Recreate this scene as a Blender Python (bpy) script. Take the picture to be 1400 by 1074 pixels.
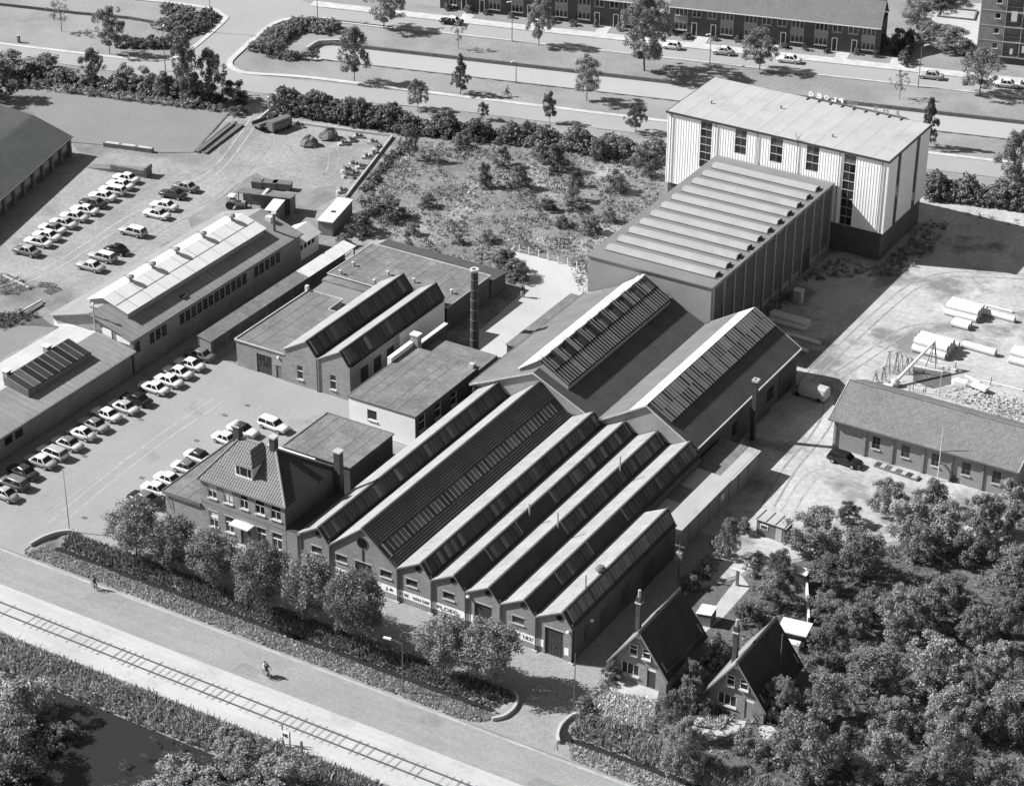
import bpy, math, random
from mathutils import Vector, Matrix
import numpy as np
for o in list(bpy.data.objects): bpy.data.objects.remove(o)
scene = bpy.context.scene
COL = scene.collection

# ------------------------------------------------------------------ camera, sky, sun, exposure
cam_d = bpy.data.cameras.new('camera'); cam = bpy.data.objects.new('camera', cam_d); COL.objects.link(cam)
scene.camera = cam
cam_d.sensor_fit = 'HORIZONTAL'; cam_d.sensor_width = 36.0
cam_d.lens = 36.0 * 3156.67 / 1400.0
cam_d.clip_start = 1.0; cam_d.clip_end = 6000.0
cam.matrix_world = Matrix([[0.858755, -0.256505, 0.443559, 95.758181], [0.512342, 0.418587, -0.74986, -174.801], [0.006675, 0.8712, 0.490882, 145.0], [0.0, 0.0, 0.0, 1.0]])

SUN_DIR = Vector((1.15, 0.42, -1.0)).normalized()          # the way the light travels
SUN_EL = math.asin(-SUN_DIR.z)
world = bpy.data.worlds.new('World'); scene.world = world; world.use_nodes = True
wn = world.node_tree.nodes; wl = world.node_tree.links; wn.clear()
sky = wn.new('ShaderNodeTexSky'); sky.sky_type = 'NISHITA'; sky.sun_disc = False
sky.sun_elevation = SUN_EL
sky.sun_rotation = math.atan2(-SUN_DIR.x, -SUN_DIR.y)
sky.air_density = 0.6; sky.dust_density = 0.6
bw = wn.new('ShaderNodeRGBToBW'); bg = wn.new('ShaderNodeBackground'); wo = wn.new('ShaderNodeOutputWorld')
wl.new(sky.outputs[0], bw.inputs[0]); wl.new(bw.outputs[0], bg.inputs['Color']); wl.new(bg.outputs[0], wo.inputs['Surface'])
bg.inputs['Strength'].default_value = 0.092
sun_d = bpy.data.lights.new('sun', 'SUN'); sun_d.energy = 5.0; sun_d.angle = math.radians(0.5); sun_d.color = (1, 1, 1)
sun = bpy.data.objects.new('sun', sun_d); COL.objects.link(sun); sun.location = (-60, -20, 90)
sun.rotation_euler = SUN_DIR.to_track_quat('-Z', 'Y').to_euler()
scene.view_settings.view_transform = 'Standard'; scene.view_settings.look = 'None'
scene.view_settings.gamma = 1.0; scene.view_settings.use_curve_mapping = False
scene.view_settings.exposure = 0.65
scene.render.engine = 'CYCLES'
scene.render.resolution_x = 1024; scene.render.resolution_y = 785
RND = random.Random(7)

# ------------------------------------------------------------------ materials (a black and white photograph: every colour is a grey)
MATS = {}
def mat(name, v=0.3, rough=0.85, amp=0.25, scale=0.6, detail=6, fine=0.0, fscale=12.0, bump=0.0, bscale=8.0, metal=0.0, spec=0.3,
        pattern=None, coord='world', extra=None, rand=0.0, streak=None):
    """grey procedural surface: large blotches (amp, scale), fine grain, optional brick / tile / rib pattern"""
    if name in MATS: return MATS[name]
    m = bpy.data.materials.new(name); m.use_nodes = True; MATS[name] = m
    nt = m.node_tree; N = nt.nodes; L = nt.links
    b = N['Principled BSDF']; b.inputs['Roughness'].default_value = rough; b.inputs['Metallic'].default_value = metal
    b.inputs['Specular IOR Level'].default_value = spec
    if coord == 'world':
        g = N.new('ShaderNodeNewGeometry'); P = g.outputs['Position']
    else:
        g = N.new('ShaderNodeTexCoord'); P = g.outputs['Object']
    def math_(op, a, c, clamp=False):
        n = N.new('ShaderNodeMath'); n.operation = op; n.use_clamp = clamp
        for i, q in enumerate((a, c)):
            if isinstance(q, (int, float)): n.inputs[i].default_value = q
            else: L.new(q, n.inputs[i])
        return n.outputs[0]
    def noise(sc, det=6, rg=0.6, vec=None):
        n = N.new('ShaderNodeTexNoise'); n.inputs['Scale'].default_value = sc; n.inputs['Detail'].default_value = det
        n.inputs['Roughness'].default_value = rg; L.new(vec or P, n.inputs['Vector']); return n.outputs['Fac']
    val = None
    n1 = noise(scale, detail)
    # value factor 1 + amp*(noise-0.5)*2
    f = math_('ADD', math_('MULTIPLY', math_('SUBTRACT', n1, 0.5), 4 * amp), 1.0)
    if fine:
        f = math_('MULTIPLY', f, math_('ADD', math_('MULTIPLY', math_('SUBTRACT', noise(fscale, 3), 0.5), 4 * fine), 1.0))
    if streak:                # weather streaks: (amount, (sx, sy, sz)) stretched noise
        mp = N.new('ShaderNodeMapping'); mp.inputs['Scale'].default_value = streak[1]; L.new(P, mp.inputs['Vector'])
        f = math_('MULTIPLY', f, math_('ADD', math_('MULTIPLY', math_('SUBTRACT', noise(1.0, 5, 0.6, mp.outputs[0]), 0.5), 4 * streak[0]), 1.0))
    if rand:
        oi = N.new('ShaderNodeObjectInfo')
        f = math_('MULTIPLY', f, math_('ADD', math_('MULTIPLY', math_('SUBTRACT', oi.outputs['Random'], 0.5), 2 * rand), 1.0))
    h = None
    if pattern:
        kind = pattern[0]
        if kind == 'brick':      # ('brick', width, height, mortar_value, contrast, axes)
            _, bw_, bh, mv, con, ax = pattern
            cx = N.new('ShaderNodeSeparateXYZ'); L.new(P, cx.inputs[0]); cc = N.new('ShaderNodeCombineXYZ')
            if ax == 'wall':
                L.new(math_('ADD', cx.outputs[0], cx.outputs[1]), cc.inputs[0]); L.new(cx.outputs[2], cc.inputs[1])
            elif ax == 'xy':
                L.new(cx.outputs[0], cc.inputs[0]); L.new(cx.outputs[1], cc.inputs[1])
            elif ax == 'yx':
                L.new(cx.outputs[1], cc.inputs[0]); L.new(cx.outputs[0], cc.inputs[1])
            br = N.new('ShaderNodeTexBrick'); L.new(cc.outputs[0], br.inputs['Vector'])
            br.inputs['Scale'].default_value = 1.0; br.inputs['Brick Width'].default_value = bw_; br.inputs['Row Height'].default_value = bh
            br.inputs['Mortar Size'].default_value = 0.06 * bh; br.inputs['Mortar Smooth'].default_value = 0.3
            br.inputs['Color1'].default_value = (1 - con,) * 3 + (1,); br.inputs['Color2'].default_value = (1 + con,) * 3 + (1,)
            br.inputs['Mortar'].default_value = (mv,) * 3 + (1,)
            f = math_('MULTIPLY', f, br.outputs['Color']); h = math_('SUBTRACT', 1.0, br.outputs['Fac'])
        elif kind == 'wave':     # ('wave', axis, period, contrast)
            _, ax, per, con = pattern
            cx = N.new('ShaderNodeSeparateXYZ'); L.new(P, cx.inputs[0])
            s = N.new('ShaderNodeMath'); s.operation = 'SINE'; L.new(math_('MULTIPLY', cx.outputs['XYZ'.index(ax)], 2 * math.pi / per), s.inputs[0])
            f = math_('MULTIPLY', f, math_('ADD', math_('MULTIPLY', s.outputs[0], con), 1.0)); h = s.outputs[0]
        elif kind == 'tile':     # pantiles: rolls along one axis, courses along the other
            _, ax1, p1, ax2, p2, con = pattern
            cx = N.new('ShaderNodeSeparateXYZ'); L.new(P, cx.inputs[0])
            s = N.new('ShaderNodeMath'); s.operation = 'SINE'; L.new(math_('MULTIPLY', cx.outputs['XYZ'.index(ax1)], 2 * math.pi / p1), s.inputs[0])
            fr = N.new('ShaderNodeMath'); fr.operation = 'FRACT'; L.new(math_('MULTIPLY', cx.outputs['XYZ'.index(ax2)], 1 / p2), fr.inputs[0])
            h = math_('ADD', math_('MULTIPLY', s.outputs[0], 0.5), math_('MULTIPLY', fr.outputs[0], -0.9))
            f = math_('MULTIPLY', f, math_('ADD', math_('MULTIPLY', h, con), 1.0 + con * 0.45))
    vv = math_('MULTIPLY', f, v)
    if extra: vv = extra(N, L, P, vv, noise, math_)
    comb = N.new('ShaderNodeCombineColor'); 
    for i in range(3): L.new(vv, comb.inputs[i])
    L.new(comb.outputs[0], b.inputs['Base Color'])
    if bump or h is not None:
        bp = N.new('ShaderNodeBump'); bp.inputs['Strength'].default_value = min(1, bump or 0.6); bp.inputs['Distance'].default_value = 0.06
        src = noise(bscale, 4)
        if h is not None: src = math_('ADD', math_('MULTIPLY', src, 0.4), h)
        L.new(src, bp.inputs['Height']); L.new(bp.outputs[0], b.inputs['Normal'])
    return m

def flat(name, v, rough=0.5, metal=0.0, spec=0.5):
    if name in MATS: return MATS[name]
    m = bpy.data.materials.new(name); m.use_nodes = True; MATS[name] = m
    b = m.node_tree.nodes['Principled BSDF']; b.inputs['Base Color'].default_value = (v, v, v, 1)
    b.inputs['Roughness'].default_value = rough; b.inputs['Metallic'].default_value = metal; b.inputs['Specular IOR Level'].default_value = spec
    return m

def mixer(v2, sc, lo, hi, det=8):
    """second tone laid over the first in patches with their own shape"""
    def ex(N, L, P, vv, noise, math_):
        n = noise(sc, det, 0.65); r = N.new('ShaderNodeMapRange'); r.inputs['From Min'].default_value = lo; r.inputs['From Max'].default_value = hi
        L.new(n, r.inputs['Value'])
        d = math_('MULTIPLY', math_('ADD', math_('MULTIPLY', math_('SUBTRACT', noise(3.1, 5, 0.7), 0.5), 1.4), 1.0), v2)
        mx = N.new('ShaderNodeMix'); mx.data_type = 'FLOAT'; L.new(r.outputs[0], mx.inputs[0]); L.new(vv, mx.inputs[2]); L.new(d, mx.inputs[3])
        return mx.outputs[0]
    return ex

M = dict(
 grass=mat('grass', 0.24, 0.95, 0.22, 0.10, 8, fine=0.22, fscale=2.2, bump=0.5, bscale=5, extra=mixer(0.29, 0.05, 0.45, 0.7)),
 lawn=mat('lawn', 0.215, 0.95, 0.08, 0.15, 6, fine=0.10, fscale=2.0, bump=0.3, bscale=6),
 verge=mat('verge', 0.25, 0.95, 0.16, 0.2, 8, fine=0.15, fscale=2.5, bump=0.4, bscale=5),
 wild=mat('wild', 0.19, 0.95, 0.30, 0.22, 10, fine=0.35, fscale=1.6, bump=0.8, bscale=3, extra=mixer(0.38, 0.09, 0.50, 0.68)),
 garden=mat('garden', 0.11, 0.95, 0.35, 0.3, 8, fine=0.3, fscale=2.0, bump=0.7, bscale=4),
 sand=mat('sand', 0.44, 0.95, 0.14, 0.12, 8, fine=0.10, fscale=3.0, bump=0.25, bscale=6),
 shoulder=mat('shoulder', 0.44, 0.95, 0.10, 0.10, 8, fine=0.09, fscale=2.0, streak=(0.09, (0.10, 1.2, 1)), extra=mixer(0.33, 0.16, 0.54, 0.72), bump=0.15, bscale=6),
 yardsand=mat('yardsand', 0.40, 0.95, 0.24, 0.13, 10, fine=0.22, fscale=1.4, bump=0.4, bscale=4, streak=(0.10, (0.5, 0.12, 1)), extra=mixer(0.19, 0.09, 0.50, 0.60)),
 dirt=mat('dirt', 0.28, 0.95, 0.24, 0.11, 10, fine=0.24, fscale=1.8, bump=0.3, bscale=4, streak=(0.10, (0.5, 0.14, 1)), extra=mixer(0.13, 0.05, 0.50, 0.66)),
 stain=mat('stain', 0.20, 0.95, 0.3, 0.15, 10, fine=0.16, fscale=1.8, bump=0.3, bscale=4, streak=(0.15, (0.5, 0.14, 1)), extra=mixer(0.27, 0.12, 0.45, 0.62)),
 track=mat('track', 0.27, 0.95, 0.35, 0.6, 8, fine=0.2, fscale=2.0), tracklight=mat('tracklight', 0.36, 0.95, 0.3, 0.6, 8, fine=0.2, fscale=2.0), edging=mat('edging', 0.36, 0.9, 0.25, 0.5, 8, fine=0.15, fscale=3),
 roadpatch=mat('roadpatch', 0.25, 0.9, 0.18, 0.4, 8, fine=0.12, fscale=5.0, pattern=('brick', 0.34, 0.22, 0.8, 0.10, 'xy'), bump=0.2),
 soil=mat('soil', 0.17, 0.95, 0.35, 0.25, 10, fine=0.25, fscale=2.0, bump=0.4, bscale=4, extra=mixer(0.30, 0.2, 0.5, 0.68)),
 concrete=mat('concrete', 0.29, 0.9, 0.10, 0.08, 10, fine=0.07, fscale=2.5, bump=0.08, streak=(0.06, (0.6, 0.12, 1)), extra=mixer(0.19, 0.16, 0.60, 0.74)),
 concrete2=mat('concrete_block', 0.42, 0.9, 0.12, 0.5, 8, fine=0.1, fscale=6),
 asphalt=mat('asphalt', 0.32, 0.9, 0.06, 0.10, 8, fine=0.07, fscale=3.0, bump=0.08),
 brickroad=mat('brickroad', 0.29, 0.9, 0.10, 0.22, 8, streak=(0.10, (0.04, 1.1, 1)), fine=0.11, fscale=5.0, pattern=('brick', 0.22, 0.34, 0.78, 0.10, 'yx'), bump=0.25),
 frontpave=mat('frontpave', 0.28, 0.9, 0.10, 0.3, 8, fine=0.08, fscale=5.0, pattern=('brick', 0.3, 0.3, 0.78, 0.12, 'xy'), bump=0.2),
 alley=mat('alley', 0.24, 0.92, 0.18, 0.2, 8, fine=0.12, fscale=4.0, bump=0.2),
 kerb=mat('kerb', 0.48, 0.9, 0.2, 0.6, 6, fine=0.1, fscale=5),
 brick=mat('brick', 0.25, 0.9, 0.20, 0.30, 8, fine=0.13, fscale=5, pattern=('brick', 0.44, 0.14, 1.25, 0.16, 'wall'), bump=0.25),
 brick_dark_and_shaded=mat('brick_dark_and_shaded', 0.085, 0.9, 0.18, 0.35, 8, fine=0.12, fscale=5, pattern=('brick', 0.44, 0.14, 1.3, 0.16, 'wall'), bump=0.25),  # dark brick; also puts shade into the colour of walls facing off the sun
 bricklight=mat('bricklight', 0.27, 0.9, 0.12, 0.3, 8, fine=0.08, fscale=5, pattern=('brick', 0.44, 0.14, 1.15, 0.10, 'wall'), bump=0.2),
 plaster=mat('plaster', 0.80, 0.9, 0.10, 0.5, 8, fine=0.04),
 concwall=mat('concwall', 0.26, 0.9, 0.12, 0.4, 8, fine=0.08, fscale=6),
 plinth=mat('plinth', 0.10, 0.9, 0.2, 0.4, 8, fine=0.1, fscale=4),
 white=mat('white', 0.78, 0.6, 0.05, 0.6),
 cladding=mat('cladding', 0.90, 0.55, 0.06, 0.25, 8, fine=0.03, fscale=3, streak=(0.05, (1.2, 1.2, 0.12))),
 cladside=mat('cladside', 0.74, 0.6, 0.08, 0.9, 8, fine=0.12, fscale=3.5),
 roofpale=mat('roofpale', 0.40, 0.85, 0.10, 0.15, 8, fine=0.08, fscale=2.5, bump=0.1, streak=(0.07, (0.7, 0.2, 1)), extra=mixer(0.31, 0.22, 0.56, 0.72)),
 roofrib=mat('roofrib', 0.19, 0.85, 0.12, 0.25, 8, fine=0.08, fscale=4, bump=0.1),
 rooffelt=mat('rooffelt', 0.165, 0.9, 0.28, 0.3, 10, fine=0.26, fscale=2.6, bump=0.2, streak=(0.10, (0.3, 1.6, 0.3)), extra=mixer(0.24, 0.35, 0.54, 0.70)),
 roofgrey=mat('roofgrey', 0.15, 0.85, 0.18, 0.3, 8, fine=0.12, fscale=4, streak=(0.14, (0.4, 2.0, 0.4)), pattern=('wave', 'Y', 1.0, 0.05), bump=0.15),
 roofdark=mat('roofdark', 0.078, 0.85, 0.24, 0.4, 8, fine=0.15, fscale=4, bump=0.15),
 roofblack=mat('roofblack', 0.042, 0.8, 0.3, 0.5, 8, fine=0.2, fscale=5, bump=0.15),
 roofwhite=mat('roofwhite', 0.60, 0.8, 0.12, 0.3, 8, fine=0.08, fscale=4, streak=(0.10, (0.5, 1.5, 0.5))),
 ribpale=mat('ribpale', 0.36, 0.85, 0.12, 0.4, 8, fine=0.08, fscale=4, bump=0.1),
 lineworn=mat('lineworn', 0.34, 0.9, 0.3, 1.2, 8),
 roofgreylight=mat('roofgreylight', 0.25, 0.85, 0.18, 0.3, 8, fine=0.12, fscale=4, streak=(0.16, (0.4, 2.4, 0.4)), pattern=('wave', 'Y', 1.0, 0.05), bump=0.15),
 roofbright=mat('roofbright', 0.70, 0.7, 0.08, 0.3, 8, fine=0.06, fscale=4, streak=(0.07, (0.5, 1.5, 0.5))),
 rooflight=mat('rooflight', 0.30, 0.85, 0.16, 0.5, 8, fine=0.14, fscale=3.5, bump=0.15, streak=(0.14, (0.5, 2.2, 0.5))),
 corr=mat('corr', 0.26, 0.75, 0.12, 0.3, 8, fine=0.08, fscale=4, pattern=('wave', 'Y', 0.55, 0.06), bump=0.3),
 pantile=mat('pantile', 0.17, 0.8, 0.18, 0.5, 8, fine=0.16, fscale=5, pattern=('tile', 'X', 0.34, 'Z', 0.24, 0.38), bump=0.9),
 pantile_shaded=mat('pantile_shaded', 0.05, 0.85, 0.18, 0.5, 8, fine=0.16, fscale=5, pattern=('tile', 'Y', 0.34, 'Z', 0.24, 0.3), bump=0.7),  # darkened copy of the pantiles, shade put into the colour
 shingle=mat('shingle', 0.19, 0.85, 0.14, 0.4, 8, fine=0.18, fscale=4, pattern=('brick', 0.40, 0.30, 0.6, 0.13, 'xy'), bump=0.5),
 thatch=mat('thatch', 0.24, 0.95, 0.18, 0.5, 8, fine=0.15, fscale=6, pattern=('wave', 'Y', 0.3, 0.08), bump=0.4),
 rowtile=mat('rowtile', 0.17, 0.85, 0.12, 0.4, 8, fine=0.22, fscale=3.0, bump=0.4, bscale=5),
 barntile=mat('barntile', 0.15, 0.85, 0.15, 0.4, 8, fine=0.15, fscale=4, bump=0.2),
 wood=mat('wood', 0.16, 0.9, 0.3, 1.0, 8, fine=0.15, fscale=8), woodpale=mat('woodpale', 0.42, 0.9, 0.2, 1.0, 8, fine=0.15, fscale=8),
 bark=mat('bark', 0.10, 0.95, 0.3, 3.0, 6, bump=0.5), sleeper=mat('sleeper', 0.31, 0.95, 0.35, 1.2, 6, fine=0.2, fscale=6),
 door=mat('door', 0.055, 0.7, 0.2, 1.5, 6), darkgap=mat('darkgap', 0.025, 0.9, 0.2, 1.0, 4),
 pipe=mat('pipe', 0.66, 0.85, 0.10, 0.7, 8, fine=0.05), steel=mat('steel', 0.16, 0.6, 0.2, 1.0, 6, metal=0.3),
 steelpale=mat('steelpale', 0.5, 0.5, 0.1, 1.0, 6, metal=0.2), rail=mat('rail', 0.14, 0.5, 0.2, 1.0, 6, metal=0.4),
 chimneybrick=mat('chimneybrick', 0.06, 0.9, 0.2, 0.8, 8, fine=0.15, fscale=4, pattern=('brick', 0.44, 0.2, 1.4, 0.15, 'wall'), bump=0.3),
 lettering=flat('lettering', 0.03, 0.7), board=mat('board', 0.92, 0.8, 0.08, 0.8, 6, fine=0.04, fscale=4),
 tarp=mat('tarp', 0.13, 0.7, 0.2, 1.0, 6), canvas=mat('canvas', 0.45, 0.7, 0.15, 1.0, 6), rubble=mat('rubble', 0.42, 0.95, 0.3, 1.5, 6, fine=0.2, fscale=6),
 glassbar=flat('glassbar', 0.32, 0.6), cloth=flat('cloth', 0.75, 0.9), clothdark=flat('clothdark', 0.05, 0.9), skin=flat('skin', 0.42, 0.6), hair=flat('hair', 0.03, 0.7),
 rubber=flat('rubber', 0.025, 0.8), chrome=flat('chrome', 0.6, 0.25, 0.9), lamp=flat('lamp', 0.75, 0.3), taillight=flat('taillight', 0.10, 0.3),
 paint_white=flat('paint_white', 0.74, 0.32), paint_cream=flat('paint_cream', 0.60, 0.32), paint_light=flat('paint_light', 0.38, 0.3),
 paint_grey=flat('paint_grey', 0.16, 0.3), paint_dark=flat('paint_dark', 0.045, 0.28), paint_black=flat('paint_black', 0.018, 0.25),
 undercar=flat('undercar', 0.015, 0.9),
)
def glass_mat(name, v, rough, amp):
    m = mat(name, v, rough, amp, 0.5, 6, spec=0.5, rand=0.6); return m
M['glass'] = glass_mat('glass', 0.030, 0.12, 0.3)
M['roofglass'] = glass_mat('roofglass', 0.030, 0.5, 0.4)
M['roofglass2'] = glass_mat('roofglass2', 0.10, 0.45, 0.35)
M['carglass'] = flat('carglass', 0.02, 0.08, 0.0, 0.6)
M['curtain'] = flat('curtain', 0.62, 0.8)
def water_mat(name, v, rough, bump, scale):
    m = bpy.data.materials.new(name); m.use_nodes = True; N = m.node_tree.nodes; L = m.node_tree.links; b = N['Principled BSDF']
    b.inputs['Base Color'].default_value = (v, v, v, 1); b.inputs['Roughness'].default_value = rough; b.inputs['IOR'].default_value = 1.33
    n = N.new('ShaderNodeTexNoise'); n.inputs['Scale'].default_value = scale; n.inputs['Detail'].default_value = 4
    g = N.new('ShaderNodeNewGeometry'); L.new(g.outputs['Position'], n.inputs['Vector'])
    bp = N.new('ShaderNodeBump'); bp.inputs['Strength'].default_value = bump; bp.inputs['Distance'].default_value = 0.05
    L.new(n.outputs['Fac'], bp.inputs['Height']); L.new(bp.outputs[0], b.inputs['Normal']); return m
M['water'] = water_mat('water', 0.42, 0.10, 0.10, 1.5)
M['pondwater'] = water_mat('pondwater', 0.03, 0.12, 0.10, 2.0)
def leaf_mat(name, v, var=0.35):
    m = bpy.data.materials.new(name); m.use_nodes = True; nt = m.node_tree; N = nt.nodes; L = nt.links
    b = N['Principled BSDF']; b.inputs['Roughness'].default_value = 0.55; b.inputs['Specular IOR Level'].default_value = 0.35
    g = N.new('ShaderNodeNewGeometry'); oi = N.new('ShaderNodeObjectInfo')
    no = N.new('ShaderNodeTexNoise'); no.inputs['Scale'].default_value = 0.9; no.inputs['Detail'].default_value = 3; L.new(g.outputs['Position'], no.inputs['Vector'])
    def ma(op, a, c):
        n = N.new('ShaderNodeMath'); n.operation = op
        for i, q in enumerate((a, c)):
            if isinstance(q, (int, float)): n.inputs[i].default_value = q
            else: L.new(q, n.inputs[i])
        return n.outputs[0]
    f = ma('ADD', ma('MULTIPLY', ma('SUBTRACT', g.outputs['Random Per Island'], 0.5), 0.9), 1.0)
    f = ma('MULTIPLY', f, ma('ADD', ma('MULTIPLY', ma('SUBTRACT', no.outputs['Fac'], 0.5), 2 * var), 1.0))
    f = ma('MULTIPLY', f, ma('ADD', ma('MULTIPLY', ma('SUBTRACT', oi.outputs['Random'], 0.5), 0.5), 1.0))
    f = ma('MULTIPLY', f, v); c = N.new('ShaderNodeCombineColor')
    for i in range(3): L.new(f, c.inputs[i])
    L.new(c.outputs[0], b.inputs['Base Color'])
    tr = N.new('ShaderNodeBsdfTranslucent'); L.new(c.outputs[0], tr.inputs['Color'])
    mx = N.new('ShaderNodeMixShader'); mx.inputs[0].default_value = 0.27
    L.new(b.outputs[0], mx.inputs[1]); L.new(tr.outputs[0], mx.inputs[2]); L.new(mx.outputs[0], N['Material Output'].inputs['Surface'])
    MATS[name] = m; return m
M['leaf'] = leaf_mat('leaf', 0.22); M['leafpale'] = leaf_mat('leafpale', 0.29); M['leafdark'] = leaf_mat('leafdark', 0.13)
M['reed'] = leaf_mat('reed', 0.27); M['grassblade'] = leaf_mat('grassblade', 0.36); M['flower'] = leaf_mat('flower', 0.5)

# ------------------------------------------------------------------ mesh and object helpers
class MB:
    def __init__(s): s.v = []; s.f = []; s.m = []
    def add(s, vs, fs, mi=0):
        o = len(s.v); s.v += [tuple(p) for p in vs]; s.f += [tuple(i + o for i in f) for f in fs]; s.m += [mi] * len(fs); return s
    def box(s, x0, x1, y0, y1, z0, z1, mi=0):
        return s.add([(x0,y0,z0),(x1,y0,z0),(x1,y1,z0),(x0,y1,z0),(x0,y0,z1),(x1,y0,z1),(x1,y1,z1),(x0,y1,z1)],
                     [(0,3,2,1),(4,5,6,7),(0,1,5,4),(1,2,6,5),(2,3,7,6),(3,0,4,7)], mi)
    def quad(s, a, b, c, d, mi=0): return s.add([a, b, c, d], [(0, 1, 2, 3)], mi)
    def slab(s, pts, t, mi=0):
        """thick plate: polygon pts (3D, counter-clockwise from outside) thickened by t against its normal"""
        P = [Vector(p) for p in pts]; n = Vector((0, 0, 0))
        for i in range(len(P)): n += (P[i] - P[0]).cross(P[(i + 1) % len(P)] - P[0])
        n.normalize(); Q = [p - n * t for p in P]; k = len(P)
        fs = [tuple(range(k)), tuple(range(2 * k - 1, k - 1, -1))] + [(i, i + k, (i + 1) % k + k, (i + 1) % k) for i in range(k)]
        return s.add(P + Q, fs, mi)
    def prism(s, poly, z0, z1, mi=0):
        k = len(poly); vs = [(x, y, z0) for x, y in poly] + [(x, y, z1) for x, y in poly]
        return s.add(vs, [tuple(range(k - 1, -1, -1)), tuple(range(k, 2 * k))] + [(i, (i + 1) % k, (i + 1) % k + k, i + k) for i in range(k)], mi)
    def prism_y(s, prof, y0, y1, mi=0):
        """profile in (x, z) swept along y"""
        k = len(prof); vs = [(x, y0, z) for x, z in prof] + [(x, y1, z) for x, z in prof]
        return s.add(vs, [tuple(range(k)), tuple(range(2 * k - 1, k - 1, -1))] + [(i, i + k, (i + 1) % k + k, (i + 1) % k) for i in range(k)], mi)
    def prism_x(s, prof, x0, x1, mi=0):
        k = len(prof); vs = [(x0, y, z) for y, z in prof] + [(x1, y, z) for y, z in prof]
        return s.add(vs, [tuple(range(k - 1, -1, -1)), tuple(range(k, 2 * k))] + [(i, (i + 1) % k, (i + 1) % k + k, i + k) for i in range(k)], mi)
    def tube(s, a, b, r0, r1=None, n=8, mi=0, cap=True):
        a = Vector(a); b = Vector(b); r1 = r0 if r1 is None else r1; d = (b - a).normalized()
        u = d.orthogonal().normalized(); w = d.cross(u); vs = []
        for c, r in ((a, r0), (b, r1)):
            for i in range(n):
                t = 2 * math.pi * i / n; vs.append(c + u * (r * math.cos(t)) + w * (r * math.sin(t)))
        fs = [(i, (i + 1) % n, (i + 1) % n + n, i + n) for i in range(n)]
        if cap: fs += [tuple(range(n - 1, -1, -1)), tuple(range(n, 2 * n))]
        return s.add(vs, fs, mi)
    def lathe(s, prof, c=(0, 0, 0), n=12, mi=0):
        vs = []; k = len(prof)
        for i in range(n):
            t = 2 * math.pi * i / n
            for r, z in prof: vs.append((c[0] + r * math.cos(t), c[1] + r * math.sin(t), c[2] + z))
        fs = []
        for i in range(n):
            j = (i + 1) % n
            for q in range(k - 1): fs.append((i * k + q, j * k + q, j * k + q + 1, i * k + q + 1))
        return s.add(vs, fs, mi)
    def mesh(s, name, mats, smooth=False):
        me = bpy.data.meshes.new(name); me.from_pydata(s.v, [], s.f); me.validate()
        for q in (mats if isinstance(mats, (list, tuple)) else [mats]): me.materials.append(q)
        if len(me.materials) > 1: me.polygons.foreach_set('material_index', s.m)
        if smooth: me.polygons.foreach_set('use_smooth', [True] * len(me.polygons))
        me.update(); return me
    def build(s, name, mats, parent=None, smooth=False, world=False):
        if world and parent is not None:
            l = root_loc(parent); s.v = [(p[0] - l[0], p[1] - l[1], p[2] - l[2]) for p in s.v]
        return link(name, s.mesh(name, mats, smooth), parent)
def root_loc(o):
    while o.parent is not None: o = o.parent
    return o.location
def link(name, data, parent=None, loc=None, rz=None):
    o = bpy.data.objects.new(name, data); COL.objects.link(o)
    if parent is not None: o.parent = parent
    if loc is not None: o.location = loc
    if rz is not None: o.rotation_euler[2] = rz
    return o
def tag(o, label, cat, group=None):
    o['label'] = label; o['category'] = cat
    if group: o['group'] = group
    return o
def thing(name, label, cat, loc=(0, 0, 0), rz=0.0, group=None):
    o = link(name, None, None, loc, rz); o.empty_display_size = 0.5
    return tag(o, label, cat, group)
def kind(o, k): o['kind'] = k; return o
def sheet(name, pts, z, m, parent=None):
    me = bpy.data.meshes.new(name); me.from_pydata([(x, y, z) for x, y in pts], [], [tuple(range(len(pts)))]); me.materials.append(m)
    import bmesh
    bm = bmesh.new(); bm.from_mesh(me); bmesh.ops.recalc_face_normals(bm, faces=bm.faces)
    if bm.faces[0].normal.z < 0: bmesh.ops.reverse_faces(bm, faces=bm.faces)
    bmesh.ops.triangulate(bm, faces=bm.faces); bm.to_mesh(me); bm.free(); o = link(name, me, parent)
    if parent is None: kind(o, 'structure')
    return o
def ribbon_mb(pts, w, z0, z1, side=0.0):
    """raised band of width w along a polyline; side shifts it to the left of the line"""
    P = [Vector((p[0], p[1])) for p in pts]; mb = MB(); Ls = []; Rs = []
    for i, p in enumerate(P):
        a = P[max(0, i - 1)]; b = P[min(len(P) - 1, i + 1)]; d = (b - a).normalized(); n = Vector((-d.y, d.x))
        Ls.append(p + n * (side + w / 2)); Rs.append(p + n * (side - w / 2))
    for i in range(len(P) - 1):
        a, b, c, d = Rs[i], Rs[i + 1], Ls[i + 1], Ls[i]
        vs = [(q.x, q.y, z) for z in (z0, z1) for q in (a, b, c, d)]
        mb.add(vs, [(4, 5, 6, 7), (0, 1, 5, 4), (2, 3, 7, 6)] + ([(3, 0, 4, 7)] if i == 0 else []) + ([(1, 2, 6, 5)] if i == len(P) - 2 else []))
    return mb
def curve(pts, n=6):
    """Catmull-Rom through points"""
    P = [Vector((p[0], p[1])) for p in pts]; out = []
    for i in range(len(P) - 1):
        a = P[max(0, i - 1)]; b = P[i]; c = P[i + 1]; d = P[min(len(P) - 1, i + 2)]
        for k in range(n):
            t = k / n
            q = 0.5 * ((2 * b) + (c - a) * t + (2 * a - 5 * b + 4 * c - d) * t * t + (3 * b - a - 3 * c + d) * t ** 3); out.append((q.x, q.y))
    out.append((P[-1].x, P[-1].y)); return out
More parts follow.
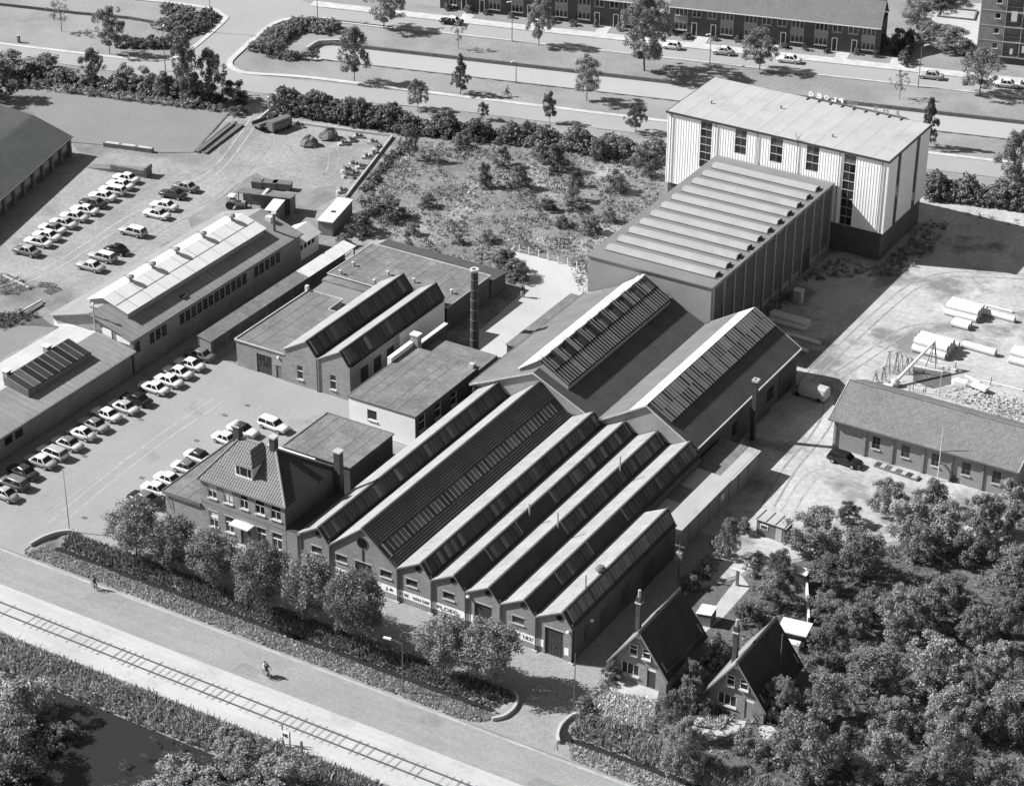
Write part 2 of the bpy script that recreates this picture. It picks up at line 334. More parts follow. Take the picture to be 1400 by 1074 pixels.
def copy_tree(o, loc=None, rz=None, parent=None):
    c = o.copy(); COL.objects.link(c); c.parent = parent
    if loc is not None: c.location = loc
    if rz is not None: c.rotation_euler[2] = rz
    for ch in CHILD.get(o.name, ()) or list(o.children): copy_tree(ch, None, None, c)
    return c
CHILD = {}

# ------------------------------------------------------------------ the setting: ground, water, roads, pavements
ER = Vector((0.9684, 0.2495)); NR = Vector((-0.2495, 0.9684))       # along and across the street beyond the canal
def U(t, n): return (ER.x * t + NR.x * n, ER.y * t + NR.y * n)
def axis_steps(lo, hi, d): return [-2500, -1200, -600] + list(np.arange(lo, hi + d / 2, d)) + [hi + 150, hi + 600, hi + 2500]
def smooth(a, b, x): t = np.clip((x - a) / (b - a), 0, 1); return t * t * (3 - 2 * t)
def height(X, Y):
    Tt = ER.x * X + ER.y * Y; Nn = NR.x * X + NR.y * Y
    z = np.zeros_like(X)
    # canal beyond the hedge
    d = np.minimum(np.minimum(Nn - 156.6, 164.7 - Nn), Tt + 90.0); z -= 1.4 * smooth(-0.5, 1.0, d)
    # wide water in front of the railway
    d = np.minimum(-29.0 - Y, Y + 56.0); z -= 2.6 * smooth(1.0, 6.0, d)
    # roadside ditch, with two crossings
    dx = np.minimum(np.maximum(np.minimum(X + 62.6, -2.6 - X), X - 5.4), 3.0)
    d = np.minimum(1.15 - np.abs(Y + 10.75), dx); z -= 1.1 * smooth(-0.3, 1.0, d)
    return z
xs = np.array(axis_steps(-235, 110, 0.75)); ys = np.array(axis_steps(-75, 260, 0.75))
GX, GY = np.meshgrid(xs, ys); GZ = height(GX, GY)
GZ += (0.035 * np.sin(GX * 0.9 + 1.3 * np.sin(GY * 0.5)) * np.sin(GY * 0.8) - 0.035) * (np.abs(GZ) < 0.02)
nx, ny = len(xs), len(ys)
me = bpy.data.meshes.new('ground'); me.vertices.add(nx * ny)
me.vertices.foreach_set('co', np.stack([GX, GY, GZ], -1).reshape(-1).astype(np.float32))
ii = (np.arange(ny - 1)[:, None] * nx + np.arange(nx - 1)[None, :]).reshape(-1)
fc = np.stack([ii, ii + 1, ii + nx + 1, ii + nx], -1).reshape(-1)
me.loops.add(len(fc)); me.loops.foreach_set('vertex_index', fc.astype(np.int32))
me.polygons.add(len(ii)); me.polygons.foreach_set('loop_start', np.arange(0, len(fc), 4, dtype=np.int32)); me.polygons.foreach_set('use_smooth', np.ones(len(ii), dtype=bool))
me.update(); me.validate(); me.materials.append(M['grass']); ground = kind(link('ground', me), 'structure')

sheet('canal_water', [U(-91, 155.5), U(400, 155.5), U(400, 166), U(-91, 166)], -0.55, M['water'])
sheet('pond_water', [(-500, -62), (300, -62), (300, -29.5), (-500, -29.5)], -0.6, M['pondwater'])
sheet('ditch_water', [(-62.4, -11.6), (-2.4, -11.6), (-2.4, -9.8), (-62.4, -9.8)], -0.75, M['pondwater'])
sheet('ditch_water', [(5.2, -11.6), (70, -11.6), (70, -9.8), (5.2, -9.8)], -0.75, M['pondwater'])

# front road, sandy shoulder, yards
sheet('shoulder', [(-500, -27.4), (300, -27.0), (300, -20.0), (-500, -20.0)], 0.012, M['shoulder'])
sheet('front_road', [(-500, -20.2), (300, -20.2), (300, -15.0), (-500, -15.0)], 0.03, M['brickroad'])
sheet('road_edging', [(-500, -15.0), (300, -15.0), (300, -14.65), (-500, -14.65)], 0.026, M['edging'])
apron_l = [(-110, -14.5), (-62.6, -14.5), (-63.9, -13.6), (-64.0, -12.3), (-63.6, -10.6), (-62.9, -8.9), (-62.0, -8.0), (-57.0, -8.3), (-54.0, -8.3), (-54.2, 0.1), (-54.2, 16), (-47, 16), (-47, 29), (-51.6, 34.3), (-73.0, 34.3), (-76, 70), (-79.6, 70), (-79.6, -40), (-110, -40)]
sheet('yard_pavement', [p for p in apron_l if p[1] > -15] and [(-110, -14.5)] + apron_l[1:16] + [(-79.2, 70), (-79.2, -12.0), (-110, -12.0)], 0.02, M['concrete'])
sheet('front_pavement', [(-54.0, -8.3), (-3.6, -8.0), (-2.0, -8.6), (-1.1, -10.2), (-1.4, -12.2), (-3.0, -13.9), (-6.0, -14.5), (8.5, -14.5), (6.0, -13.6), (4.9, -12.0), (4.5, -10.0), (4.6, -7.6), (4.9, -3.0), (4.6, 0.2), (4.4, 30), (0, 30), (0, 0.2), (-54, 0.2)], 0.016, M['frontpave'])
sheet('works_yard', [(-17, 60), (-17, 130), (10, 137), (90, 156), (90, 62), (40, 51), (26, 45), (16, 36), (10.0, 28), (4.6, 19), (4.4, 12), (0, 12), (0, 44), (-5, 46), (-5, 60)], 0.010, M['yardsand'])
sheet('rear_yard', [(-55.94, 82.38), (-43.91, 83.01), (-36, 69), (-39.4, 50.5), (-38.5, 43), (-48, 43), (-47.72, 58.57), (-48.42, 70.58), (-55.01, 79.79)], 0.014, M['sand'])
sheet('rear_soil', [(-47.76, 58.90), (-48.04, 64.87), (-48.38, 70.23), (-50.07, 75.68), (-53.36, 75.99), (-51.2, 66), (-51.2, 57), (-48.4, 52.5), (-45.52, 52.60), (-47.29, 57.07)], 0.018, M['soil'])
sheet('wild_field', [(-93.52, 106.91), (-77.96, 118.27), (-52.70, 123.60), (-44.5, 108), (-36.2, 107), (-36.2, 69), (-44.02, 83.22), (-56.09, 82.64), (-56.31, 78.29), (-51, 69), (-70.7, 69), (-74, 72), (-87.17, 85.02)], 0.006, M['wild'])
sheet('dirt_yard', [(-94.00, 108.18), (-117.16, 106.57), (-120.81, 108.01), (-122.23, 105.28), (-120.94, 100.58), (-116.97, 86.26), (-135.78, 79.50), (-131, 76), (-139, 35), (-139, -30), (-92, -30), (-92, 63.5), (-79.5, 64), (-79.5, 69), (-75, 72), (-88.35, 84.30)], 0.010, M['dirt'])
sheet('stained_ground', [(-104.08, 85.26), (-97.67, 83.58), (-93.33, 84.68), (-91.17, 88.39), (-88.58, 84.15), (-88.85, 75.22), (-92.70, 78.04), (-96.06, 74.40), (-99.56, 72.24), (-100.57, 64.44), (-102.75, 66.66), (-103.05, 73.77), (-104.02, 80.71)], 0.014, M['stain'])
sheet('weedy_patch', [(-114.20, 38.62), (-110.39, 38.65), (-106.84, 37.42), (-107.89, 34.52), (-109.60, 33.47)], 0.016, M['garden'])
sheet('weedy_patch', [(-106.28, 28.91), (-104.31, 30.48), (-100.81, 31.55), (-96.92, 30.01), (-101.73, 27.76), (-102.98, 25.23)], 0.016, M['garden'])
sheet('shed_side_grass', [(-102.91, 25.98), (-101.73, 27.76), (-96.72, 29.78), (-96.96, 19.31), (-98.05, 19.32)], 0.014, M['lawn'])
sheet('lawn', [(-157.93, 92.58), (-122.12, 102.40), (-117.06, 86.37), (-122.77, 83.01), (-135.93, 79.67), (-148.47, 85.37), (-158.51, 85.60)], 0.018, M['lawn'])
# roads of the estate beyond the hedge, in one sheet
estate = ([(-191.29, 101.21), (-174.29, 105.95)] + curve([(-157.33, 110.26), (-147.66, 113.21), (-144.30, 117.02), (-144.47, 122.37), (-148.14, 136.49), (-150.64, 138.72), (-154.38, 140.11), (-163.67, 138.56), (-173.96, 135.40)], 4)
  + [(-180.69, 138.28), (-153.15, 155.42), (-142.74, 151.92), (-138.22, 150.73)] + [U(-97, 180.4), U(-60, 180.1), U(20, 180.6), U(200, 180.6), U(200, 174.9), U(20, 174.9), U(-60, 174.9), U(-92, 174.9)]
  + curve([(-133.82, 146.16), (-138.95, 143.75), (-140.54, 139.78), (-139.48, 133.38), (-137.71, 126.05), (-135.61, 119.68), (-131.51, 117.22), (-128.07, 117.87)], 4) + [U(-60, 146.8), U(0, 146.4), U(200, 146.4), U(200, 140.6), U(0, 140.6), U(-60, 141.4), (-123.43, 111.56), (-128.33, 110.91), (-171.02, 102.29), (-188.12, 97.89)])
sheet('estate_road', estate, 0.03, M['asphalt'])
def kerb(name, pts, w, side=0.0, h=0.13, m='kerb'): return kind(ribbon_mb(pts, w, -0.05, h, side).build(name, M[m]), 'structure')
kerb('kerb', [(-191.29, 101.21), (-174.29, 105.95)] + curve([(-157.33, 110.26), (-147.66, 113.21), (-144.30, 117.02), (-144.47, 122.37), (-148.14, 136.49), (-150.64, 138.72), (-154.38, 140.11), (-163.67, 138.56), (-173.96, 135.40)], 5), 0.9, 0.45)
kerb('kerb', curve([U(-80, 174.9), U(-92, 174.9), (-133.82, 146.16), (-138.95, 143.75), (-140.54, 139.78), (-139.48, 133.38), (-137.71, 126.05), (-135.61, 119.68), (-131.51, 117.22), (-128.07, 117.87), U(-85, 147.2), U(-60, 146.8)], 5) + [U(0, 146.4), U(200, 146.4)], 1.0, 0.5)
kerb('kerb', [U(-93, 174.8), U(-60, 174.8), U(20, 174.8), U(200, 174.8)], 0.45, -0.2)
kind(ribbon_mb([U(-98, 181.8), U(-60, 181.5), U(20, 182.0), U(200, 182.0)], 2.6, -0.05, 0.12).build('footpath', M['kerb']), 'structure')
sheet('estate_court', [(-43.55, 212.04), (-35.83, 216.84), (-27.43, 194.61), (-29.00, 194.29), (-35.57, 200.21), (-41.84, 203.88)], 0.02, M['shoulder'])
sheet('garden_strip', [U(-96, 183.1), U(8, 183.3), U(8, 187.0), U(-96, 187.0)], 0.012, M['verge'])
kind(ribbon_mb([U(-88, 164.55), U(200, 164.55)], 0.28, -1.2, 0.10).build('canal_bank_planking', M['wood']), 'structure')
kind(ribbon_mb([U(-87, 157.0), U(200, 157.0)], 0.2, -1.2, -0.25).build('canal_bank_planking', M['wood']), 'structure')
kind(ribbon_mb(curve([(-125.18, 138.54), (-127.62, 136.71), (-128.21, 135.60), (-127.88, 132.35)], 4), 0.5, -1.0, 0.35).build('canal_head_wall', M['concrete2']), 'structure')
# far end of town, beyond the frame, so that the ground does not stay bare
sheet('garden_ground', [(4.4, -7.6), (60, -7.6), (90, 10), (90, 60), (40, 50), (26, 44), (16, 35), (10, 27), (4.5, 18)], 0.008, M['garden'])
# crossings over the ditch: curved parapets
for pts in ([(-63.95, -12.6), (-63.7, -10.8), (-63.1, -9.3), (-62.0, -8.1), (-61.0, -7.9)], [(-2.4, -7.9), (-1.6, -8.6), (-1.1, -10.2), (-1.3, -11.9), (-2.1, -12.9)], [(5.3, -7.2), (4.6, -8.2), (4.45, -10.0), (4.9, -11.6), (5.6, -12.6)]):
    o = ribbon_mb(curve(pts, 5), 0.3, -1.0, 0.42).build('culvert_parapet', M['concrete2'])
    tag(o, {-63.95: 'curved pale culvert parapet beside the flagpole and car park entrance', -2.4: 'curved pale culvert parapet at the end of the ditch by the tree pair', 5.3: 'curved pale culvert parapet by the cottage garden hedge'}[pts[0][0]], 'parapet')
sheet('concrete_pad', [(-13.39, 90.20), (-13.73, 97.28), (-8.32, 98.93), (-8.04, 88.78)], 0.018, M['shoulder'])
sheet('concrete_pad', [(-1.84, 79.48), (-1.62, 82.64), (1.29, 82.60), (1.05, 79.46)], 0.018, M['shoulder'])
sheet('concrete_pad', [(3.80, 49.73), (3.84, 51.53), (5.07, 51.77), (5.13, 50.03)], 0.018, M['shoulder'])
# painted parking bay lines
mb = MB()
for i in range(13): y = -12.0 + i * 3.05; mb.box(-72.2, -67.2, y - 0.035, y + 0.035, 0.018, 0.026)
for i in range(10): y = 1.0 + i * 2.55; mb.box(-60.4, -56.0, y - 0.035, y + 0.035, 0.018, 0.026)
mb.box(-67.0, -66.85, -6, 33, 0.018, 0.027); mb.box(-60.6, -60.45, -6, 32, 0.018, 0.027)
kind(mb.build('parking_bay_lines', M['lineworn']), 'structure')
mb = MB()
for p in ((-71.52, 6.04), (-71.30, 16.59), (-62.53, -4.75), (-62.45, 5.71), (-62.23, 16.11), (-62.14, 26.40), (-63.04, 22.93)): mb.box(p[0] - 0.35, p[0] + 0.35, p[1] - 0.25, p[1] + 0.25, 0.018, 0.032)
kind(mb.build('drain_grates', M['steel']), 'structure')
# wheel tracks across the yards, edge of the lawn
for i, (pts, m_) in enumerate((([(-4.52, 69.05), (-4.13, 81.10), (-3.71, 93.88), (-2.83, 102.30), (0.28, 108.27), (9.13, 113.04)], 'track'), ([(-1.88, 70.67), (-0.18, 80.50), (1.37, 89.39), (4.79, 92.74)], 'track'), ([(4.33, 39.26), (3.02, 48.24), (2.60, 56.72), (1.52, 63.03), (-1.88, 70.67)], 'track'), ([(6.87, 38.91), (6.01, 48.07), (9.08, 50.95), (14.09, 51.52)], 'tracklight'),
    ([(-117.10, 102.96), (-110.38, 84.65), (-109.29, 74.05), (-109.99, 61.83), (-109.34, 52.71), (-109.06, 42.40), (-110.68, 34.68)], 'tracklight'), ([(-117.00, 104.84), (-110.24, 96.58), (-106.71, 86.92), (-103.20, 75.15), (-104.20, 63.16), (-103.30, 53.58), (-102.50, 43.71)], 'track'), ([(-114.37, 103.74), (-102.55, 92.81), (-94.16, 89.76), (-98.83, 98.48), (-105.58, 102.07)], 'track'), ([(-120.35, 102.76), (-111.59, 83.91), (-115.70, 73.26)], 'track'),
    ([(-64.59, -7.54), (-65.62, 2.30), (-66.29, 15.09), (-66.07, 26.04)], 'lineworn'))):
    cp = curve(pts, 8)
    for sd in (-.75, .75): kind(ribbon_mb(cp, .28, -.02, .021 + .0004 * i, sd).build('wheel_track', M[m_]), 'structure')
kind(ribbon_mb([(-144.66, 81.44), (-135.83, 79.55), (-129.82, 81.73), (-122.68, 82.90), (-117.06, 86.37), (-121.98, 102.21)], .3, 0, .08).build('lawn_edging', M['wood']), 'structure')
for (a, b, c, d) in ((-52, -47.5, -17.6, -15.3), (-30, -27.2, -19.8, -18.0), (-12.5, -6.0, -17.2, -15.2), (-72, -69, -19.6, -17.4), (6, 11, -19.9, -18.3)):
    sheet('road_patch', [(a, c), (b, c + .1), (b - .1, d), (a + .2, d - .1)], 0.034, M['roadpatch'])
# railway: ballast, sleepers, two rails
track = thing('railway_track', 'single railway track with dark sleepers along the sandy road shoulder', 'railway track', (-25, -23.75, 0))
RX0, RX1 = -100, 45
for y in (-22.98, -24.48):
    MB().box(RX0, RX1, y - 0.06, y + 0.06, 0.0, 0.14).build('rail', M['rail'], track, world=True)
sl = MB().box(-0.11, 0.11, -1.25, 1.25, 0.0, 0.06).mesh('sleeper', M['sleeper'])
rr = random.Random(3)
for i in range(int((RX1 - RX0) / 0.85)):
    x = RX0 + i * 0.85 + rr.uniform(-0.06, 0.06)
    o = link('sleeper', sl, track, (x + 25, rr.uniform(-0.1, 0.1), rr.choice((-0.01, -0.02, -0.03, -0.04, -0.055))), rr.uniform(-0.05, 0.05)); o.scale = (rr.uniform(0.85, 1.15), rr.uniform(0.94, 1.04), 1)

# ------------------------------------------------------------------ building helpers
def wall_holes(mb, p0, p1, z0, z1, holes=(), depth=0.16, mi=0):
    """wall from p0 to p1 (outside on the right-hand side) with real openings (u0, u1, za, zb) and their reveals"""
    p0 = Vector(p0); p1 = Vector(p1); L = (p1 - p0).length; d = (p1 - p0) / L; n = Vector((d.y, -d.x))
    us = sorted({0, L} | {h[0] for h in holes} | {h[1] for h in holes}); zs = sorted({z0, z1} | {h[2] for h in holes} | {h[3] for h in holes})
    def pt(u, z, k=0): q = p0 + d * u - n * k; return (q.x, q.y, z)
    for i in range(len(us) - 1):
        for j in range(len(zs) - 1):
            um = (us[i] + us[i + 1]) / 2; zm = (zs[j] + zs[j + 1]) / 2
            if any(h[0] < um < h[1] and h[2] < zm < h[3] for h in holes): continue
            mb.quad(pt(us[i], zs[j]), pt(us[i + 1], zs[j]), pt(us[i + 1], zs[j + 1]), pt(us[i], zs[j + 1]), mi)
    for a, b, c, e in holes:
        mb.quad(pt(a, c), pt(a, e), pt(a, e, depth), pt(a, c, depth), mi); mb.quad(pt(b, c, depth), pt(b, e, depth), pt(b, e), pt(b, c), mi)
        mb.quad(pt(a, e), pt(b, e), pt(b, e, depth), pt(a, e, depth), mi); mb.quad(pt(a, c, depth), pt(b, c, depth), pt(b, c), pt(a, c), mi)
    return mb
WINC = {}
def win_meshes(w, h, style):
    key = (round(w, 2), round(h, 2), style)
    if key in WINC: return WINC[key]
    fr = MB(); t = 0.07
    fr.box(-w/2, -w/2 + t, 0.06, 0.15, 0, h); fr.box(w/2 - t, w/2, 0.06, 0.15, 0, h); fr.box(-w/2 + t, w/2 - t, 0.06, 0.15, 0, t); fr.box(-w/2 + t, w/2 - t, 0.06, 0.15, h - t, h)
    pane = MB().box(-w/2 + t, w/2 - t, 0.12, 0.14, t, h - t)
    if style == 'transom': fr.box(-w/2 + t, w/2 - t, 0.055, 0.145, h * 0.58, h * 0.58 + 0.07)
    elif style == 'office': fr.box(-w/2 + t, w/2 - t, 0.05, 0.145, h * 0.60, h * 0.60 + 0.11); fr.box(-0.03, 0.03, 0.062, 0.145, t, h * 0.6)
    elif style.startswith('grid'):
        nx_, nz_ = int(style[4]), int(style[5])
        for i in range(1, nx_): fr.box(-w/2 + w * i / nx_ - 0.035, -w/2 + w * i / nx_ + 0.035, 0.065, 0.145, t, h - t)
        for j in range(1, nz_): fr.box(-w/2 + t, w/2 - t, 0.068, 0.142, h * j / nz_ - 0.03, h * j / nz_ + 0.03)
    sill = MB().box(-w/2 - 0.08, w/2 + 0.08, -0.16, 0.06, -0.10, -0.003)
    WINC[key] = (fr.mesh('window', M['white']), pane.mesh('pane', M['glass']), sill.mesh('sill', M['concrete2'])); return WINC[key]
def window(parent, p, rz, w, h, style='transom', sill=True, lintel=False, blind=False, frame=None):
    a, b, c = win_meshes(w, h, style); l = root_loc(parent)
    o = link('window', a, parent, (p[0] - l[0], p[1] - l[1], p[2] - l[2]), rz)
    if frame: o.data = a.copy(); o.data.materials.clear(); o.data.materials.append(frame)
    link('pane', b, o)
    if sill: link('sill', c, o)
    if blind: link('blind', MB().box(-w/2 + 0.08, w/2 - 0.08, 0.11, 0.118, h * (0.15 if blind == 1 else 0.45), h - 0.08).mesh('blind', M['curtain']), o)
    return o
def flat_roof(parent, poly, z, m, t=0.16, over=0.12, edge='kerb', rim=0.10):
    c = Vector((sum(p[0] for p in poly) / len(poly), sum(p[1] for p in poly) / len(poly)))
    q = []
    for i, p in enumerate(poly):      # offset outwards
        a = Vector(poly[i - 1]); b = Vector(p); d = Vector(poly[(i + 1) % len(poly)]); e1 = (b - a).normalized(); e2 = (d - b).normalized()
        n1 = Vector((e1.y, -e1.x)); n2 = Vector((e2.y, -e2.x)); q.append(b + (n1 + n2) * (over / (1 + n1.dot(n2))))
    ro = MB().prism([(p.x, p.y) for p in q], z, z + t).build('roof', m, parent, world=True)
    if edge: ribbon_mb([(p.x, p.y) for p in q] + [(q[0].x, q[0].y)], 0.16, z + t - 0.02, z + t + rim).build('roof_edge', M[edge], ro, world=True)
    return ro
def poly_wall(parent, poly, z0, z1, m, holes=None, name='wall'):
    """walls round a counter-clockwise plan; holes: {side index: [(u0,u1,za,zb)]}"""
    mb = MB(); k = len(poly)
    for i in range(k): wall_holes(mb, poly[i], poly[(i + 1) % k], z0, z1, (holes or {}).get(i, ()))
    return mb.build(name, m, parent, world=True)
def glazing(parent, p, along, down, n, pane_m, bar_m, gap=0.07, lift=0.05, name='pane', rows=1, barw=0.07, bars=None, mixed=True):
    """rows x n panes on a roof slope: p = top corner, along = vector of the whole length, down = vector of the whole fall"""
    p = Vector(p); al = Vector(along); dn = Vector(down); nrm = al.cross(dn).normalized()
    if nrm.z < 0: nrm = -nrm
    l = Vector(root_loc(parent)); s = al / n; ua = al.normalized(); ud = dn.normalized(); dl = dn.length / rows
    a = ua * (gap / 2); b = s - ua * (gap / 2); d = ud * (dl - 0.05)
    pts = [a, b, b + d, a + d]
    pm = MB().slab([q + nrm * lift for q in (pts if (b - a).cross(d).dot(nrm) > 0 else pts[::-1])], lift + 0.02).mesh(name, pane_m)
    e = ua * (barw / 2); bd = ud * (dn.length)
    bp = [-e, e, e + bd, -e + bd]
    bm_ = MB().slab([q + nrm * (lift + 0.05) for q in (bp if (e).cross(bd).dot(nrm) > 0 else bp[::-1])], 0.06).mesh('glazing_bar', bar_m)
    alt = []
    for q in (pane_m, pane_m, pane_m, M['roofglass2'] if pane_m is M['roofglass'] else M['roofglass'], M['roofblack'] if pane_m is M['roofglass'] else M['roofgrey']):
        c = pm if q is pane_m else pm.copy()
        if q is not pane_m: c.materials.clear(); c.materials.append(q)
        alt.append(c)
    for r in range(rows):
        for i in range(n): link(name, RND.choice(alt) if mixed else pm, parent, p + s * i + ud * (dl * r) - l)
    for i in range(n + 1):
      if bars is None or bars(i): link('glazing_bar', bm_, parent, p + s * i - l)
def text_mesh(txt, size, extrude=0.02, bold=0.0):
    cu = bpy.data.curves.new('text', 'FONT'); cu.body = txt; cu.size = size; cu.extrude = extrude; cu.offset = bold; cu.resolution_u = 2
    ob = bpy.data.objects.new('text', cu); COL.objects.link(ob); dg = bpy.context.evaluated_depsgraph_get()
    me = bpy.data.meshes.new_from_object(ob.evaluated_get(dg)); bpy.data.objects.remove(ob); bpy.data.curves.remove(cu); return me
def letter(parent, txt, x0, x1, y, z, h, m, name='lettering', back=False, bold=0.02):
    """one word lying against a wall, squeezed to run from x0 to x1"""
    me = text_mesh(txt, h / 0.72, 0.02, bold); xs_ = [v.co.x for v in me.vertices]; zs_ = [v.co.y for v in me.vertices]
    w = max(xs_) - min(xs_); sx = abs(x1 - x0) / w; sz = h / (max(zs_) - min(zs_)); mx = min(xs_); mz = min(zs_); sg = -1 if back else 1
    for v in me.vertices:
        a, b, c = v.co; v.co = (sg * (a - mx) * sx, -sg * c, (b - mz) * sz)
    me.materials.clear(); me.materials.append(m); l = root_loc(parent)
    return link(name, me, parent, (x0 - l[0], y - l[1], z - l[2]))
def pilaster_mesh(key, w, d, h, m, _c={}):
    k = (key, round(h, 2))
    if k not in _c: _c[k] = MB().box(-w/2, w/2, -d, 0.0, 0, h).mesh('pilaster', m)
    return _c[k]

# ------------------------------------------------------------------ front workshop: seven gabled north-light bays
BX = [-35.3, -31.0, -22.0, -17.6, -13.22, -8.85, -4.45, 0.0]; BP = [-32.4, -26.5, -18.85, -14.6, -10.2, -5.8, -1.15]
BZ = [6.3, 8.15, 6.25, 6.15, 6.15, 6.15, 6.25]; ZV = 4.5; BACK = [38.4, 38.4, 38.4, 38.4, 38.4, 38.4, 23.6]
W = thing('workshop', 'low brick workshop of seven sawtooth bays with a white lettered band along its front', 'workshop', (-17.6, 0, 0))
holes = [(-33.5, -32.13, 2.62, 3.5), (-30.18, -28.72, 2.62, 3.5), (-27.64, -25.45, 0.02, 3.5), (-24.3, -22.82, 2.62, 3.5), (-20.91, -19.46, 2.62, 3.5), (-16.12, -14.69, 2.62, 3.5), (-12.14, -9.95, 0.02, 3.5), (-7.4, -5.92, 2.62, 3.5), (-3.36, -1.11, 0.02, 3.5)]
mb = wall_holes(MB(), (-35.3, 0), (0, 0), 0, 4.3, [(a + 35.3, b + 35.3, c, d) for a, b, c, d in holes], 0.2)
mb.build('front_wall', M['brick'], W, world=True)
for i, (a, b, c, d) in enumerate(holes):
    if c > 1:
        window(W, ((a + b) / 2, 0.03, c), 0, b - a, d - c, 'plain', frame=M['steel'])
    else:
        o = MB().box(a + 0.02, b - 0.02, 0.12, 0.18, 0.02, d - 0.02)
        for k in range(1, 6): o.box(a + (b - a) * k / 6 - 0.02, a + (b - a) * k / 6 + 0.02, 0.10, 0.12, 0.05, d - 0.05)
        dd = o.build('door', M['door'], W, world=True); dd['label'] = 'dark boarded double door'
        MB().box((a + b) / 2 - 0.02, (a + b) / 2 + 0.06, 0.05, 0.10, 1.1, 1.35).build('handle', M['steel'], dd, world=True)
    MB().box(a - 0.12, b + 0.12, -0.035, 0.0, d + 0.0, d + 0.16).build('lintel', M['concrete2'], W, world=True)
for k in range(7):
    xl, xr, xp, zp = BX[k], BX[k + 1], BP[k], BZ[k]
    MB().prism_y([(xl + 0.01, 4.3), (xr - 0.01, 4.3), (xr - 0.01, ZV - 0.02), (xp, zp - 0.06), (xl + 0.01, ZV - 0.02)], 0.0, 0.3).build('gable_wall', M['brick'], W, world=True)
    MB().prism_y([(xl + 0.01, 3.0), (xr - 0.01, 3.0), (xr - 0.01, ZV - 0.02), (xp, zp - 0.06), (xl + 0.01, ZV - 0.02)], BACK[k] - 0.3, BACK[k]).build('gable_wall', M['brick_dark_and_shaded'], W, world=True)
    rx, rz_ = [(-32.56, 5.24), (-26.57, 6.09), (-19.31, 5.22), (-14.82, 5.23), (-10.4, 5.22), (-5.99, 5.21), (-1.59, 5.2)][k]; R = 0.68 if k == 1 else 0.33
    ring = MB(); 
    for q in range(16):
        t0, t1 = 2 * math.pi * q / 16, 2 * math.pi * (q + 1) / 16
        ring.add([(rx + s * math.cos(t), y, rz_ + s * math.sin(t)) for s in (R, R + 0.10) for y in (-0.04, 0.0) for t in (t0, t1)], [(0, 4, 5, 1), (0, 1, 3, 2), (4, 6, 7, 5)])
    rw = ring.build('round_window', M['brick_dark_and_shaded'], W, world=True)
    MB().add([(rx + R * math.cos(2 * math.pi * q / 16), -0.012, rz_ + R * math.sin(2 * math.pi * q / 16)) for q in range(16)], [tuple(range(16))]).build('pane', M['glass'], rw, world=True)
    y0, y1 = -0.18, BACK[k] + 0.1
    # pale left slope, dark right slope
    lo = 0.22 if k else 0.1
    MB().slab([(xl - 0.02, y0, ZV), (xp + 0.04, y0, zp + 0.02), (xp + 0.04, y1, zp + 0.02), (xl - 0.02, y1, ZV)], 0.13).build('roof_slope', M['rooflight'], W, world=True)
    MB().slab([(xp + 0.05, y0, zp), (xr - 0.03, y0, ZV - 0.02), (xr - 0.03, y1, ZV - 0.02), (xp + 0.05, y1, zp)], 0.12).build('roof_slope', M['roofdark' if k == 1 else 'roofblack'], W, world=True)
    MB().box(xp - 0.10, xp + 0.12, y0 - 0.01, y1 + 0.01, zp - 0.05, zp + 0.07).build('ridge_cap', M['roofdark'], W, world=True)
    MB().box(xr - 0.20, xr + 0.16, 0.2, min(BACK[k], BACK[min(6, k + 1)]), ZV - 0.12, ZV + 0.0).build('valley_gutter', M['roofdark'], W, world=True)
    # verge boards on the front gable
    for (ax, az, bx_, bz) in ((xl, ZV, xp, zp), (xp, zp, xr, ZV)):
        dx_, dz_ = bx_ - ax, bz - az; ln = math.hypot(dx_, dz_)
        MB().slab([(ax, -0.24, az - 0.02), (ax, -0.24, az - 0.20), (bx_, -0.24, bz - 0.20), (bx_, -0.24, bz - 0.02)], 0.05).build('verge_board', M['wood'], W, world=True)
    secs = {0: [(0.4, 38, 'g')], 2: [(0.4, 38, 'g')], 3: [(6.0, 12.5, 'g'), (20, 38, 'g')], 4: [(15, 38, 'g')], 5: [(6, 13, 'g'), (21, 38, 'g')], 6: [(0.5, 23.3, 'h')]}.get(k, [])
    fall = Vector((xr - 0.2 - xp - 0.25, 0, ZV - zp)); top = Vector((xp + 0.2, 0, zp - 0.06))
    for (a, b, g) in secs:
        sl_ = Vector((xr - xp, 0, ZV - zp)); t_ = sl_ * 0.13
        glazing(W, (xp + t_.x, a, zp + t_.z + 0.01), (0, b - a, 0), sl_ * 0.70, int((b - a) / 0.7), M['roofglass2'] if g == 'h' else M['roofglass'], M['steel'] if g == 'g' else M['glassbar'], gap=0.05, barw=0.05)
        for yy in (a, b):
            q = Vector((xp, yy, zp)) + sl_ * 0.10
            if k in (3, 4, 5) or yy == a: MB().slab([q + Vector((0, -0.07, 0.13)), q + Vector((0, 0.07, 0.13)), q + sl_ * 0.72 + Vector((0, 0.07, 0.13)), q + sl_ * 0.72 + Vector((0, -0.07, 0.13))][::-1], 0.06).build('flashing', M['kerb'], W, world=True)
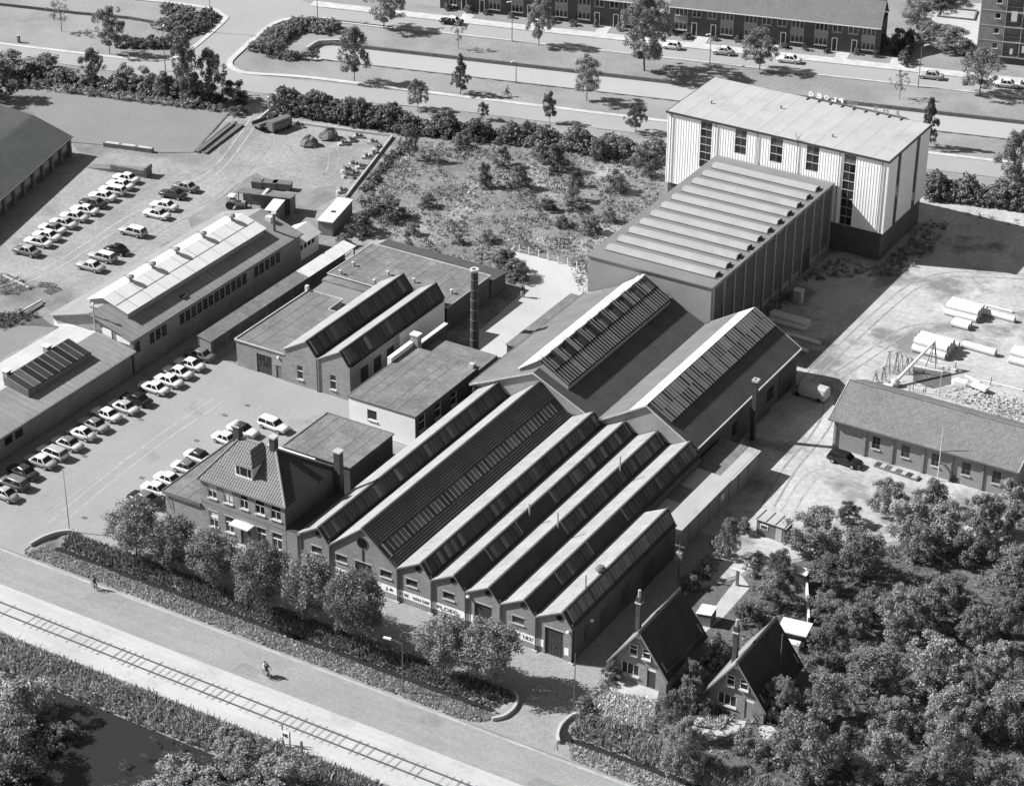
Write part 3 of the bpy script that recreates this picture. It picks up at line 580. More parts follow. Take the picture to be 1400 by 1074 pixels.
# second bay: dark corrugated sheets with a strip of glass
k = 1; sl_ = Vector((BX[2] - BP[1], 0, ZV - BZ[1])); nr = Vector((-sl_.z, 0, sl_.x)).normalized(); nr = nr if nr.z > 0 else -nr
for f0 in [0.03 + 0.055 * i for i in range(8)] + [0.77 + 0.055 * i for i in range(4)]:
    a = Vector((BP[1], 0, BZ[1])) + sl_ * f0; b = a + sl_ * 0.022
    MB().add([(a.x, -0.15, a.z), (a.x + nr.x * 0.09, -0.15, a.z + nr.z * 0.09), (b.x + nr.x * 0.09, -0.15, b.z + nr.z * 0.09), (b.x, -0.15, b.z), (a.x, 38.4, a.z), (a.x + nr.x * 0.09, 38.4, a.z + nr.z * 0.09), (b.x + nr.x * 0.09, 38.4, b.z + nr.z * 0.09), (b.x, 38.4, b.z)],
             [(0, 1, 2, 3), (7, 6, 5, 4), (0, 4, 5, 1), (1, 5, 6, 2), (2, 6, 7, 3)]).build('roof_batten', M['rooffelt'], W, world=True)
q = Vector((BP[1], 0.6, BZ[1])) + sl_ * 0.49
glazing(W, q, (0, 36.5, 0), sl_ * 0.24, 46, M['roofglass2'], M['glassbar'], gap=0.05, barw=0.07, mixed=False)
MB().slab([q + Vector((0, -0.25, 0.16)), q + Vector((0, -0.05, 0.16)), q + sl_ * 0.3 + Vector((0, -0.05, 0.16)), q + sl_ * 0.3 + Vector((0, -0.25, 0.16))][::-1], 0.05).build('flashing', M['kerb'], W, world=True)
# side and back walls (shade put in by darker brick), pilasters, plinth pads
MB().box(-0.25, 0.0, 0.3, 23.3, 0, ZV - 0.05).build('side_wall', M['brick_dark_and_shaded'], W, world=True)
MB().box(-35.3, -35.05, 0.3, 38.1, 0, ZV - 0.05).build('side_wall', M['brick_dark_and_shaded'], W, world=True)
MB().box(-35.1, -4.5, 38.1, 38.38, 0, 3.0).build('back_wall', M['brick_dark_and_shaded'], W, world=True)
MB().box(-4.45, -4.2, 23.6, 38.1, 0, ZV - 0.05).build('side_wall', M['brick_dark_and_shaded'], W, world=True)
MB().box(-4.4, -0.1, 23.3, 23.58, 0, 3.0).build('back_wall', M['brick_dark_and_shaded'], W, world=True)
MB().box(-0.06, 0.14, -0.1, 23.6, ZV - 0.16, ZV - 0.02).build('gutter', M['steel'], W, world=True)
for (ya, yb, zb) in ((2.6, 3.4, 2.9), (6.2, 7.6, 2.9), (11.0, 12.4, 2.9), (16, 18.4, 3.1)):
    d = MB().box(0.0, 0.06, ya, yb, 0.02 if zb > 3 else 1.2, zb).build('side_opening', M['door'], W, world=True)
for i, x in enumerate(BX):
    MB().box(x - 0.2 + (0.2 if i == 0 else 0) - (0.2 if i == 7 else 0), x + 0.2 + (0.2 if i == 0 else 0) - (0.2 if i == 7 else 0), -0.13, -0.002, 0, ZV - 0.25).build('pilaster', M['brick'], W, world=True)
    MB().box(x - 0.32, x + 0.32, -0.42, -0.14, 0, 0.16).build('pilaster_foot', M['concrete2'], W, world=True)
    MB().tube((x + 0.02, -0.2, 0.15), (x + 0.02, -0.2, ZV - 0.1), 0.055, n=6).build('downpipe', M['steel'], W, world=True)
# painted white band, in the stretches between the doors, with the firm's name
for (a, b) in ((-35.1, -27.8), (-25.3, -12.3), (-9.8, -3.5), (-0.95, -0.2)):
    MB().box(a, b, -0.022, -0.004, 0.75, 1.68).build('name_band', M['board'], W, world=True)
for x in (-31.0, -22.0, -17.6, -13.22, -8.85, -4.45):
    MB().box(x - 0.21, x + 0.21, -0.15, -0.132, 0.75, 1.68).build('name_band', M['board'], W, world=True)
for (t_, a, b) in (('N.V.', -34.95, -33.7), ('MACHINE', -33.3, -31.3), ('FABRIEK', -30.6, -27.95), ('J.&', -23.65, -22.6), ('H.W.', -21.7, -20.55), ('VAN DER', -20.1, -17.85), ('PLOEG', -16.9, -14.3), ('OPGER.', -8.6, -6.4), ('1835', -6.0, -4.62)):
    letter(W, t_, a, b, -0.035, 0.98 if t_ != 'VAN DER' else 1.0, 0.46 if t_ != 'VAN DER' else 0.36, M['lettering'], bold=0.0)
for (x, z) in ((-26.6, 0), ): 
    MB().tube((x, -0.06, 3.75), (x, -0.06, 5.3), 0.05, n=6).build('pipe', M['steel'], W, world=True)
for (x, y) in ((-14.2, 15.1), (-9.9, 28.5), (-10.0, 14.2), (-1.3, 5.0)):
    MB().tube((x, y, 5.6), (x, y, 7.9 if x > -14 else 7.2), 0.10, n=8).build('vent_pipe', M['steelpale'], W, world=True)
MB().lathe([(0.0, 0.0), (0.28, 0.0), (0.28, 0.5), (0.55, 0.55), (0.6, 0.7), (0.35, 1.0), (0.0, 1.1)], (-1.5, 8.6, 5.9), 12).build('roof_ventilator', M['rooffelt'], W, world=True)
for (x, y, z) in ((-0.4, -0.35, 4.05), (0.5, 3.2, 3.8), (-12.8, -0.25, 4.1)):
    MB().lathe([(0.0, 0.12), (0.16, 0.08), (0.24, -0.04), (0.20, -0.14), (0.0, -0.18)], (x, y, z), 10).build('lamp', M['lamp'], W, world=True)

# ------------------------------------------------------------------ the two tall halls behind
HL = thing('monitor_hall', 'tall gabled hall with a long raised monitor of white glazing bars on its ridge', 'hall', (-27.4, 39, 0))
YA, YB = 38.6, 67.9; VX, VZ = -18.6, 5.0
MB().box(-36.2, -18.8, YA, YB, 0, 4.9).build('wall', M['brick_dark_and_shaded'], HL, world=True)
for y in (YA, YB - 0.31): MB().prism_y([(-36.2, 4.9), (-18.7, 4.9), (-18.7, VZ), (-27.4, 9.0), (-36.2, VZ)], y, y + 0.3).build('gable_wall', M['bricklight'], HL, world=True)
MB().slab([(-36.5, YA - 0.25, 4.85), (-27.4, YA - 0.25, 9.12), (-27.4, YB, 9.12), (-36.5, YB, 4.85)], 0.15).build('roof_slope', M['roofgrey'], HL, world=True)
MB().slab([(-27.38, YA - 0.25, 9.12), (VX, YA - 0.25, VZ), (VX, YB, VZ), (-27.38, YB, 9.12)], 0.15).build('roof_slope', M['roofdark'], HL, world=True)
for (ax, az, bx_, bz) in ((-36.5, 4.85, -27.4, 9.12), (-27.4, 9.12, VX, VZ)):
    MB().slab([(ax, YA - 0.3, az + 0.08), (ax, YA - 0.3, az - 0.12), (bx_, YA - 0.3, bz - 0.12), (bx_, YA - 0.3, bz + 0.08)], 0.06).build('verge', M['kerb'], HL, world=True)
MB().box(-36.75, -36.4, YA, YB, 4.66, 4.86).build('gutter', M['steel'], HL, world=True)
MY0, MY1 = 39.9, 66.9
mo = MB().prism_y([(-30.1, 7.75), (-23.3, 7.2), (-23.3, 7.9), (-27.4, 10.2), (-30.1, 8.35)], MY0, MY1).build('monitor', M['concwall'], HL, world=True); mo['label'] = 'raised glazed monitor along the ridge'
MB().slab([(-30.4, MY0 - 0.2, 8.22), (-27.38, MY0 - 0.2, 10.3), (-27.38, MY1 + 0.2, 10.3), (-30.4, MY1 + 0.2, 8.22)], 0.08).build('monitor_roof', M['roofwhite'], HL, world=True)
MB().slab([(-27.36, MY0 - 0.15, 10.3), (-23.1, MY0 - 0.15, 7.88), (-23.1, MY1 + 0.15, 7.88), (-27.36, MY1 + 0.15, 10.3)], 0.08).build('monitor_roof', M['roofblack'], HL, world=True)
dn = Vector((-23.2 + 27.3, 0, 7.92 - 10.26))
glazing(HL, (-27.2, MY0, 10.24), (0, MY1 - MY0, 0), dn * 0.46, 45, M['roofglass'], M['glassbar'], gap=0.05, lift=0.14, barw=0.08, bars=lambda i: i % 5 in (0, 1, 2))
glazing(HL, (-27.2 + dn.x * 0.47, MY0, 10.24 + dn.z * 0.47), (0, MY1 - MY0, 0), dn * 0.50, 45, M['roofglass'], M['glassbar'], gap=0.05, lift=0.04, barw=0.08)
for i in range(9):                      # opening lights standing proud in the upper row
    y = MY0 + 0.7 + i * 3.0; a = Vector((-27.3, y, 10.40)); d = dn * 0.45; u = Vector((0, 1.35, 0)); up_v = Vector((0.1, 0, 0.22))
    MB().box(-27.75, -27.05, y - 0.1, y + 1.5, 10.28, 10.50).build('ridge_flap', M['roofwhite'], HL, world=True)
MB().box(-27.6, -27.2, MY0 - 0.2, MY1 + 0.2, 10.24, 10.36).build('ridge_cap', M['kerb'], HL, world=True)

HR = thing('hall', 'tall gabled hall with a white ridge strip and glazed upper slope beside a pipe chimney', 'hall', (-11.9, 39, 0))
MB().box(-18.5, -5.3, YA, YB, 0, 4.9).build('wall', M['brick_dark_and_shaded'], HR, world=True)  # shade of the yard side put into the wall colour
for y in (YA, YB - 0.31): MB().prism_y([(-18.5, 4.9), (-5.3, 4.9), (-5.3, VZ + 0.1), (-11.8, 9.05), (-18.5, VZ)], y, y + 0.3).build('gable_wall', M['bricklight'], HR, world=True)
def on_l(x): return VZ + (x - VX) / (-11.8 - VX) * (9.2 - VZ)
def on_r(x): return 9.2 + (x + 11.8) / (-5.0 + 11.8) * (5.2 - 9.2)
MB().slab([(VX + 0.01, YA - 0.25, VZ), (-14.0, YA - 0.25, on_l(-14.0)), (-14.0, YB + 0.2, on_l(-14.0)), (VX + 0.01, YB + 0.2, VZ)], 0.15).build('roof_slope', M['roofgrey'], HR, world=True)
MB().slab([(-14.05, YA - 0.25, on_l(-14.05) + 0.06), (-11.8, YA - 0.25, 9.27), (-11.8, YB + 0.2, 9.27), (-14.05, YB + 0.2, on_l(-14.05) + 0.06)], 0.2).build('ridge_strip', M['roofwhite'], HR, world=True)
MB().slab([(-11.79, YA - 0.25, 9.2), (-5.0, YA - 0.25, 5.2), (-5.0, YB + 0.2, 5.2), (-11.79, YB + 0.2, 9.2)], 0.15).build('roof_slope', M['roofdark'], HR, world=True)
for (ax, az, bx_, bz) in ((VX, VZ, -11.8, 9.2), (-11.8, 9.2, -5.0, 5.2)):
    for yy in (YA - 0.3, YB + 0.25): MB().slab([(ax, yy, az + 0.08), (ax, yy, az - 0.14), (bx_, yy, bz - 0.14), (bx_, yy, bz + 0.08)], 0.05).build('verge', M['kerb'], HR, world=True)
MB().slab([(-11.7, YA + 0.3, 9.42), (-8.6, YA + 0.3, 7.6), (-8.6, YB, 7.6), (-11.7, YB, 9.42)], 0.22).build('monitor', M['roofblack'], HR, world=True)
glazing(HR, (-11.6, YA + 0.4, 9.38), (0, YB - YA - 0.6, 0), Vector((3.0, 0, -1.765)), 44, M['roofglass2'], M['glassbar'], gap=0.05, lift=0.05, rows=2, barw=0.08)
MB().box(-5.25, -4.86, YA - 0.1, YB + 0.2, 5.0, 5.2).build('gutter', M['kerb'], HR, world=True)
MB().box(-5.36, -5.22, 62.5, 66.2, 0.02, 4.0).build('door', M['door'], HR, world=True)
for y in (49, 54, 59): MB().box(-5.36, -5.24, y, y + 1.8, 1.5, 3.2).build('side_window', M['glass'], HR, world=True)
MB().tube((-4.95, 66.4, 0), (-4.95, 66.4, 5.0), 0.06, n=6).build('downpipe', M['steel'], HR, world=True)
# pipe chimney on the hall's yard side
PC = thing('pipe_chimney', 'slim square brick chimney with open top beside the hall eaves', 'chimney', (-3.9, 52.2, 0))
MB().box(-4.22, -3.68, 51.93, 52.47, 0, 8.2).build('shaft', M['chimneybrick'], PC, world=True)
cp = MB()
for (a, b, c, d) in ((-4.35, -4.15, 51.8, 52.6), (-3.75, -3.55, 51.8, 52.6), (-4.15, -3.75, 51.8, 52.0), (-4.15, -3.75, 52.4, 52.6)): cp.box(a, b, c, d, 8.2, 8.5)
cp.build('cap', M['concrete2'], PC, world=True)
# low lean-to beside the hall, in front of it
LT = thing('side_shed', 'long low shed with a patchy pale flat roof between workshop and yard', 'shed', (-2, 34, 0))
poly_wall(LT, [(-4.15, 23.62), (0.0, 23.62), (0.0, 45.2), (-4.9, 45.2), (-4.9, 38.6), (-4.15, 38.6)], 0, 3.1, M['concwall'])
MB().slab([(-4.2, 23.65, 3.45), (0.25, 23.65, 3.15), (0.25, 37.5, 3.15), (-4.2, 37.5, 3.45)], 0.14).build('roof', M['roofpale'], LT, world=True)
MB().slab([(-5.0, 37.55, 3.30), (0.28, 37.55, 3.02), (0.28, 45.5, 3.02), (-5.0, 45.5, 3.30)], 0.14).build('roof', M['rooffelt'], LT, world=True)
MB().slab([(-1.3, 37.6, 3.15), (0.30, 37.6, 3.06), (0.30, 45.5, 3.06), (-1.3, 45.5, 3.15)], 0.03).build('roof_strip', M['roofpale'], LT, world=True)
MB().slab([(-4.2, 29.5, 3.463), (-2.5, 29.5, 3.349), (-2.5, 33.0, 3.349), (-4.2, 33.0, 3.463)], 0.008).build('roof_patch', M['rooffelt'], LT, world=True)
for i in range(8):
    MB().box(0.0, 0.09, 24.4 + i * 2.6, 24.62 + i * 2.6, 0, 3.0).build('post', M['concwall'], LT, world=True)
MB().box(0.0, 0.05, 35.4, 36.1, 1.3, 2.0).build('window', M['white'], LT, world=True)
# strip of flat roof left of the monitor hall
NS = thing('narrow_annex', 'narrow dark flat roofed annex along the monitor hall wall', 'annex', (-37.6, 59, 0))
MB().box(-38.4, -36.8, 50.6, 67.4, 0, 4.3).build('wall', M['brick_dark_and_shaded'], NS, world=True)
flat_roof(NS, [(-38.4, 50.6), (-36.9, 50.6), (-36.9, 67.4), (-38.4, 67.4)], 4.3, M['rooffelt'], edge=None)

# ------------------------------------------------------------------ big concrete hall with ribbed roof
RH = thing('ribbed_roof_hall', 'high concrete hall with eleven pale cross ribs on its flat roof', 'hall', (-27.2, 87, 0))
RX, RL, RF, RB, RZ = -18.05, -36.3, 68.15, 106.6, 10.35
MB().box(RL, RX, RF, RB, 0, RZ).build('wall', M['concwall'], RH, world=True)
MB().box(RL - 0.2, RX + 0.25, RF - 0.25, RB, RZ, RZ + 0.16).build('roof', M['roofrib'], RH, world=True)
rib = MB().prism_x([(0, 0), (1.45, 0), (1.38, 0.34), (0.35, 0.5)], 0, 16.2).mesh('rib', M['ribpale'])
rend = MB().prism_x([(-0.05, 0), (1.5, 0), (1.42, 0.38), (0.33, 0.55)], 0, 0.14).mesh('rib_end', M['roofblack'])
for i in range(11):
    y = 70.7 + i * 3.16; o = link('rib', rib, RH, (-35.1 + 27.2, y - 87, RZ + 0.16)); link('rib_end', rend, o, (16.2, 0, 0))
    MB().box(-35.1, -18.3, y - 0.36, y - 0.03, RZ + 0.155, RZ + 0.185).build('rib_shade_strip', M['roofdark'], RH, world=True); MB().box(-35.1, -18.3, y + 1.48, y + 1.62, RZ + 0.155, RZ + 0.185).build('rib_shade_strip', M['rooffelt'], RH, world=True)  # dark strips painting the shading along both sides of each rib
pl = MB().box(0, 0.26, -0.17, 0.17, 0, RZ - 0.02).mesh('pilaster', M['bricklight'])
for i in range(13): link('pilaster', pl, RH, (RX + 27.2, 68.5 + i * 3.14 - 87, 0))
pn = MB().box(0, 0.05, -1.25, 1.25, 1.0, RZ - 0.6).mesh('wall_panel', M['plinth'])
for i in range(12): link('wall_panel', pn, RH, (RX + 27.2, 70.07 + i * 3.14 - 87, 0))
MB().box(RX, RX + 0.1, 97.0, 100.0, 0.02, 3.2).build('door', M['door'], RH, world=True)
bn = thing('yard_hut', 'small pale switch hut against the dark hall wall', 'hut', (-14.6, 88.9, 0))
MB().box(-15.2, -14.1, 88.6, 89.6, 0, 1.9).build('body', M['roofpale'], bn, world=True); MB().box(-15.3, -14.0, 88.5, 89.7, 1.9, 2.0).build('roof', M['roofwhite'], bn, world=True); MB().box(-14.68, -14.62, 88.58, 88.6, 0.1, 1.8).build('door_joint', M['steel'], bn, world=True)

# ------------------------------------------------------------------ white clad hall
WH_ = thing('white_hall', 'tall white ribbed metal clad hall on a dark plinth with roof letters', 'hall', (-27.4, 114.5, 0))
x0, x1, y0, y1, zb, zt = -44.7, -10.1, 106.8, 122.1, 4.35, 15.35
MB().box(x0 + 0.3, x1 - 0.3, y0 + 0.3, y1 - 0.3, 0, zb + 0.2).build('plinth', M['plinth'], WH_, world=True)
wins = [(-39.3, -37.45, 8.0, 15.2), (-33.75, -31.9, 11.45, 15.2), (-28.15, -26.2, 11.45, 15.2), (-22.5, -20.55, 11.4, 15.2), (-16.75, -14.9, zb, 15.2)]
def ribbed(mb, xa, xb, za, zc):
    n = max(1, int(round((xb - xa) / 0.42))); s = (xb - xa) / n
    for i in range(n):
        xs_ = [xa + s * (i + q) for q in (0, 0.12, 0.3, 0.42, 1.0)]; d_ = [0, -0.035, -0.035, 0, 0]
        for j in range(4): mb.quad((xs_[j], y0 + d_[j], za), (xs_[j + 1], y0 + d_[j + 1], za), (xs_[j + 1], y0 + d_[j + 1], zc), (xs_[j], y0 + d_[j], zc))
edges = [x0] + [v for w_ in wins for v in w_[:2]] + [x1]
for i in range(0, len(edges), 2): ribbed_mb = MB(); ribbed(ribbed_mb, edges[i], edges[i + 1], zb, zt); ribbed_mb.build('cladding', M['cladding'], WH_, world=True)
for (a, b, c, d) in wins:
    if c > zb + 0.1: m_ = MB(); ribbed(m_, a, b, zb, c); m_.build('cladding', M['cladding'], WH_, world=True)
    nz = max(3, int(round((d - c) / 1.3))); hh = (d - c) / nz
    fr = MB()
    for j in range(nz + 1): fr.box(a, b, y0 + 0.0, y0 + 0.12, c + hh * j - 0.035, c + hh * j + 0.035)
    fr.box(a, a + 0.05, y0 + 0.02, y0 + 0.14, c, d); fr.box(b - 0.05, b, y0 + 0.02, y0 + 0.14, c, d); fr.box((a + b) / 2 - 0.015, (a + b) / 2 + 0.015, y0 + 0.06, y0 + 0.13, c, d)
    fo = fr.build('window', M['steelpale'], WH_, world=True)
    for j in range(nz):
        for (e0, e1) in ((a + 0.07, (a + b) / 2 - 0.03), ((a + b) / 2 + 0.03, b - 0.07)):
            MB().box(e0, e1, y0 + 0.10, y0 + 0.12, c + hh * j + 0.06, c + hh * (j + 1) - 0.06).build('pane', M['roofglass2'] if j == nz - 1 else M['glass'], fo, world=True)
MB().box(x0, x1, y0 + 0.16, y1, zb, zt).build('core_wall', M['cladside'], WH_, world=True)
for (a, b) in ((y0, 110.15), (111.45, 117.05), (118.4, y1)): MB().box(x1, x1 + 0.12, a, b, zb, zt - 0.15).build('side_panel', M['cladside'], WH_, world=True)
for (a, b) in ((110.15, 111.45), (117.05, 118.4)):
    so = MB().box(x1, x1 + 0.04, a, b, zb, zt - 0.15).build('window_strip', M['glass'], WH_, world=True)
    for j in range(9): MB().box(x1 + 0.04, x1 + 0.07, a, b, zb + 0.3 + j * 1.2, zb + 0.36 + j * 1.2).build('glazing_bar', M['steel'], so, world=True)
MB().box(x0 - 0.25, x1 + 0.3, y0 - 0.3, y1 + 0.25, zt, zt + 0.22).build('roof_slab', M['roofblack'], WH_, world=True)
MB().box(x0 - 0.05, x1 + 0.1, y0 - 0.1, y1 + 0.05, zt + 0.2, zt + 0.27).build('roof', M['roofpale'], WH_, world=True)
for i in range(11): x = x0 + 2.6 + i * 2.95; MB().box(x, x + 0.07, y0, y1, zt + 0.268, zt + 0.282).build('roof_seam', M['ribpale'], WH_, world=True)
for p in ((-40.5, 112.5), (-31.0, 116.2), (-20.2, 110.4)): MB().lathe([(0.12, 0), (0.12, 0.35), (0.2, 0.4), (0, 0.5)], (p[0], p[1], zt + 0.26), 8).build('roof_vent', M['steel'], WH_, world=True)
for x in (-44.0, -36.8, -30.2, -23.9, -17.4, -10.9):
    if x in (-36.8, -23.9): z_ = 10.6
    else: z_ = zb if x < -43 or x > -18 else 10.6
    MB().tube((x, y0 - 0.16, z_), (x, y0 - 0.16, zt), 0.06, n=6).build('downpipe', M['steel'], WH_, world=True)
for dx_ in (-0.35, 0.35): MB().tube((-23.9, y0 - 0.2, zt + 0.2), (-23.9 + dx_, y0 - 0.2, zt + 1.3), 0.04, n=5).build('antenna_rod', M['steel'], WH_, world=True)
MB().box(-29.6, -13.6, y1 - 0.25, y1 - 0.1, zt + 0.45, zt + 0.58).build('sign_beam', M['steel'], WH_, world=True)
for i in range(9): x = -29.2 + i * 1.85; MB().box(x - 0.06, x + 0.06, y1 - 1.0, y1 - 0.1, zt + 0.26, zt + 0.46).build('sign_foot', M['steel'], WH_, world=True)
for ch, x in (('G', -28.9), ('E', -27.62), ('O', -26.43), ('L', -25.25), ('P', -24.15), ('D', -22.75), ('V', -21.8), ('W', -18.6), ('H', -17.0), ('J', -15.0)):
    s_ = 0.4 if ch in 'DV' else 0.6
    letter(WH_, ch, x + 0.4, x - 0.35, y1 - 0.1, zt + 0.6, s_ + 0.12, M['board'] if ch in 'PLOEG' else M['concwall'], 'roof_letter', True, 0.03)

# ------------------------------------------------------------------ office with hipped tile roof
OF = thing('office_house', 'two storey brick office house with hipped pantile roof and dormer', 'office', (-43, 5, 0))
ox0, ox1, oy0, oy1, oe = -48.9, -37.0, 0.0, 9.8, 7.32
up_w = [(-47.82, -46.55), (-45.57, -44.3), (-43.26, -42.1), (-41.16, -39.8), (-39.0, -37.55)]
fh = [(a - ox0, b - ox0, 5.2, 7.05) for a, b in up_w] + [(a - ox0, b - ox0, 1.3, 3.4) for i, (a, b) in enumerate(up_w) if i != 2] + [(-43.4 - ox0, -42.0 - ox0, 0.3, 3.2)]
wall_holes(MB(), (ox0, oy0), (ox1, oy0), 0, oe, fh).build('front_wall', M['brick'], OF, world=True)
mb = MB(); wall_holes(mb, (ox1, oy0), (ox1, oy1), 0, oe); wall_holes(mb, (ox1, oy1), (ox0, oy1), 0, oe); wall_holes(mb, (ox0, oy1), (ox0, oy0), 0, oe); mb.build('wall', M['brick_dark_and_shaded'], OF, world=True)  # same house brick, its shade put in by a darker colour
for i, (a, b) in enumerate(up_w):
    window(OF, ((a + b) / 2, oy0, 5.2), 0, b - a, 1.85, 'office', blind=(1 if i == 1 else 2 if i == 0 else False))
    if i != 2: window(OF, ((a + b) / 2, oy0, 1.3), 0, b - a, 2.1, 'office', blind=2 if i == 0 else False)
    MB().box(a - 0.1, b + 0.1, oy0 - 0.03, oy0, 3.41, 3.58).build('lintel', M['concrete2'], OF, world=True)
dd = MB().box(-43.35, -42.05, 0.1, 0.16, 0.3, 3.15).build('door', M['door'], OF, world=True); MB().box(-42.25, -42.17, 0.05, 0.1, 1.3, 1.5).build('handle', M['chrome'], dd, world=True)
MB().box(-44.1, -41.4, -1.3, 0.0, 3.28, 3.42).build('canopy', M['roofwhite'], OF, world=True)
MB().box(-43.8, -41.7, -1.2, -0.02, 0, 0.28).build('doorstep', M['concrete2'], OF, world=True)
MB().box(ox0 - 0.03, ox1 + 0.03, -0.04, 0.0, 4.3, 4.9).build('string_band', M['bricklight'], OF, world=True)
e = 0.2; zr = 10.9; rl, rrg = -46.6, -41.7; ym = 5.0
A = (ox0 - e, oy0 - e, oe); B = (ox1 + e, oy0 - e, oe); C_ = (ox1 + e, oy1 + e, oe); D = (ox0 - e, oy1 + e, oe); P1 = (rl, ym, zr); P2 = (rrg, ym, zr)
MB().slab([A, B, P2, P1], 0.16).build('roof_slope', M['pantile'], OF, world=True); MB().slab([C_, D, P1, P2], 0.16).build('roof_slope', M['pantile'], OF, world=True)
MB().slab([B, C_, P2], 0.16).build('roof_slope', M['pantile_shaded'], OF, world=True); MB().slab([D, A, P1], 0.16).build('roof_slope', M['pantile_shaded'], OF, world=True)  # hips in the darkened tiles, shade by colour
for p, q in ((A, P1), (B, P2), (C_, P2), (D, P1), (P1, P2)): MB().tube(Vector(p) + Vector((0, 0, 0.03)), Vector(q) + Vector((0, 0, 0.03)), 0.13, n=6).build('ridge_tile', M['bricklight'], OF, world=True)
MB().box(ox0 - e, ox1 + e, oy0 - e - 0.1, oy0 - e + 0.0, oe - 0.12, oe - 0.02).build('gutter', M['steel'], OF, world=True)
MB().box(ox0 - e, ox1 + e, oy0 - e, oy0, oe - 0.17, oe - 0.13).build('soffit', M['wood'], OF, world=True)
for (x, w_) in ((-46.95, 0.42), (-41.9, 0.35)):
    ch = MB().box(x - w_, x + w_, 4.6, 5.4, 10.3, 12.3).build('chimney', M['chimneybrick'], OF, world=True)
    MB().box(x - w_ - 0.1, x + w_ + 0.1, 4.5, 5.5, 12.3, 12.5).build('chimney_cap', M['concrete2'], ch, world=True)
    if x < -45: MB().lathe([(0.0, 0), (0.4, 0), (0.5, 0.25), (0.3, 0.5), (0, 0.55)], (x, 5.0, 12.5), 10).build('chimney_pot', M['concrete2'], ch, world=True)
ch = MB().box(-36.9, -36.1, 9.5, 10.3, 0, 9.6).build('chimney', M['chimneybrick'], OF, world=True); MB().box(-37.0, -36.0, 9.4, 10.4, 9.6, 9.8).build('chimney_cap', M['concrete2'], ch, world=True)
dm = MB().box(-44.7, -42.35, 1.3, 4.2, 8.0, 10.0).build('dormer', M['white'], OF, world=True)
for i, (a, b) in enumerate(((-44.52, -44.17), (-43.97, -43.08), (-42.88, -42.53))): MB().box(a, b, 1.25, 1.3, 8.72, 9.68).build('dormer_pane', M['glass'], dm, world=True)
MB().add([(-44.95, 1.1, 9.95), (-42.1, 1.1, 9.95), (-42.1, 5.0, 9.95), (-44.95, 5.0, 9.95), (-43.5, 2.7, 11.3), (-43.5, 5.0, 11.3)], [(0, 1, 4), (1, 2, 5, 4), (3, 0, 4, 5), (0, 3, 2, 1), (2, 3, 5)]).build('dormer_roof', M['pantile'], dm, world=True)
MB().box(-37.0, -35.32, 0.02, 0.3, 0, 4.3).build('link_wall', M['brick'], OF, world=True)
MB().slab([(-37.0, 0.02, 4.4), (-35.32, 0.02, 4.4), (-35.32, 9.6, 4.4), (-37.0, 9.6, 4.4)], 0.12).build('link_roof', M['roofdark'], OF, world=True)
AN = thing('office_annex', 'flat gravel roofed annex with plain brick walls beside the office house', 'annex', (-51.5, 7, 0))
poly_wall(AN, [(-54.2, 0.1), (-48.92, 0.1), (-48.92, 14.5), (-54.2, 14.5)], 0, 3.75, M['bricklight'])
MB().box(-54.45, -48.95, -0.15, 14.7, 3.75, 3.95).build('roof', M['rooffelt'], AN, world=True); MB().box(-54.5, -48.93, -0.2, -0.14, 3.55, 4.02).build('fascia', M['wood'], AN, world=True); MB().box(-54.5, -54.38, -0.2, 14.7, 3.9, 4.05).build('roof_edge', M['wood'], AN, world=True)
MB().tube((-53.3, 0.0, 1.6), (-53.9, -0.15, 3.5), 0.04, n=5).build('wall_bracket', M['steel'], AN, world=True)

# ------------------------------------------------------------------ flat roofed blocks behind the office
F2 = thing('flat_roofed_store', 'square flat roofed brick store directly behind the office roof', 'building', (-43.5, 20, 0))
p2 = [(-48.2, 15.2), (-38.7, 15.2), (-38.7, 24.3), (-48.2, 24.3)]
poly_wall(F2, p2, 0, 3.9, M['brick_dark_and_shaded']); flat_roof(F2, p2, 3.9, M['rooffelt'], edge='rooffelt')
MB().box(-47.9, -41.2, 11.6, 11.9, 0, 6.2).build('screen_wall', M['plaster'], F2, world=True)
F1 = thing('white_walled_block', 'flat roofed block with white rendered front wall and plain brick side', 'building', (-43.2, 36, 0))
p1 = [(-48.1, 28.75), (-38.35, 28.75), (-38.35, 43.6), (-48.1, 43.6)]
wall_holes(MB(), p1[0], p1[1], 0, 4.3, [(2.7, 4.15, 2.0, 3.4)]).build('front_wall', M['plaster'], F1, world=True)
sd = wall_holes(MB(), p1[1], p1[2], 0, 4.3, [(0.9, 2.3, 1.7, 3.8), (4.5, 5.9, 1.7, 3.8), (8.3, 9.6, 1.7, 3.5)])
for i in (2, 3): wall_holes(sd, p1[i], p1[(i + 1) % 4], 0, 4.3)
sd.build('wall', M['brick_dark_and_shaded'], F1, world=True)
window(F1, (-44.68, 28.75, 2.0), 0, 1.45, 1.4, 'plain')
for (a, b, z_) in ((0.9, 2.3, 2.1), (4.5, 5.9, 2.1), (8.3, 9.6, 1.8)): window(F1, (-38.35, 28.75 + (a + b) / 2, 1.7), math.pi / 2, b - a, z_, 'transom')
flat_roof(F1, p1, 4.3, M['rooffelt'], edge='wood', rim=0.04)
MB().box(-48.9, -48.3, 38.6, 44.2, 0, 5.1).build('parapet', M['plaster'], F1, world=True)
MB().box(-48.7, -47.6, 43.7, 44.6, 0, 6.0).build('chimney', M['bricklight'], F1, world=True); MB().box(-48.8, -47.5, 43.6, 44.7, 6.0, 6.2).build('chimney_cap', M['roofwhite'], F1, world=True)
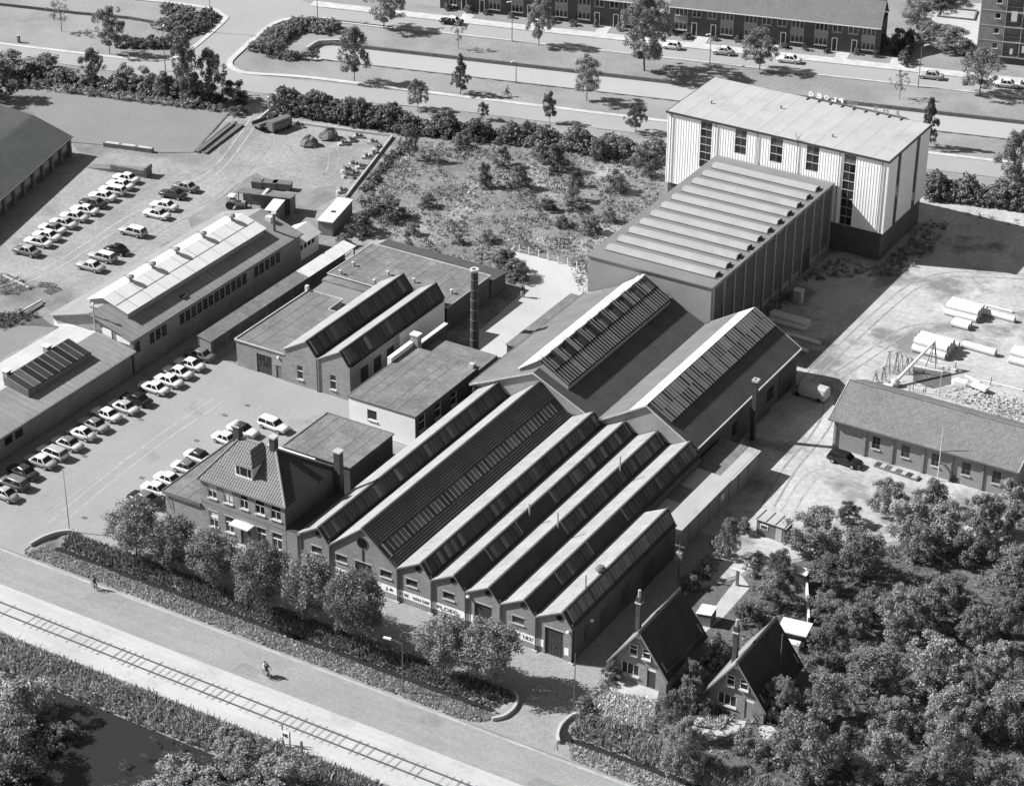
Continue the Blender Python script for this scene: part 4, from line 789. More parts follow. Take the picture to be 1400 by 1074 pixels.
MB().box(-48.8, -48.4, 44.7, 52.0, 0, 3.9).build('yard_wall', M['brick_dark_and_shaded'], F1, world=True); MB().box(-48.9, -48.3, 44.72, 52.1, 3.9, 4.05).build('wall_coping', M['roofwhite'], F1, world=True)
MB().box(-39.3, -38.6, 42.6, 43.3, 4.4, 5.0).build('roof_box', M['roofpale'], F1, world=True)
MB().box(-48.3, -39.2, 43.62, 49.6, 0, 3.0).build('rear_addition', M['rooffelt'], F1, world=True)

# ------------------------------------------------------------------ round works chimney
CH = thing('works_chimney', 'tall round dark brick works chimney with pale rim', 'chimney', (-44.4, 52.4, 0))
MB().lathe([(0.62, 0), (0.47, 12.6), (0.28, 12.6), (0.28, 11.0)], (0, 0, 0), 20).build('shaft', M['chimneybrick'], CH, smooth=False)
MB().lathe([(0.48, 12.5), (0.60, 12.65), (0.60, 12.9), (0.31, 12.9), (0.28, 12.4)], (0, 0, 0), 20).build('rim', M['kerb'], CH)
for i in range(8): z_ = 1.2 + i * 1.45; r_ = 0.62 - 0.15 * z_ / 12.6; MB().lathe([(r_, z_), (r_ + 0.03, z_ + 0.02), (r_ + 0.03, z_ + 0.10), (r_, z_ + 0.12)], (0, 0, 0), 20).build('iron_band', M['steel'], CH)

# ------------------------------------------------------------------ north-light pair and flat blocks at the head of the car park
SW = thing('sawtooth_block', 'brick block with two sawtooth roofs facing the car park', 'workshop', (-56.8, 45, 0))
sh = [(-59.87 + 61.8, -58.9 + 61.8, 0.95, 2.96), (-54.75 + 61.8, -53.76 + 61.8, 0.95, 3.05)]
poly_wall(SW, [(-61.8, 34.1), (-51.6, 34.1), (-51.6, 56.4), (-61.8, 56.4)], 0, 4.7, M['brick'], {0: sh})
for a, b, c, d in sh: window(SW, (-61.8 + (a + b) / 2, 34.1, c), 0, b - a, d - c, 'transom', blind=False)
for (xl, xp, xr) in ((-61.8, -58.1, -56.6), (-56.6, -52.9, -51.6)):
    for y in (34.1, 56.1): MB().prism_y([(xl, 4.7), (xr, 4.7), (xr, 4.95), (xp, 6.85), (xl, 4.75)], y, y + 0.3).build('gable_wall', M['brick'], SW, world=True)
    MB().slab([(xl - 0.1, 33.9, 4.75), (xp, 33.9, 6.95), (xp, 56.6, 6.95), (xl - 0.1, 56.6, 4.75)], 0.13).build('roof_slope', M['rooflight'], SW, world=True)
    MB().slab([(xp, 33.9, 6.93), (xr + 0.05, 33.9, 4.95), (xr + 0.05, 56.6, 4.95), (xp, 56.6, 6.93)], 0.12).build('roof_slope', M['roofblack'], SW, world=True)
    s_ = Vector((xr - xp, 0, -1.98)); q = Vector((xp, 34.6, 6.94)) + s_ * 0.1
    glazing(SW, q, (0, 21.4, 0), s_ * 0.78, 26, M['roofglass'], M['steel'], gap=0.05, barw=0.05)
    MB().slab([q + Vector((0.03, -0.28, 0.1)), q + Vector((0.03, -0.12, 0.1)), q + s_ * 0.8 + Vector((0.03, -0.12, 0.1)), q + s_ * 0.8 + Vector((0.03, -0.28, 0.1))][::-1], 0.05).build('flashing', M['kerb'], SW, world=True)
    MB().box(xp - 0.1, xp + 0.1, 33.88, 56.62, 6.86, 7.0).build('ridge_cap', M['roofdark'], SW, world=True)
MB().tube((-56.6, 33.95, 0), (-56.6, 33.95, 4.8), 0.09, n=6).build('downpipe', M['steel'], SW, world=True)
MB().box(-51.6, -51.5, 45.5, 56.3, 0.8, 4.6).build('whitewashed_wall', M['plaster'], SW, world=True)
for y in (36.5, 39.5, 42.5): MB().box(-51.6, -51.52, y, y + 1.6, 1.6, 3.6).build('side_window', M['glass'], SW, world=True)
BF = thing('gate_block', 'low brick block with gravel roof and wide dark doors beside the long open shed', 'building', (-65.5, 42, 0))
pb = [(-69.5, 34.2), (-61.85, 34.2), (-61.85, 47.2), (-64.2, 47.2), (-64.2, 50.6), (-69.5, 50.6)]
poly_wall(BF, pb, 0, 3.7, M['brick'], {0: [(3.2, 5.6, 0.05, 2.8), (6.25, 7.1, 0.05, 1.9)]})
flat_roof(BF, pb, 3.7, M['rooffelt'], edge='kerb', rim=0.16)
dr = MB().box(-66.28, -63.92, 34.3, 34.35, 0.05, 2.8).build('double_door', M['door'], BF, world=True)
for i in range(4):
    for j in range(2): MB().box(-66.15 + i * 0.58, -65.75 + i * 0.58, 34.26, 34.3, 1.2 + j * 0.75, 1.8 + j * 0.75).build('door_pane', M['glass'], dr, world=True)
MB().box(-63.23, -62.42, 34.3, 34.35, 0.05, 1.9).build('door', M['wood'], BF, world=True)
MB().box(-62.95, -62.65, 34.02, 34.2, 3.0, 3.3).build('lamp', M['lamp'], BF, world=True)
MB().box(-70.0, -69.6, 50.3, 50.8, 3.7, 4.6).build('vent_stub', M['roofwhite'], BF, world=True)
LK = thing('link_roof', 'low pale roof strip between gravel roof and broad flat roof', 'shed', (-67, 53, 0))
MB().box(-70.0, -63.2, 50.75, 54.9, 0, 3.0).build('wall', M['brick_dark_and_shaded'], LK, world=True); MB().slab([(-70.1, 50.72, 3.05), (-62.9, 50.72, 3.05), (-62.9, 54.95, 3.25), (-70.1, 54.95, 3.25)], 0.12).build('roof', M['roofrib'], LK, world=True)
BG = thing('broad_flat_block', 'broad flat roofed block with pale roof edge behind the sawtooth roofs', 'building', (-61, 62, 0))
pg = [(-70.5, 55.0), (-51.3, 55.0), (-51.3, 67.5), (-70.5, 67.5)]
pg = [(-70.5, 56.62), (-51.3, 56.62), (-51.3, 67.5), (-70.5, 67.5)]
poly_wall(BG, pg, 0, 3.5, M['brick_dark_and_shaded']); flat_roof(BG, pg, 3.5, M['rooffelt'], edge='kerb', rim=0.08)
MB().box(-70.5, -62.2, 54.97, 56.6, 0, 3.45).build('front_part', M['rooffelt'], BG, world=True)
for p in ((-68.91, 60.34), (-68.97, 57.30), (-63.24, 60.49), (-63.44, 57.40), (-59.01, 60.45), (-52.88, 60.33)): MB().lathe([(0.16, 0), (0.16, 0.5), (0.26, 0.55), (0.26, 0.65), (0, 0.75)], (p[0], p[1], 3.62), 8).build('roof_vent', M['kerb'], BG, world=True)
BL = thing('lean_to', 'low black roofed lean-to behind the broad flat block by the field', 'shed', (-61, 70, 0))
MB().box(-70.6, -51.2, 67.7, 71.6, 0, 2.5).build('wall', M['brick_dark_and_shaded'], BL, world=True); MB().slab([(-70.9, 67.62, 2.9), (-51.0, 67.62, 2.9), (-51.0, 71.9, 2.55), (-70.9, 71.9, 2.55)], 0.12).build('roof', M['roofdark'], BL, world=True)
OS = thing('open_shed', 'long narrow open sided shed with pale roof along the car park head', 'shed', (-74.4, 50, 0))
MB().slab([(-75.6, 33.8, 2.95), (-73.4, 33.8, 2.6), (-73.4, 56.0, 2.6), (-75.6, 56.0, 2.95)], 0.1).build('roof', M['rooffelt'], OS, world=True)
MB().slab([(-75.6, 56.03, 2.95), (-73.4, 56.03, 2.6), (-73.4, 67.6, 2.6), (-75.6, 67.6, 2.95)], 0.1).build('roof', M['roofwhite'], OS, world=True)
MB().box(-75.5, -75.35, 33.9, 67.5, 0, 2.85).build('back_wall', M['wood'], OS, world=True); MB().box(-75.3, -73.5, 33.9, 34.0, 0, 2.5).build('end_wall', M['concwall'], OS, world=True)
for i in range(12): MB().box(-73.65, -73.5, 34.2 + i * 3.0, 34.35 + i * 3.0, 0, 2.55).build('post', M['wood'], OS, world=True)

# ------------------------------------------------------------------ left: long hall with white monitor, low shed in front of it
LH = thing('long_hall', 'long low pitched hall with a white raised ridge monitor and five ventilators', 'hall', (-86.4, 44, 0))
lx0, lx1, ly0, ly1 = -93.0, -79.7, 25.8, 62.9
lh = []; yy = 27.2
for a, n in ((26.2, 1), (29.2, 3), (35.5, 12), (52.0, 5)):
    for i in range(n): lh.append((a + i * 1.25 - ly0, a + i * 1.25 + 1.0 - ly0, 2.5, 4.1))
poly_wall(LH, [(lx0, ly0), (lx1, ly0), (lx1, ly1), (lx0, ly1)], 0, 4.95, M['brick'], {1: lh})
for a, b, c, d in lh: window(LH, (lx1, ly0 + (a + b) / 2, c), math.pi / 2, b - a, d - c, 'grid23', sill=False, frame=M['steel'])
for y in (ly0, ly1 - 0.3): MB().prism_y([(lx0, 4.95), (lx1, 4.95), (-86.4, 6.85)], y, y + 0.3).build('gable_wall', M['bricklight'], LH, world=True)
MB().slab([(-93.4, 25.3, 4.85), (-86.4, 25.3, 7.0), (-86.4, 63.2, 7.0), (-93.4, 63.2, 4.85)], 0.12).build('roof_slope', M['corr'], LH, world=True)
MB().slab([(-86.4, 25.3, 7.0), (-79.4, 25.3, 4.85), (-79.4, 63.2, 4.85), (-86.4, 63.2, 7.0)], 0.12).build('roof_slope', M['roofgreylight'], LH, world=True)
MB().box(-79.6, -79.3, 25.3, 63.2, 4.7, 4.86).build('gutter', M['steel'], LH, world=True)
mo = MB().prism_y([(-88.9, 6.2), (-82.6, 5.8), (-82.6, 6.7), (-86.4, 7.9), (-88.9, 7.1)], 28.6, 58.4).build('monitor', M['concwall'], LH, world=True)
MB().slab([(-89.1, 28.3, 7.1), (-86.4, 28.3, 8.02), (-86.4, 58.7, 8.02), (-89.1, 58.7, 7.1)], 0.08).build('monitor_roof', M['roofbright'], LH, world=True)
MB().slab([(-86.4, 28.3, 8.02), (-82.3, 28.3, 6.72), (-82.3, 58.7, 6.72), (-86.4, 58.7, 8.02)], 0.08).build('monitor_roof', M['roofbright'], LH, world=True)
for i in range(9): MB().slab([(-86.3, 30.5 + i * 3.0, 8.01), (-82.4, 30.5 + i * 3.0, 6.775), (-82.4, 30.55 + i * 3.0, 6.775), (-86.3, 30.55 + i * 3.0, 8.01)], 0.02).build('sheet_joint', M['rooffelt'], LH, world=True)
MB().slab([(-84.35, 28.35, 7.395), (-84.25, 28.35, 7.365), (-84.25, 58.6, 7.365), (-84.35, 58.6, 7.395)], 0.02).build('sheet_joint', M['rooffelt'], LH, world=True)
for i, p in enumerate(((-86.72, 33.99), (-86.70, 38.62), (-86.58, 43.79), (-86.14, 49.67), (-86.06, 56.14))):
    MB().lathe([(0.22, 0), (0.22, 0.5), (0.5, 0.55), (0.52, 0.8), (0.25, 1.0), (0, 1.02)], (-86.3, p[1], 7.95), 10).build('roof_ventilator', M['concwall'], LH, world=True)
    MB().box(-87.5, -86.7, p[1] - 0.25, p[1] + 0.25, 8.55, 8.63).build('ventilator_vane', M['concwall'], LH, world=True)
p = (-80.29, 59.60); MB().tube((-82.2, 60.3, 5.5), (-82.2, 60.3, 8.3), 0.2, n=10).build('flue', M['steel'], LH, world=True); MB().lathe([(0.4, 0), (0.4, 0.18), (0, 0.22)], (-82.2, 60.3, 8.3), 10).build('flue_cap', M['concrete2'], LH, world=True)
MB().box(-84.6, -83.6, 61.4, 62.2, 6.2, 6.9).build('roof_box', M['roofwhite'], LH, world=True)
MB().box(-81.4, -80.6, 37.6, 38.6, 5.3, 5.46).build('roof_hatch', M['roofblack'], LH, world=True)
for (a, b) in ((-85.2, -83.1), (-82.3, -80.1)): MB().box(a, b, ly0 - 0.06, ly0, 3.9, 5.2 if a < -84 else 4.85).build('white_panel', M['plaster'], LH, world=True)
MB().box(-92.9, -86.5, ly0 - 0.06, ly0, 3.3, 4.2).build('white_panel', M['plaster'], LH, world=True)
LS = thing('low_shed', 'low grey roofed shed with a sloping glazed rooflight in front of the long hall', 'shed', (-85, 8, 0))
MB().box(-91.4, -79.6, -30, 25.2, 0, 3.45).build('wall', M['brick'], LS, world=True)
for y in (-30, 24.9): MB().prism_y([(-91.4, 3.45), (-79.6, 3.45), (-85.4, 4.4)], y, y + 0.29).build('gable_wall', M['brick'], LS, world=True)
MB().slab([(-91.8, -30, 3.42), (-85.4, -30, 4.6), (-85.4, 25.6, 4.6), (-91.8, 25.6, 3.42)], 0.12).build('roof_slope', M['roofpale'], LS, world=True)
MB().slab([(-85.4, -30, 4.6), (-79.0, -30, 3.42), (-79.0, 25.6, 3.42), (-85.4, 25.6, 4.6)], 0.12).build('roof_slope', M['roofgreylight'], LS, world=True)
MB().box(-79.1, -78.85, -30, 25.4, 3.3, 3.44).build('gutter', M['steel'], LS, world=True)
MB().prism_y([(-85.9, 4.3), (-82.0, 3.9), (-82.0, 4.75), (-85.6, 5.8), (-85.9, 5.7)], 8.4, 20.4).build('rooflight', M['steel'], LS, world=True)
glazing(LS, (-85.55, 8.5, 5.82), (0, 11.8, 0), Vector((3.45, 0, -1.02)), 10, M['roofglass'], M['glassbar'], gap=0.08, barw=0.07)
for y in (9.0, 16.6): MB().box(-86.6, -85.9, y, y + 0.8, 4.6, 6.1).build('roof_vent', M['concwall'], LS, world=True); MB().box(-86.8, -85.8, y - 0.1, y + 0.9, 6.1, 6.2).build('vent_cap', M['roofwhite'], LS, world=True)
for (y, z_) in ((1.0, 2.1), (2.9, 2.2)):
    MB().box(-79.6, -79.54, y, y + 1.3, 1.5, 2.5).build('side_window', M['glass'], LS, world=True)
UP = thing('roof_pole', 'pale stub mast with crossarm at the gable between long hall and low shed', 'mast', (-85.6, 25.5, 4.5))
MB().tube((0, 0, 0), (0, 0, 3.9), 0.12, 0.09, n=8).build('pole', M['steelpale'], UP); MB().box(-0.55, 0.55, -0.06, 0.06, 3.4, 3.55).build('crossarm', M['steel'], UP); MB().lathe([(0.1, 3.9), (0.22, 4.0), (0.1, 4.2), (0, 4.2)], (0, 0, 0), 8).build('insulator', M['white'], UP)
# small white gabled workshop behind the long hall, and the huts of the builder's yard
WG = thing('white_gabled_shed', 'small shed with white gabled roof and row of windows behind the long hall', 'shed', (-82, 65.5, 0))
poly_wall(WG, [(-84.4, 63.3), (-80.4, 63.3), (-80.4, 68.2), (-84.4, 68.2)], 0, 2.8, M['plaster'], {1: [(0.4 + i * 0.95, 1.2 + i * 0.95, 1.5, 2.5) for i in range(4)]})
for i in range(4): window(WG, (-80.4, 64.1 + i * 0.95, 1.5), math.pi / 2, 0.8, 1.0, 'plain', sill=False)
for y in (63.3, 67.95): MB().prism_y([(-84.4, 2.8), (-80.4, 2.8), (-82.4, 3.7)], y, y + 0.2).build('gable_wall', M['plaster'], WG, world=True)
MB().slab([(-84.8, 63.25, 2.7), (-82.4, 63.25, 3.85), (-82.4, 68.5, 3.85), (-84.8, 68.5, 2.7)], 0.1).build('roof_slope', M['roofwhite'], WG, world=True); MB().slab([(-82.4, 63.25, 3.85), (-80.0, 63.25, 2.7), (-80.0, 68.5, 2.7), (-82.4, 68.5, 3.85)], 0.1).build('roof_slope', M['roofwhite'], WG, world=True)
HC = thing('long_hut', 'narrow hut with flat white roof and small roof hatch beside the field', 'hut', (-83.2, 76.5, 0)); HC.rotation_euler[2] = 0.24
MB().box(-1.1, 1.1, -4.1, 4.1, 0, 2.2).build('wall', M['concwall'], HC); MB().box(-1.25, 1.25, -4.25, 4.25, 2.2, 2.32).build('roof', M['roofwhite'], HC); MB().box(-0.3, 0.3, -1.0, -0.5, 2.32, 2.42).build('roof_hatch', M['roofblack'], HC)
HA = thing('open_fronted_shed', 'dark open fronted lean-to shed with grey roof in the builders yard', 'shed', (-94.8, 75.5, 0)); HA.rotation_euler[2] = 0.28
MB().slab([(-4.3, -1.4, 2.9), (4.3, -1.4, 2.9), (4.3, 1.2, 2.5), (-4.3, 1.2, 2.5)], 0.12).build('roof', M['rooffelt'], HA); MB().box(-4.1, 4.1, 0.8, 1.0, 0, 2.4).build('back_wall', M['wood'], HA); MB().box(3.95, 4.1, -1.2, 0.8, 0, 2.5).build('end_wall', M['wood'], HA)
for i in range(5): MB().box(-4.1 + i * 1.9, -3.98 + i * 1.9, -1.2, -1.08, 0, 2.8).build('post', M['wood'], HA)
MB().box(-0.4, 0.1, -1.3, 1.1, 2.86, 2.88).build('roof_sheet', M['kerb'], HA)
HB = thing('small_hut', 'small hut with pale sloping roof in front of the open fronted shed', 'hut', (-91.6, 73.2, 0)); HB.rotation_euler[2] = 0.25
MB().box(-0.75, 0.75, -1.9, 1.9, 0, 2.2).build('wall', M['wood'], HB); MB().slab([(-0.9, -2.1, 2.35), (0.9, -2.1, 2.35), (0.9, 2.1, 2.55), (-0.9, 2.1, 2.55)], 0.1).build('roof', M['roofwhite'], HB)
# barn at the left edge, turned a little from the works
BN = thing('barn', 'large barn with dark ribbed roof and whitewashed bays along its shaded side', 'barn', (-130.4, 67.0, 0)); BN.rotation_euler[2] = math.radians(15.3)
mb = MB(); 
prof = [(0.6, 3.0), (-6.0, 5.9), (-12.0, 7.0), (-18, 5.9), (-24.6, 3.0)]
for i in range(4): (xa, za), (xb, zb_) = prof[i], prof[i + 1]; MB().slab([(xb, -44, zb_), (xa, -44, za), (xa, 9.3, za), (xb, 9.3, zb_)][::1], 0.15).build('roof_slope', M['barntile'], BN)
bt = MB()
rbm = {}
for i in range(4):
    (xa, za), (xb, zb_) = prof[i], prof[i + 1]
    for j in range(20):
        f0 = (j + 0.3) / 20; x_ = xa + (xb - xa) * f0; z_ = za + (zb_ - za) * f0
        MB().box(x_ - 0.09, x_ + 0.09, -44, 9.25, z_ - 0.02, z_ + 0.06).build('roof_course', M['barntile'], BN)
MB().box(-24, -0.1, -44, 9.0, 0, 2.95).build('wall', M['brick_dark_and_shaded'], BN)
for y in (8.7, ): MB().prism_y([(-24, 2.95), (-0.1, 2.95), (-6, 5.7), (-12, 6.8), (-18, 5.7)], y, y + 0.3).build('gable_wall', M['brick_dark_and_shaded'], BN)
for i in range(14): MB().box(-0.1, 0.35, 8.4 - i * 3.2, 8.9 - i * 3.2, 0, 2.9).build('buttress', M['wood'], BN)
for i in range(12): MB().box(-0.1, -0.02, 5.6 - i * 3.2, 8.0 - i * 3.2, 1.2, 2.7).build('whitewashed_bay', M['bricklight'], BN)

# ------------------------------------------------------------------ right: brick warehouse with shingled roof
WR = thing('brick_warehouse', 'long single storey brick warehouse with tiled gable roof by the works yard', 'warehouse', (17, 60, 0))
wx0, wx1, wy0, wy1, we, wrz, wry = 5.4, 28.2, 55.7, 66.2, 4.3, 6.75, 61.0
wh = [(10.35, 11.4), (14.15, 15.25), (18.05, 19.1), (21.9, 23.0), (25.7, 26.8)]
poly_wall(WR, [(wx0, wy0), (wx1, wy0), (wx1, wy1), (wx0, wy1)], 0, we, M['bricklight'], {0: [(a - wx0, b - wx0, 1.45, 3.15) for a, b in wh]})
for a, b in wh: window(WR, ((a + b) / 2, wy0, 1.45), 0, b - a, 1.7, 'grid23', frame=M['steel'])
for x in (wx0, wx1 - 0.3): MB().prism_x([(wy0, we), (wy1, we), (wry, wrz - 0.15)], x, x + 0.3).build('gable_wall', M['bricklight'], WR, world=True)
MB().slab([(4.7, 55.1, 4.1), (28.9, 55.1, 4.1), (28.9, wry, wrz), (4.7, wry, wrz)], 0.14).build('roof_slope', M['shingle'], WR, world=True)
MB().slab([(28.9, 66.7, 4.1), (4.7, 66.7, 4.1), (4.7, wry, wrz), (28.9, wry, wrz)], 0.14).build('roof_slope', M['shingle'], WR, world=True)
MB().box(4.65, 28.95, wry - 0.15, wry + 0.15, wrz - 0.06, wrz + 0.08).build('ridge_cap', M['rooffelt'], WR, world=True)
for x in (4.62, 28.9): MB().slab([(x, 55.1, 3.95), (x, 55.1, 4.15), (x, wry, wrz + 0.08), (x, wry, wrz - 0.12)], 0.08).build('verge_board', M['kerb'], WR, world=True)
for x in (5.5, 9.4, 13.0, 17.0, 20.6, 24.5, 28.0): MB().box(x - 0.17, x + 0.17, wy0 - 0.16, wy0, 0, 4.0).build('pilaster', M['brick'], WR, world=True)
MB().box(4.7, 28.9, 54.98, 55.12, 3.98, 4.12).build('gutter', M['steel'], WR, world=True)

# ------------------------------------------------------------------ two cottages
def cottage(x0, x1, yf, label):
    r = thing('cottage', label, 'house', ((x0 + x1) / 2, yf + 4, 0)); xm = (x0 + x1) / 2; w = x1 - x0; ev, rz_ = 2.1, 7.0; yb = yf + 8.4
    hl = [(0.8 + 0.2, 3.1, 0.85, 2.3), (4.05, 5.05, 0.05, 2.6)]
    poly_wall(r, [(x0, yf), (x1, yf), (x1, yb), (x0, yb)], 0, ev + 0.6, M['brick'], {0: hl})
    for y in (yf, yb - 0.25): MB().prism_y([(x0, ev + 0.6), (x1, ev + 0.6), (xm, rz_ - 0.25)], y, y + 0.25).build('gable_wall', M['brick'], r, world=True)
    window(r, (x0 + 2.05, yf, 0.85), 0, 2.1, 1.45, 'grid31')
    d = MB().box(x0 + 4.08, x0 + 5.02, yf + 0.08, yf + 0.13, 0.05, 2.15).build('door', M['door'] if x0 < 10 else M['concwall'], r, world=True); MB().box(x0 + 4.08, x0 + 5.02, yf + 0.06, yf + 0.13, 2.15, 2.6).build('fanlight', M['white'], d, world=True)
    for dx_ in (-0.75, 0.8):
        q = window(r, (xm + dx_, yf - 0.17, 3.6), 0, 0.95, 1.25, 'transom')
    MB().add([(xm - 0.75, yf - 0.03, 5.75), (xm + 0.75, yf - 0.03, 5.75), (xm, yf - 0.03, 6.75)], [(0, 1, 2)]).build('gable_panel', M['white'], r, world=True)
    for s_, nm in ((-1, 'thatch'), (1, 'roofblack')):  # right slope coloured black to stand for its shade
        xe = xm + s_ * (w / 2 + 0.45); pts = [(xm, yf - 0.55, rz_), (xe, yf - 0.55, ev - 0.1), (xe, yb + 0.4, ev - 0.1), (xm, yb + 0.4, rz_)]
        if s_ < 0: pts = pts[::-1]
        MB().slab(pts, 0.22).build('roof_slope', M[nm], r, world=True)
        MB().slab([(xm, yf - 0.56, rz_ + 0.02), (xm, yf - 0.56, rz_ - 0.26), (xe, yf - 0.56, ev - 0.36), (xe, yf - 0.56, ev - 0.08)], 0.06).build('verge_board', M['thatch'], r, world=True)
    MB().tube((xm, yf - 0.5, rz_ + 0.03), (xm, yb + 0.4, rz_ + 0.03), 0.13, n=6).build('ridge_tile', M['roofdark'], r, world=True)
    c = MB().box(x0 + 1.1, x0 + 1.6, yf + 2.6, yf + 3.1, 3.6, 8.8).build('chimney', M['chimneybrick'], r, world=True); MB().box(x0 + 1.0, x0 + 1.7, yf + 2.5, yf + 3.2, 8.0, 8.15).build('chimney_band', M['concrete2'], c, world=True)
    MB().tube((x0 + 1.35, yf + 2.85, 8.8), (x0 + 1.35, yf + 2.85, 9.6), 0.16, n=8).build('chimney_pot', M['concrete2'], c, world=True)
    return r
cottage(4.7, 11.0, 0.35, 'steep roofed brick cottage next to the workshop alley')
c2 = cottage(15.7, 21.9, 0.85, 'steep roofed brick cottage with three part window among the garden trees')
MB().tube((21.0, 6.4, 3.4), (21.0, 6.4, 7.6), 0.07, n=6).build('mast', M['steel'], c2, world=True)

# ------------------------------------------------------------------ terraced row beyond the canal
RZ_ = math.atan2(ER.y, ER.x); HWD = 6.22
def terrace_proto(flip):
    r = thing('terraced_house', 'x', 'house')
    def fx(a, b): return (a, b) if not flip else (HWD - b, HWD - a)
    dr_ = fx(4.0, 5.0); gw = fx(1.0, 3.2); uw = fx(1.0, 3.2); bw_ = fx(4.0, 5.7); sm = fx(3.45, 3.95)
    hs = [dr_ + (0.05, 2.45), gw + (0.85, 2.15), uw + (3.5, 4.75), bw_ + (3.5, 4.75) if not flip else bw_ + (3.5, 4.75)]
    sw = fx(5.25, 5.75); mb = MB(); wall_holes(mb, (0.0, 0), (HWD, 0), 0, 5.1, hs); mb.box(0.02, HWD - 0.02, 0.3, 8.0, 0, 5.1); mb.build('wall', M['brick_dark_and_shaded'], r)
    MB().box(gw[0] - 0.12, gw[1] + 0.12, -0.06, 0.0, 2.2, 3.45).build('rendered_panel', M['bricklight'], r)
    for (a, b), z_, h_, st in ((gw, 0.85, 1.3, 'grid31'), (uw, 3.5, 1.25, 'grid31'), (bw_, 3.5, 1.25, 'grid21')):
        window(r, ((a + b) / 2, 0, z_), 0, b - a, h_, st)
    fr = MB(); a, b = dr_; fr.box(a, a + 0.14, -0.03, 0.12, 0.05, 2.45); fr.box(b - 0.14, b, -0.03, 0.12, 0.05, 2.45); fr.box(a + 0.14, b - 0.14, -0.03, 0.12, 2.3, 2.45)
    df = fr.build('door_frame', M['white'], r); MB().box(a + 0.14, b - 0.14, 0.05, 0.1, 0.05, 2.3).build('door', M['door'], df)
    MB().slab([(0, -0.45, 5.05), (HWD, -0.45, 5.05), (HWD, 4.2, 8.7), (0, 4.2, 8.7)], 0.14).build('roof_slope', M['rowtile'], r); MB().slab([(HWD, 8.9, 5.05), (0, 8.9, 5.05), (0, 4.2, 8.7), (HWD, 4.2, 8.7)], 0.14).build('roof_slope', M['rowtile'], r)
    MB().box(0.0, HWD, -0.55, -0.42, 4.93, 5.06).build('gutter', M['white'], r); MB().box(0, HWD, 4.05, 4.35, 8.62, 8.8).build('ridge_tile', M['rooffelt'], r)
    cx = 0.0 if flip else HWD
    c = MB().box(cx - 0.45 + (0.45 if flip else -0.45), cx + 0.45 + (0.45 if flip else -0.45), 3.8, 4.6, 8.3, 9.6).build('chimney', M['chimneybrick'], r); MB().box(cx - 0.55 + (0.45 if flip else -0.45), cx + 0.55 + (0.45 if flip else -0.45), 3.7, 4.7, 9.6, 9.75).build('chimney_cap', M['roofwhite'], c)
    return r
pa = terrace_proto(False); pb_ = terrace_proto(True)
first = {0: pa, 1: pb_}
for blk, t0 in enumerate((-75.05, -32.5)):
    for i in range(6):
        src = (pa, pb_)[i % 2]; x, y = U(t0 + i * HWD, 186.6)
        o = src if (blk == 0 and i < 2) else copy_tree(src)
        o.location = (x, y, 0); o.rotation_euler[2] = RZ_
        nth = ('end', 'second', 'third', 'fourth', 'fifth', 'last')
        if blk == 1: o['label'] = nth[5 - i] + ' brick terraced house counted from the garden path, row right of the big street tree'; o['group'] = 'terraced houses right of the big tree'
        else: o['label'] = nth[5 - i] + ' brick terraced house counted from the gap behind the big street tree'; o['group'] = 'terraced houses left of the big tree'
# garden paths to the doors
for t in (-69, -56.3, -44.0, -26.25, -13.8, -1.35, 8.2):
    kind(ribbon_mb([U(t, 183.0), U(t, 186.4)], 2.2, 0.0, 0.06).build('garden_path', M['kerb']), 'structure')

# ------------------------------------------------------------------ apartment block
AP = thing('apartment_block', 'brick apartment block with balconies and laundry at the edge of the estate', 'apartment block', (*U(21.0, 189.3), 0)); AP.rotation_euler[2] = RZ_
ah = [(2.5, 3.45, 2.6 + 2.68 * i, 3.6 + 2.68 * i) for i in range(5)]
mb = MB(); wall_holes(mb, (0, 0), (4.1, 0), 0, 16.2, ah); mb.box(0.02, 24, 1.4, 11, 0, 16.2); mb.box(0.0, 4.1, 0.3, 1.5, 0, 16.2); mb.build('wall', M['brick'], AP)
MB().box(4.1, 24, 0.0, 1.4, 0, 1.2).build('base_wall', M['brick_dark_and_shaded'], AP)
for a, b, c, d in ah: window(AP, U(0, 0) and (AP.location.x + (a + b) / 2, AP.location.y, c), 0, 0.95, 1.0, 'plain')
for i in range(6):
    z_ = 1.2 + 2.68 * i; MB().box(4.1, 24, -0.15, 1.4, z_, z_ + 0.18).build('balcony_slab', M['kerb'], AP)
    MB().box(-0.03, 4.1, -0.03, 0.0, z_ + 0.0, z_ + 0.12).build('string_course', M['kerb'], AP)
    if i < 5:
        for j in range(7):
            x = 4.2 + j * 2.85; MB().box(x, x + 0.12, -0.1, 1.4, z_ + 0.18, z_ + 2.68).build('balcony_post', M['kerb'], AP)
            rl_ = MB().box(x + 0.12, x + 2.75, -0.12, -0.06, z_ + 1.0, z_ + 1.08); 
            for q in range(8): rl_.box(x + 0.25 + q * 0.32, x + 0.29 + q * 0.32, -0.11, -0.07, z_ + 0.18, z_ + 1.0)
            rl_.build('railing', M['steel'], AP)
            window(AP, (AP.location.x + x + 1.6, AP.location.y + 1.38, z_ + 0.3), 0, 1.9, 2.0, 'grid21', sill=False)
MB().box(-0.3, 24.2, -0.4, 11.2, 16.2, 16.5).build('roof', M['rooffelt'], AP)
for (x, z_, w_, h_) in ((5.6, 1.9, 0.5, 1.0), (7.6, 2.4, 0.5, 1.2), (5.2, 7.8, 1.0, 1.8), (8.8, 7.5, 0.7, 1.1)):
    MB().box(x, x + w_, -0.22, -0.19, z_, z_ + h_).build('laundry', M['cloth'], AP)

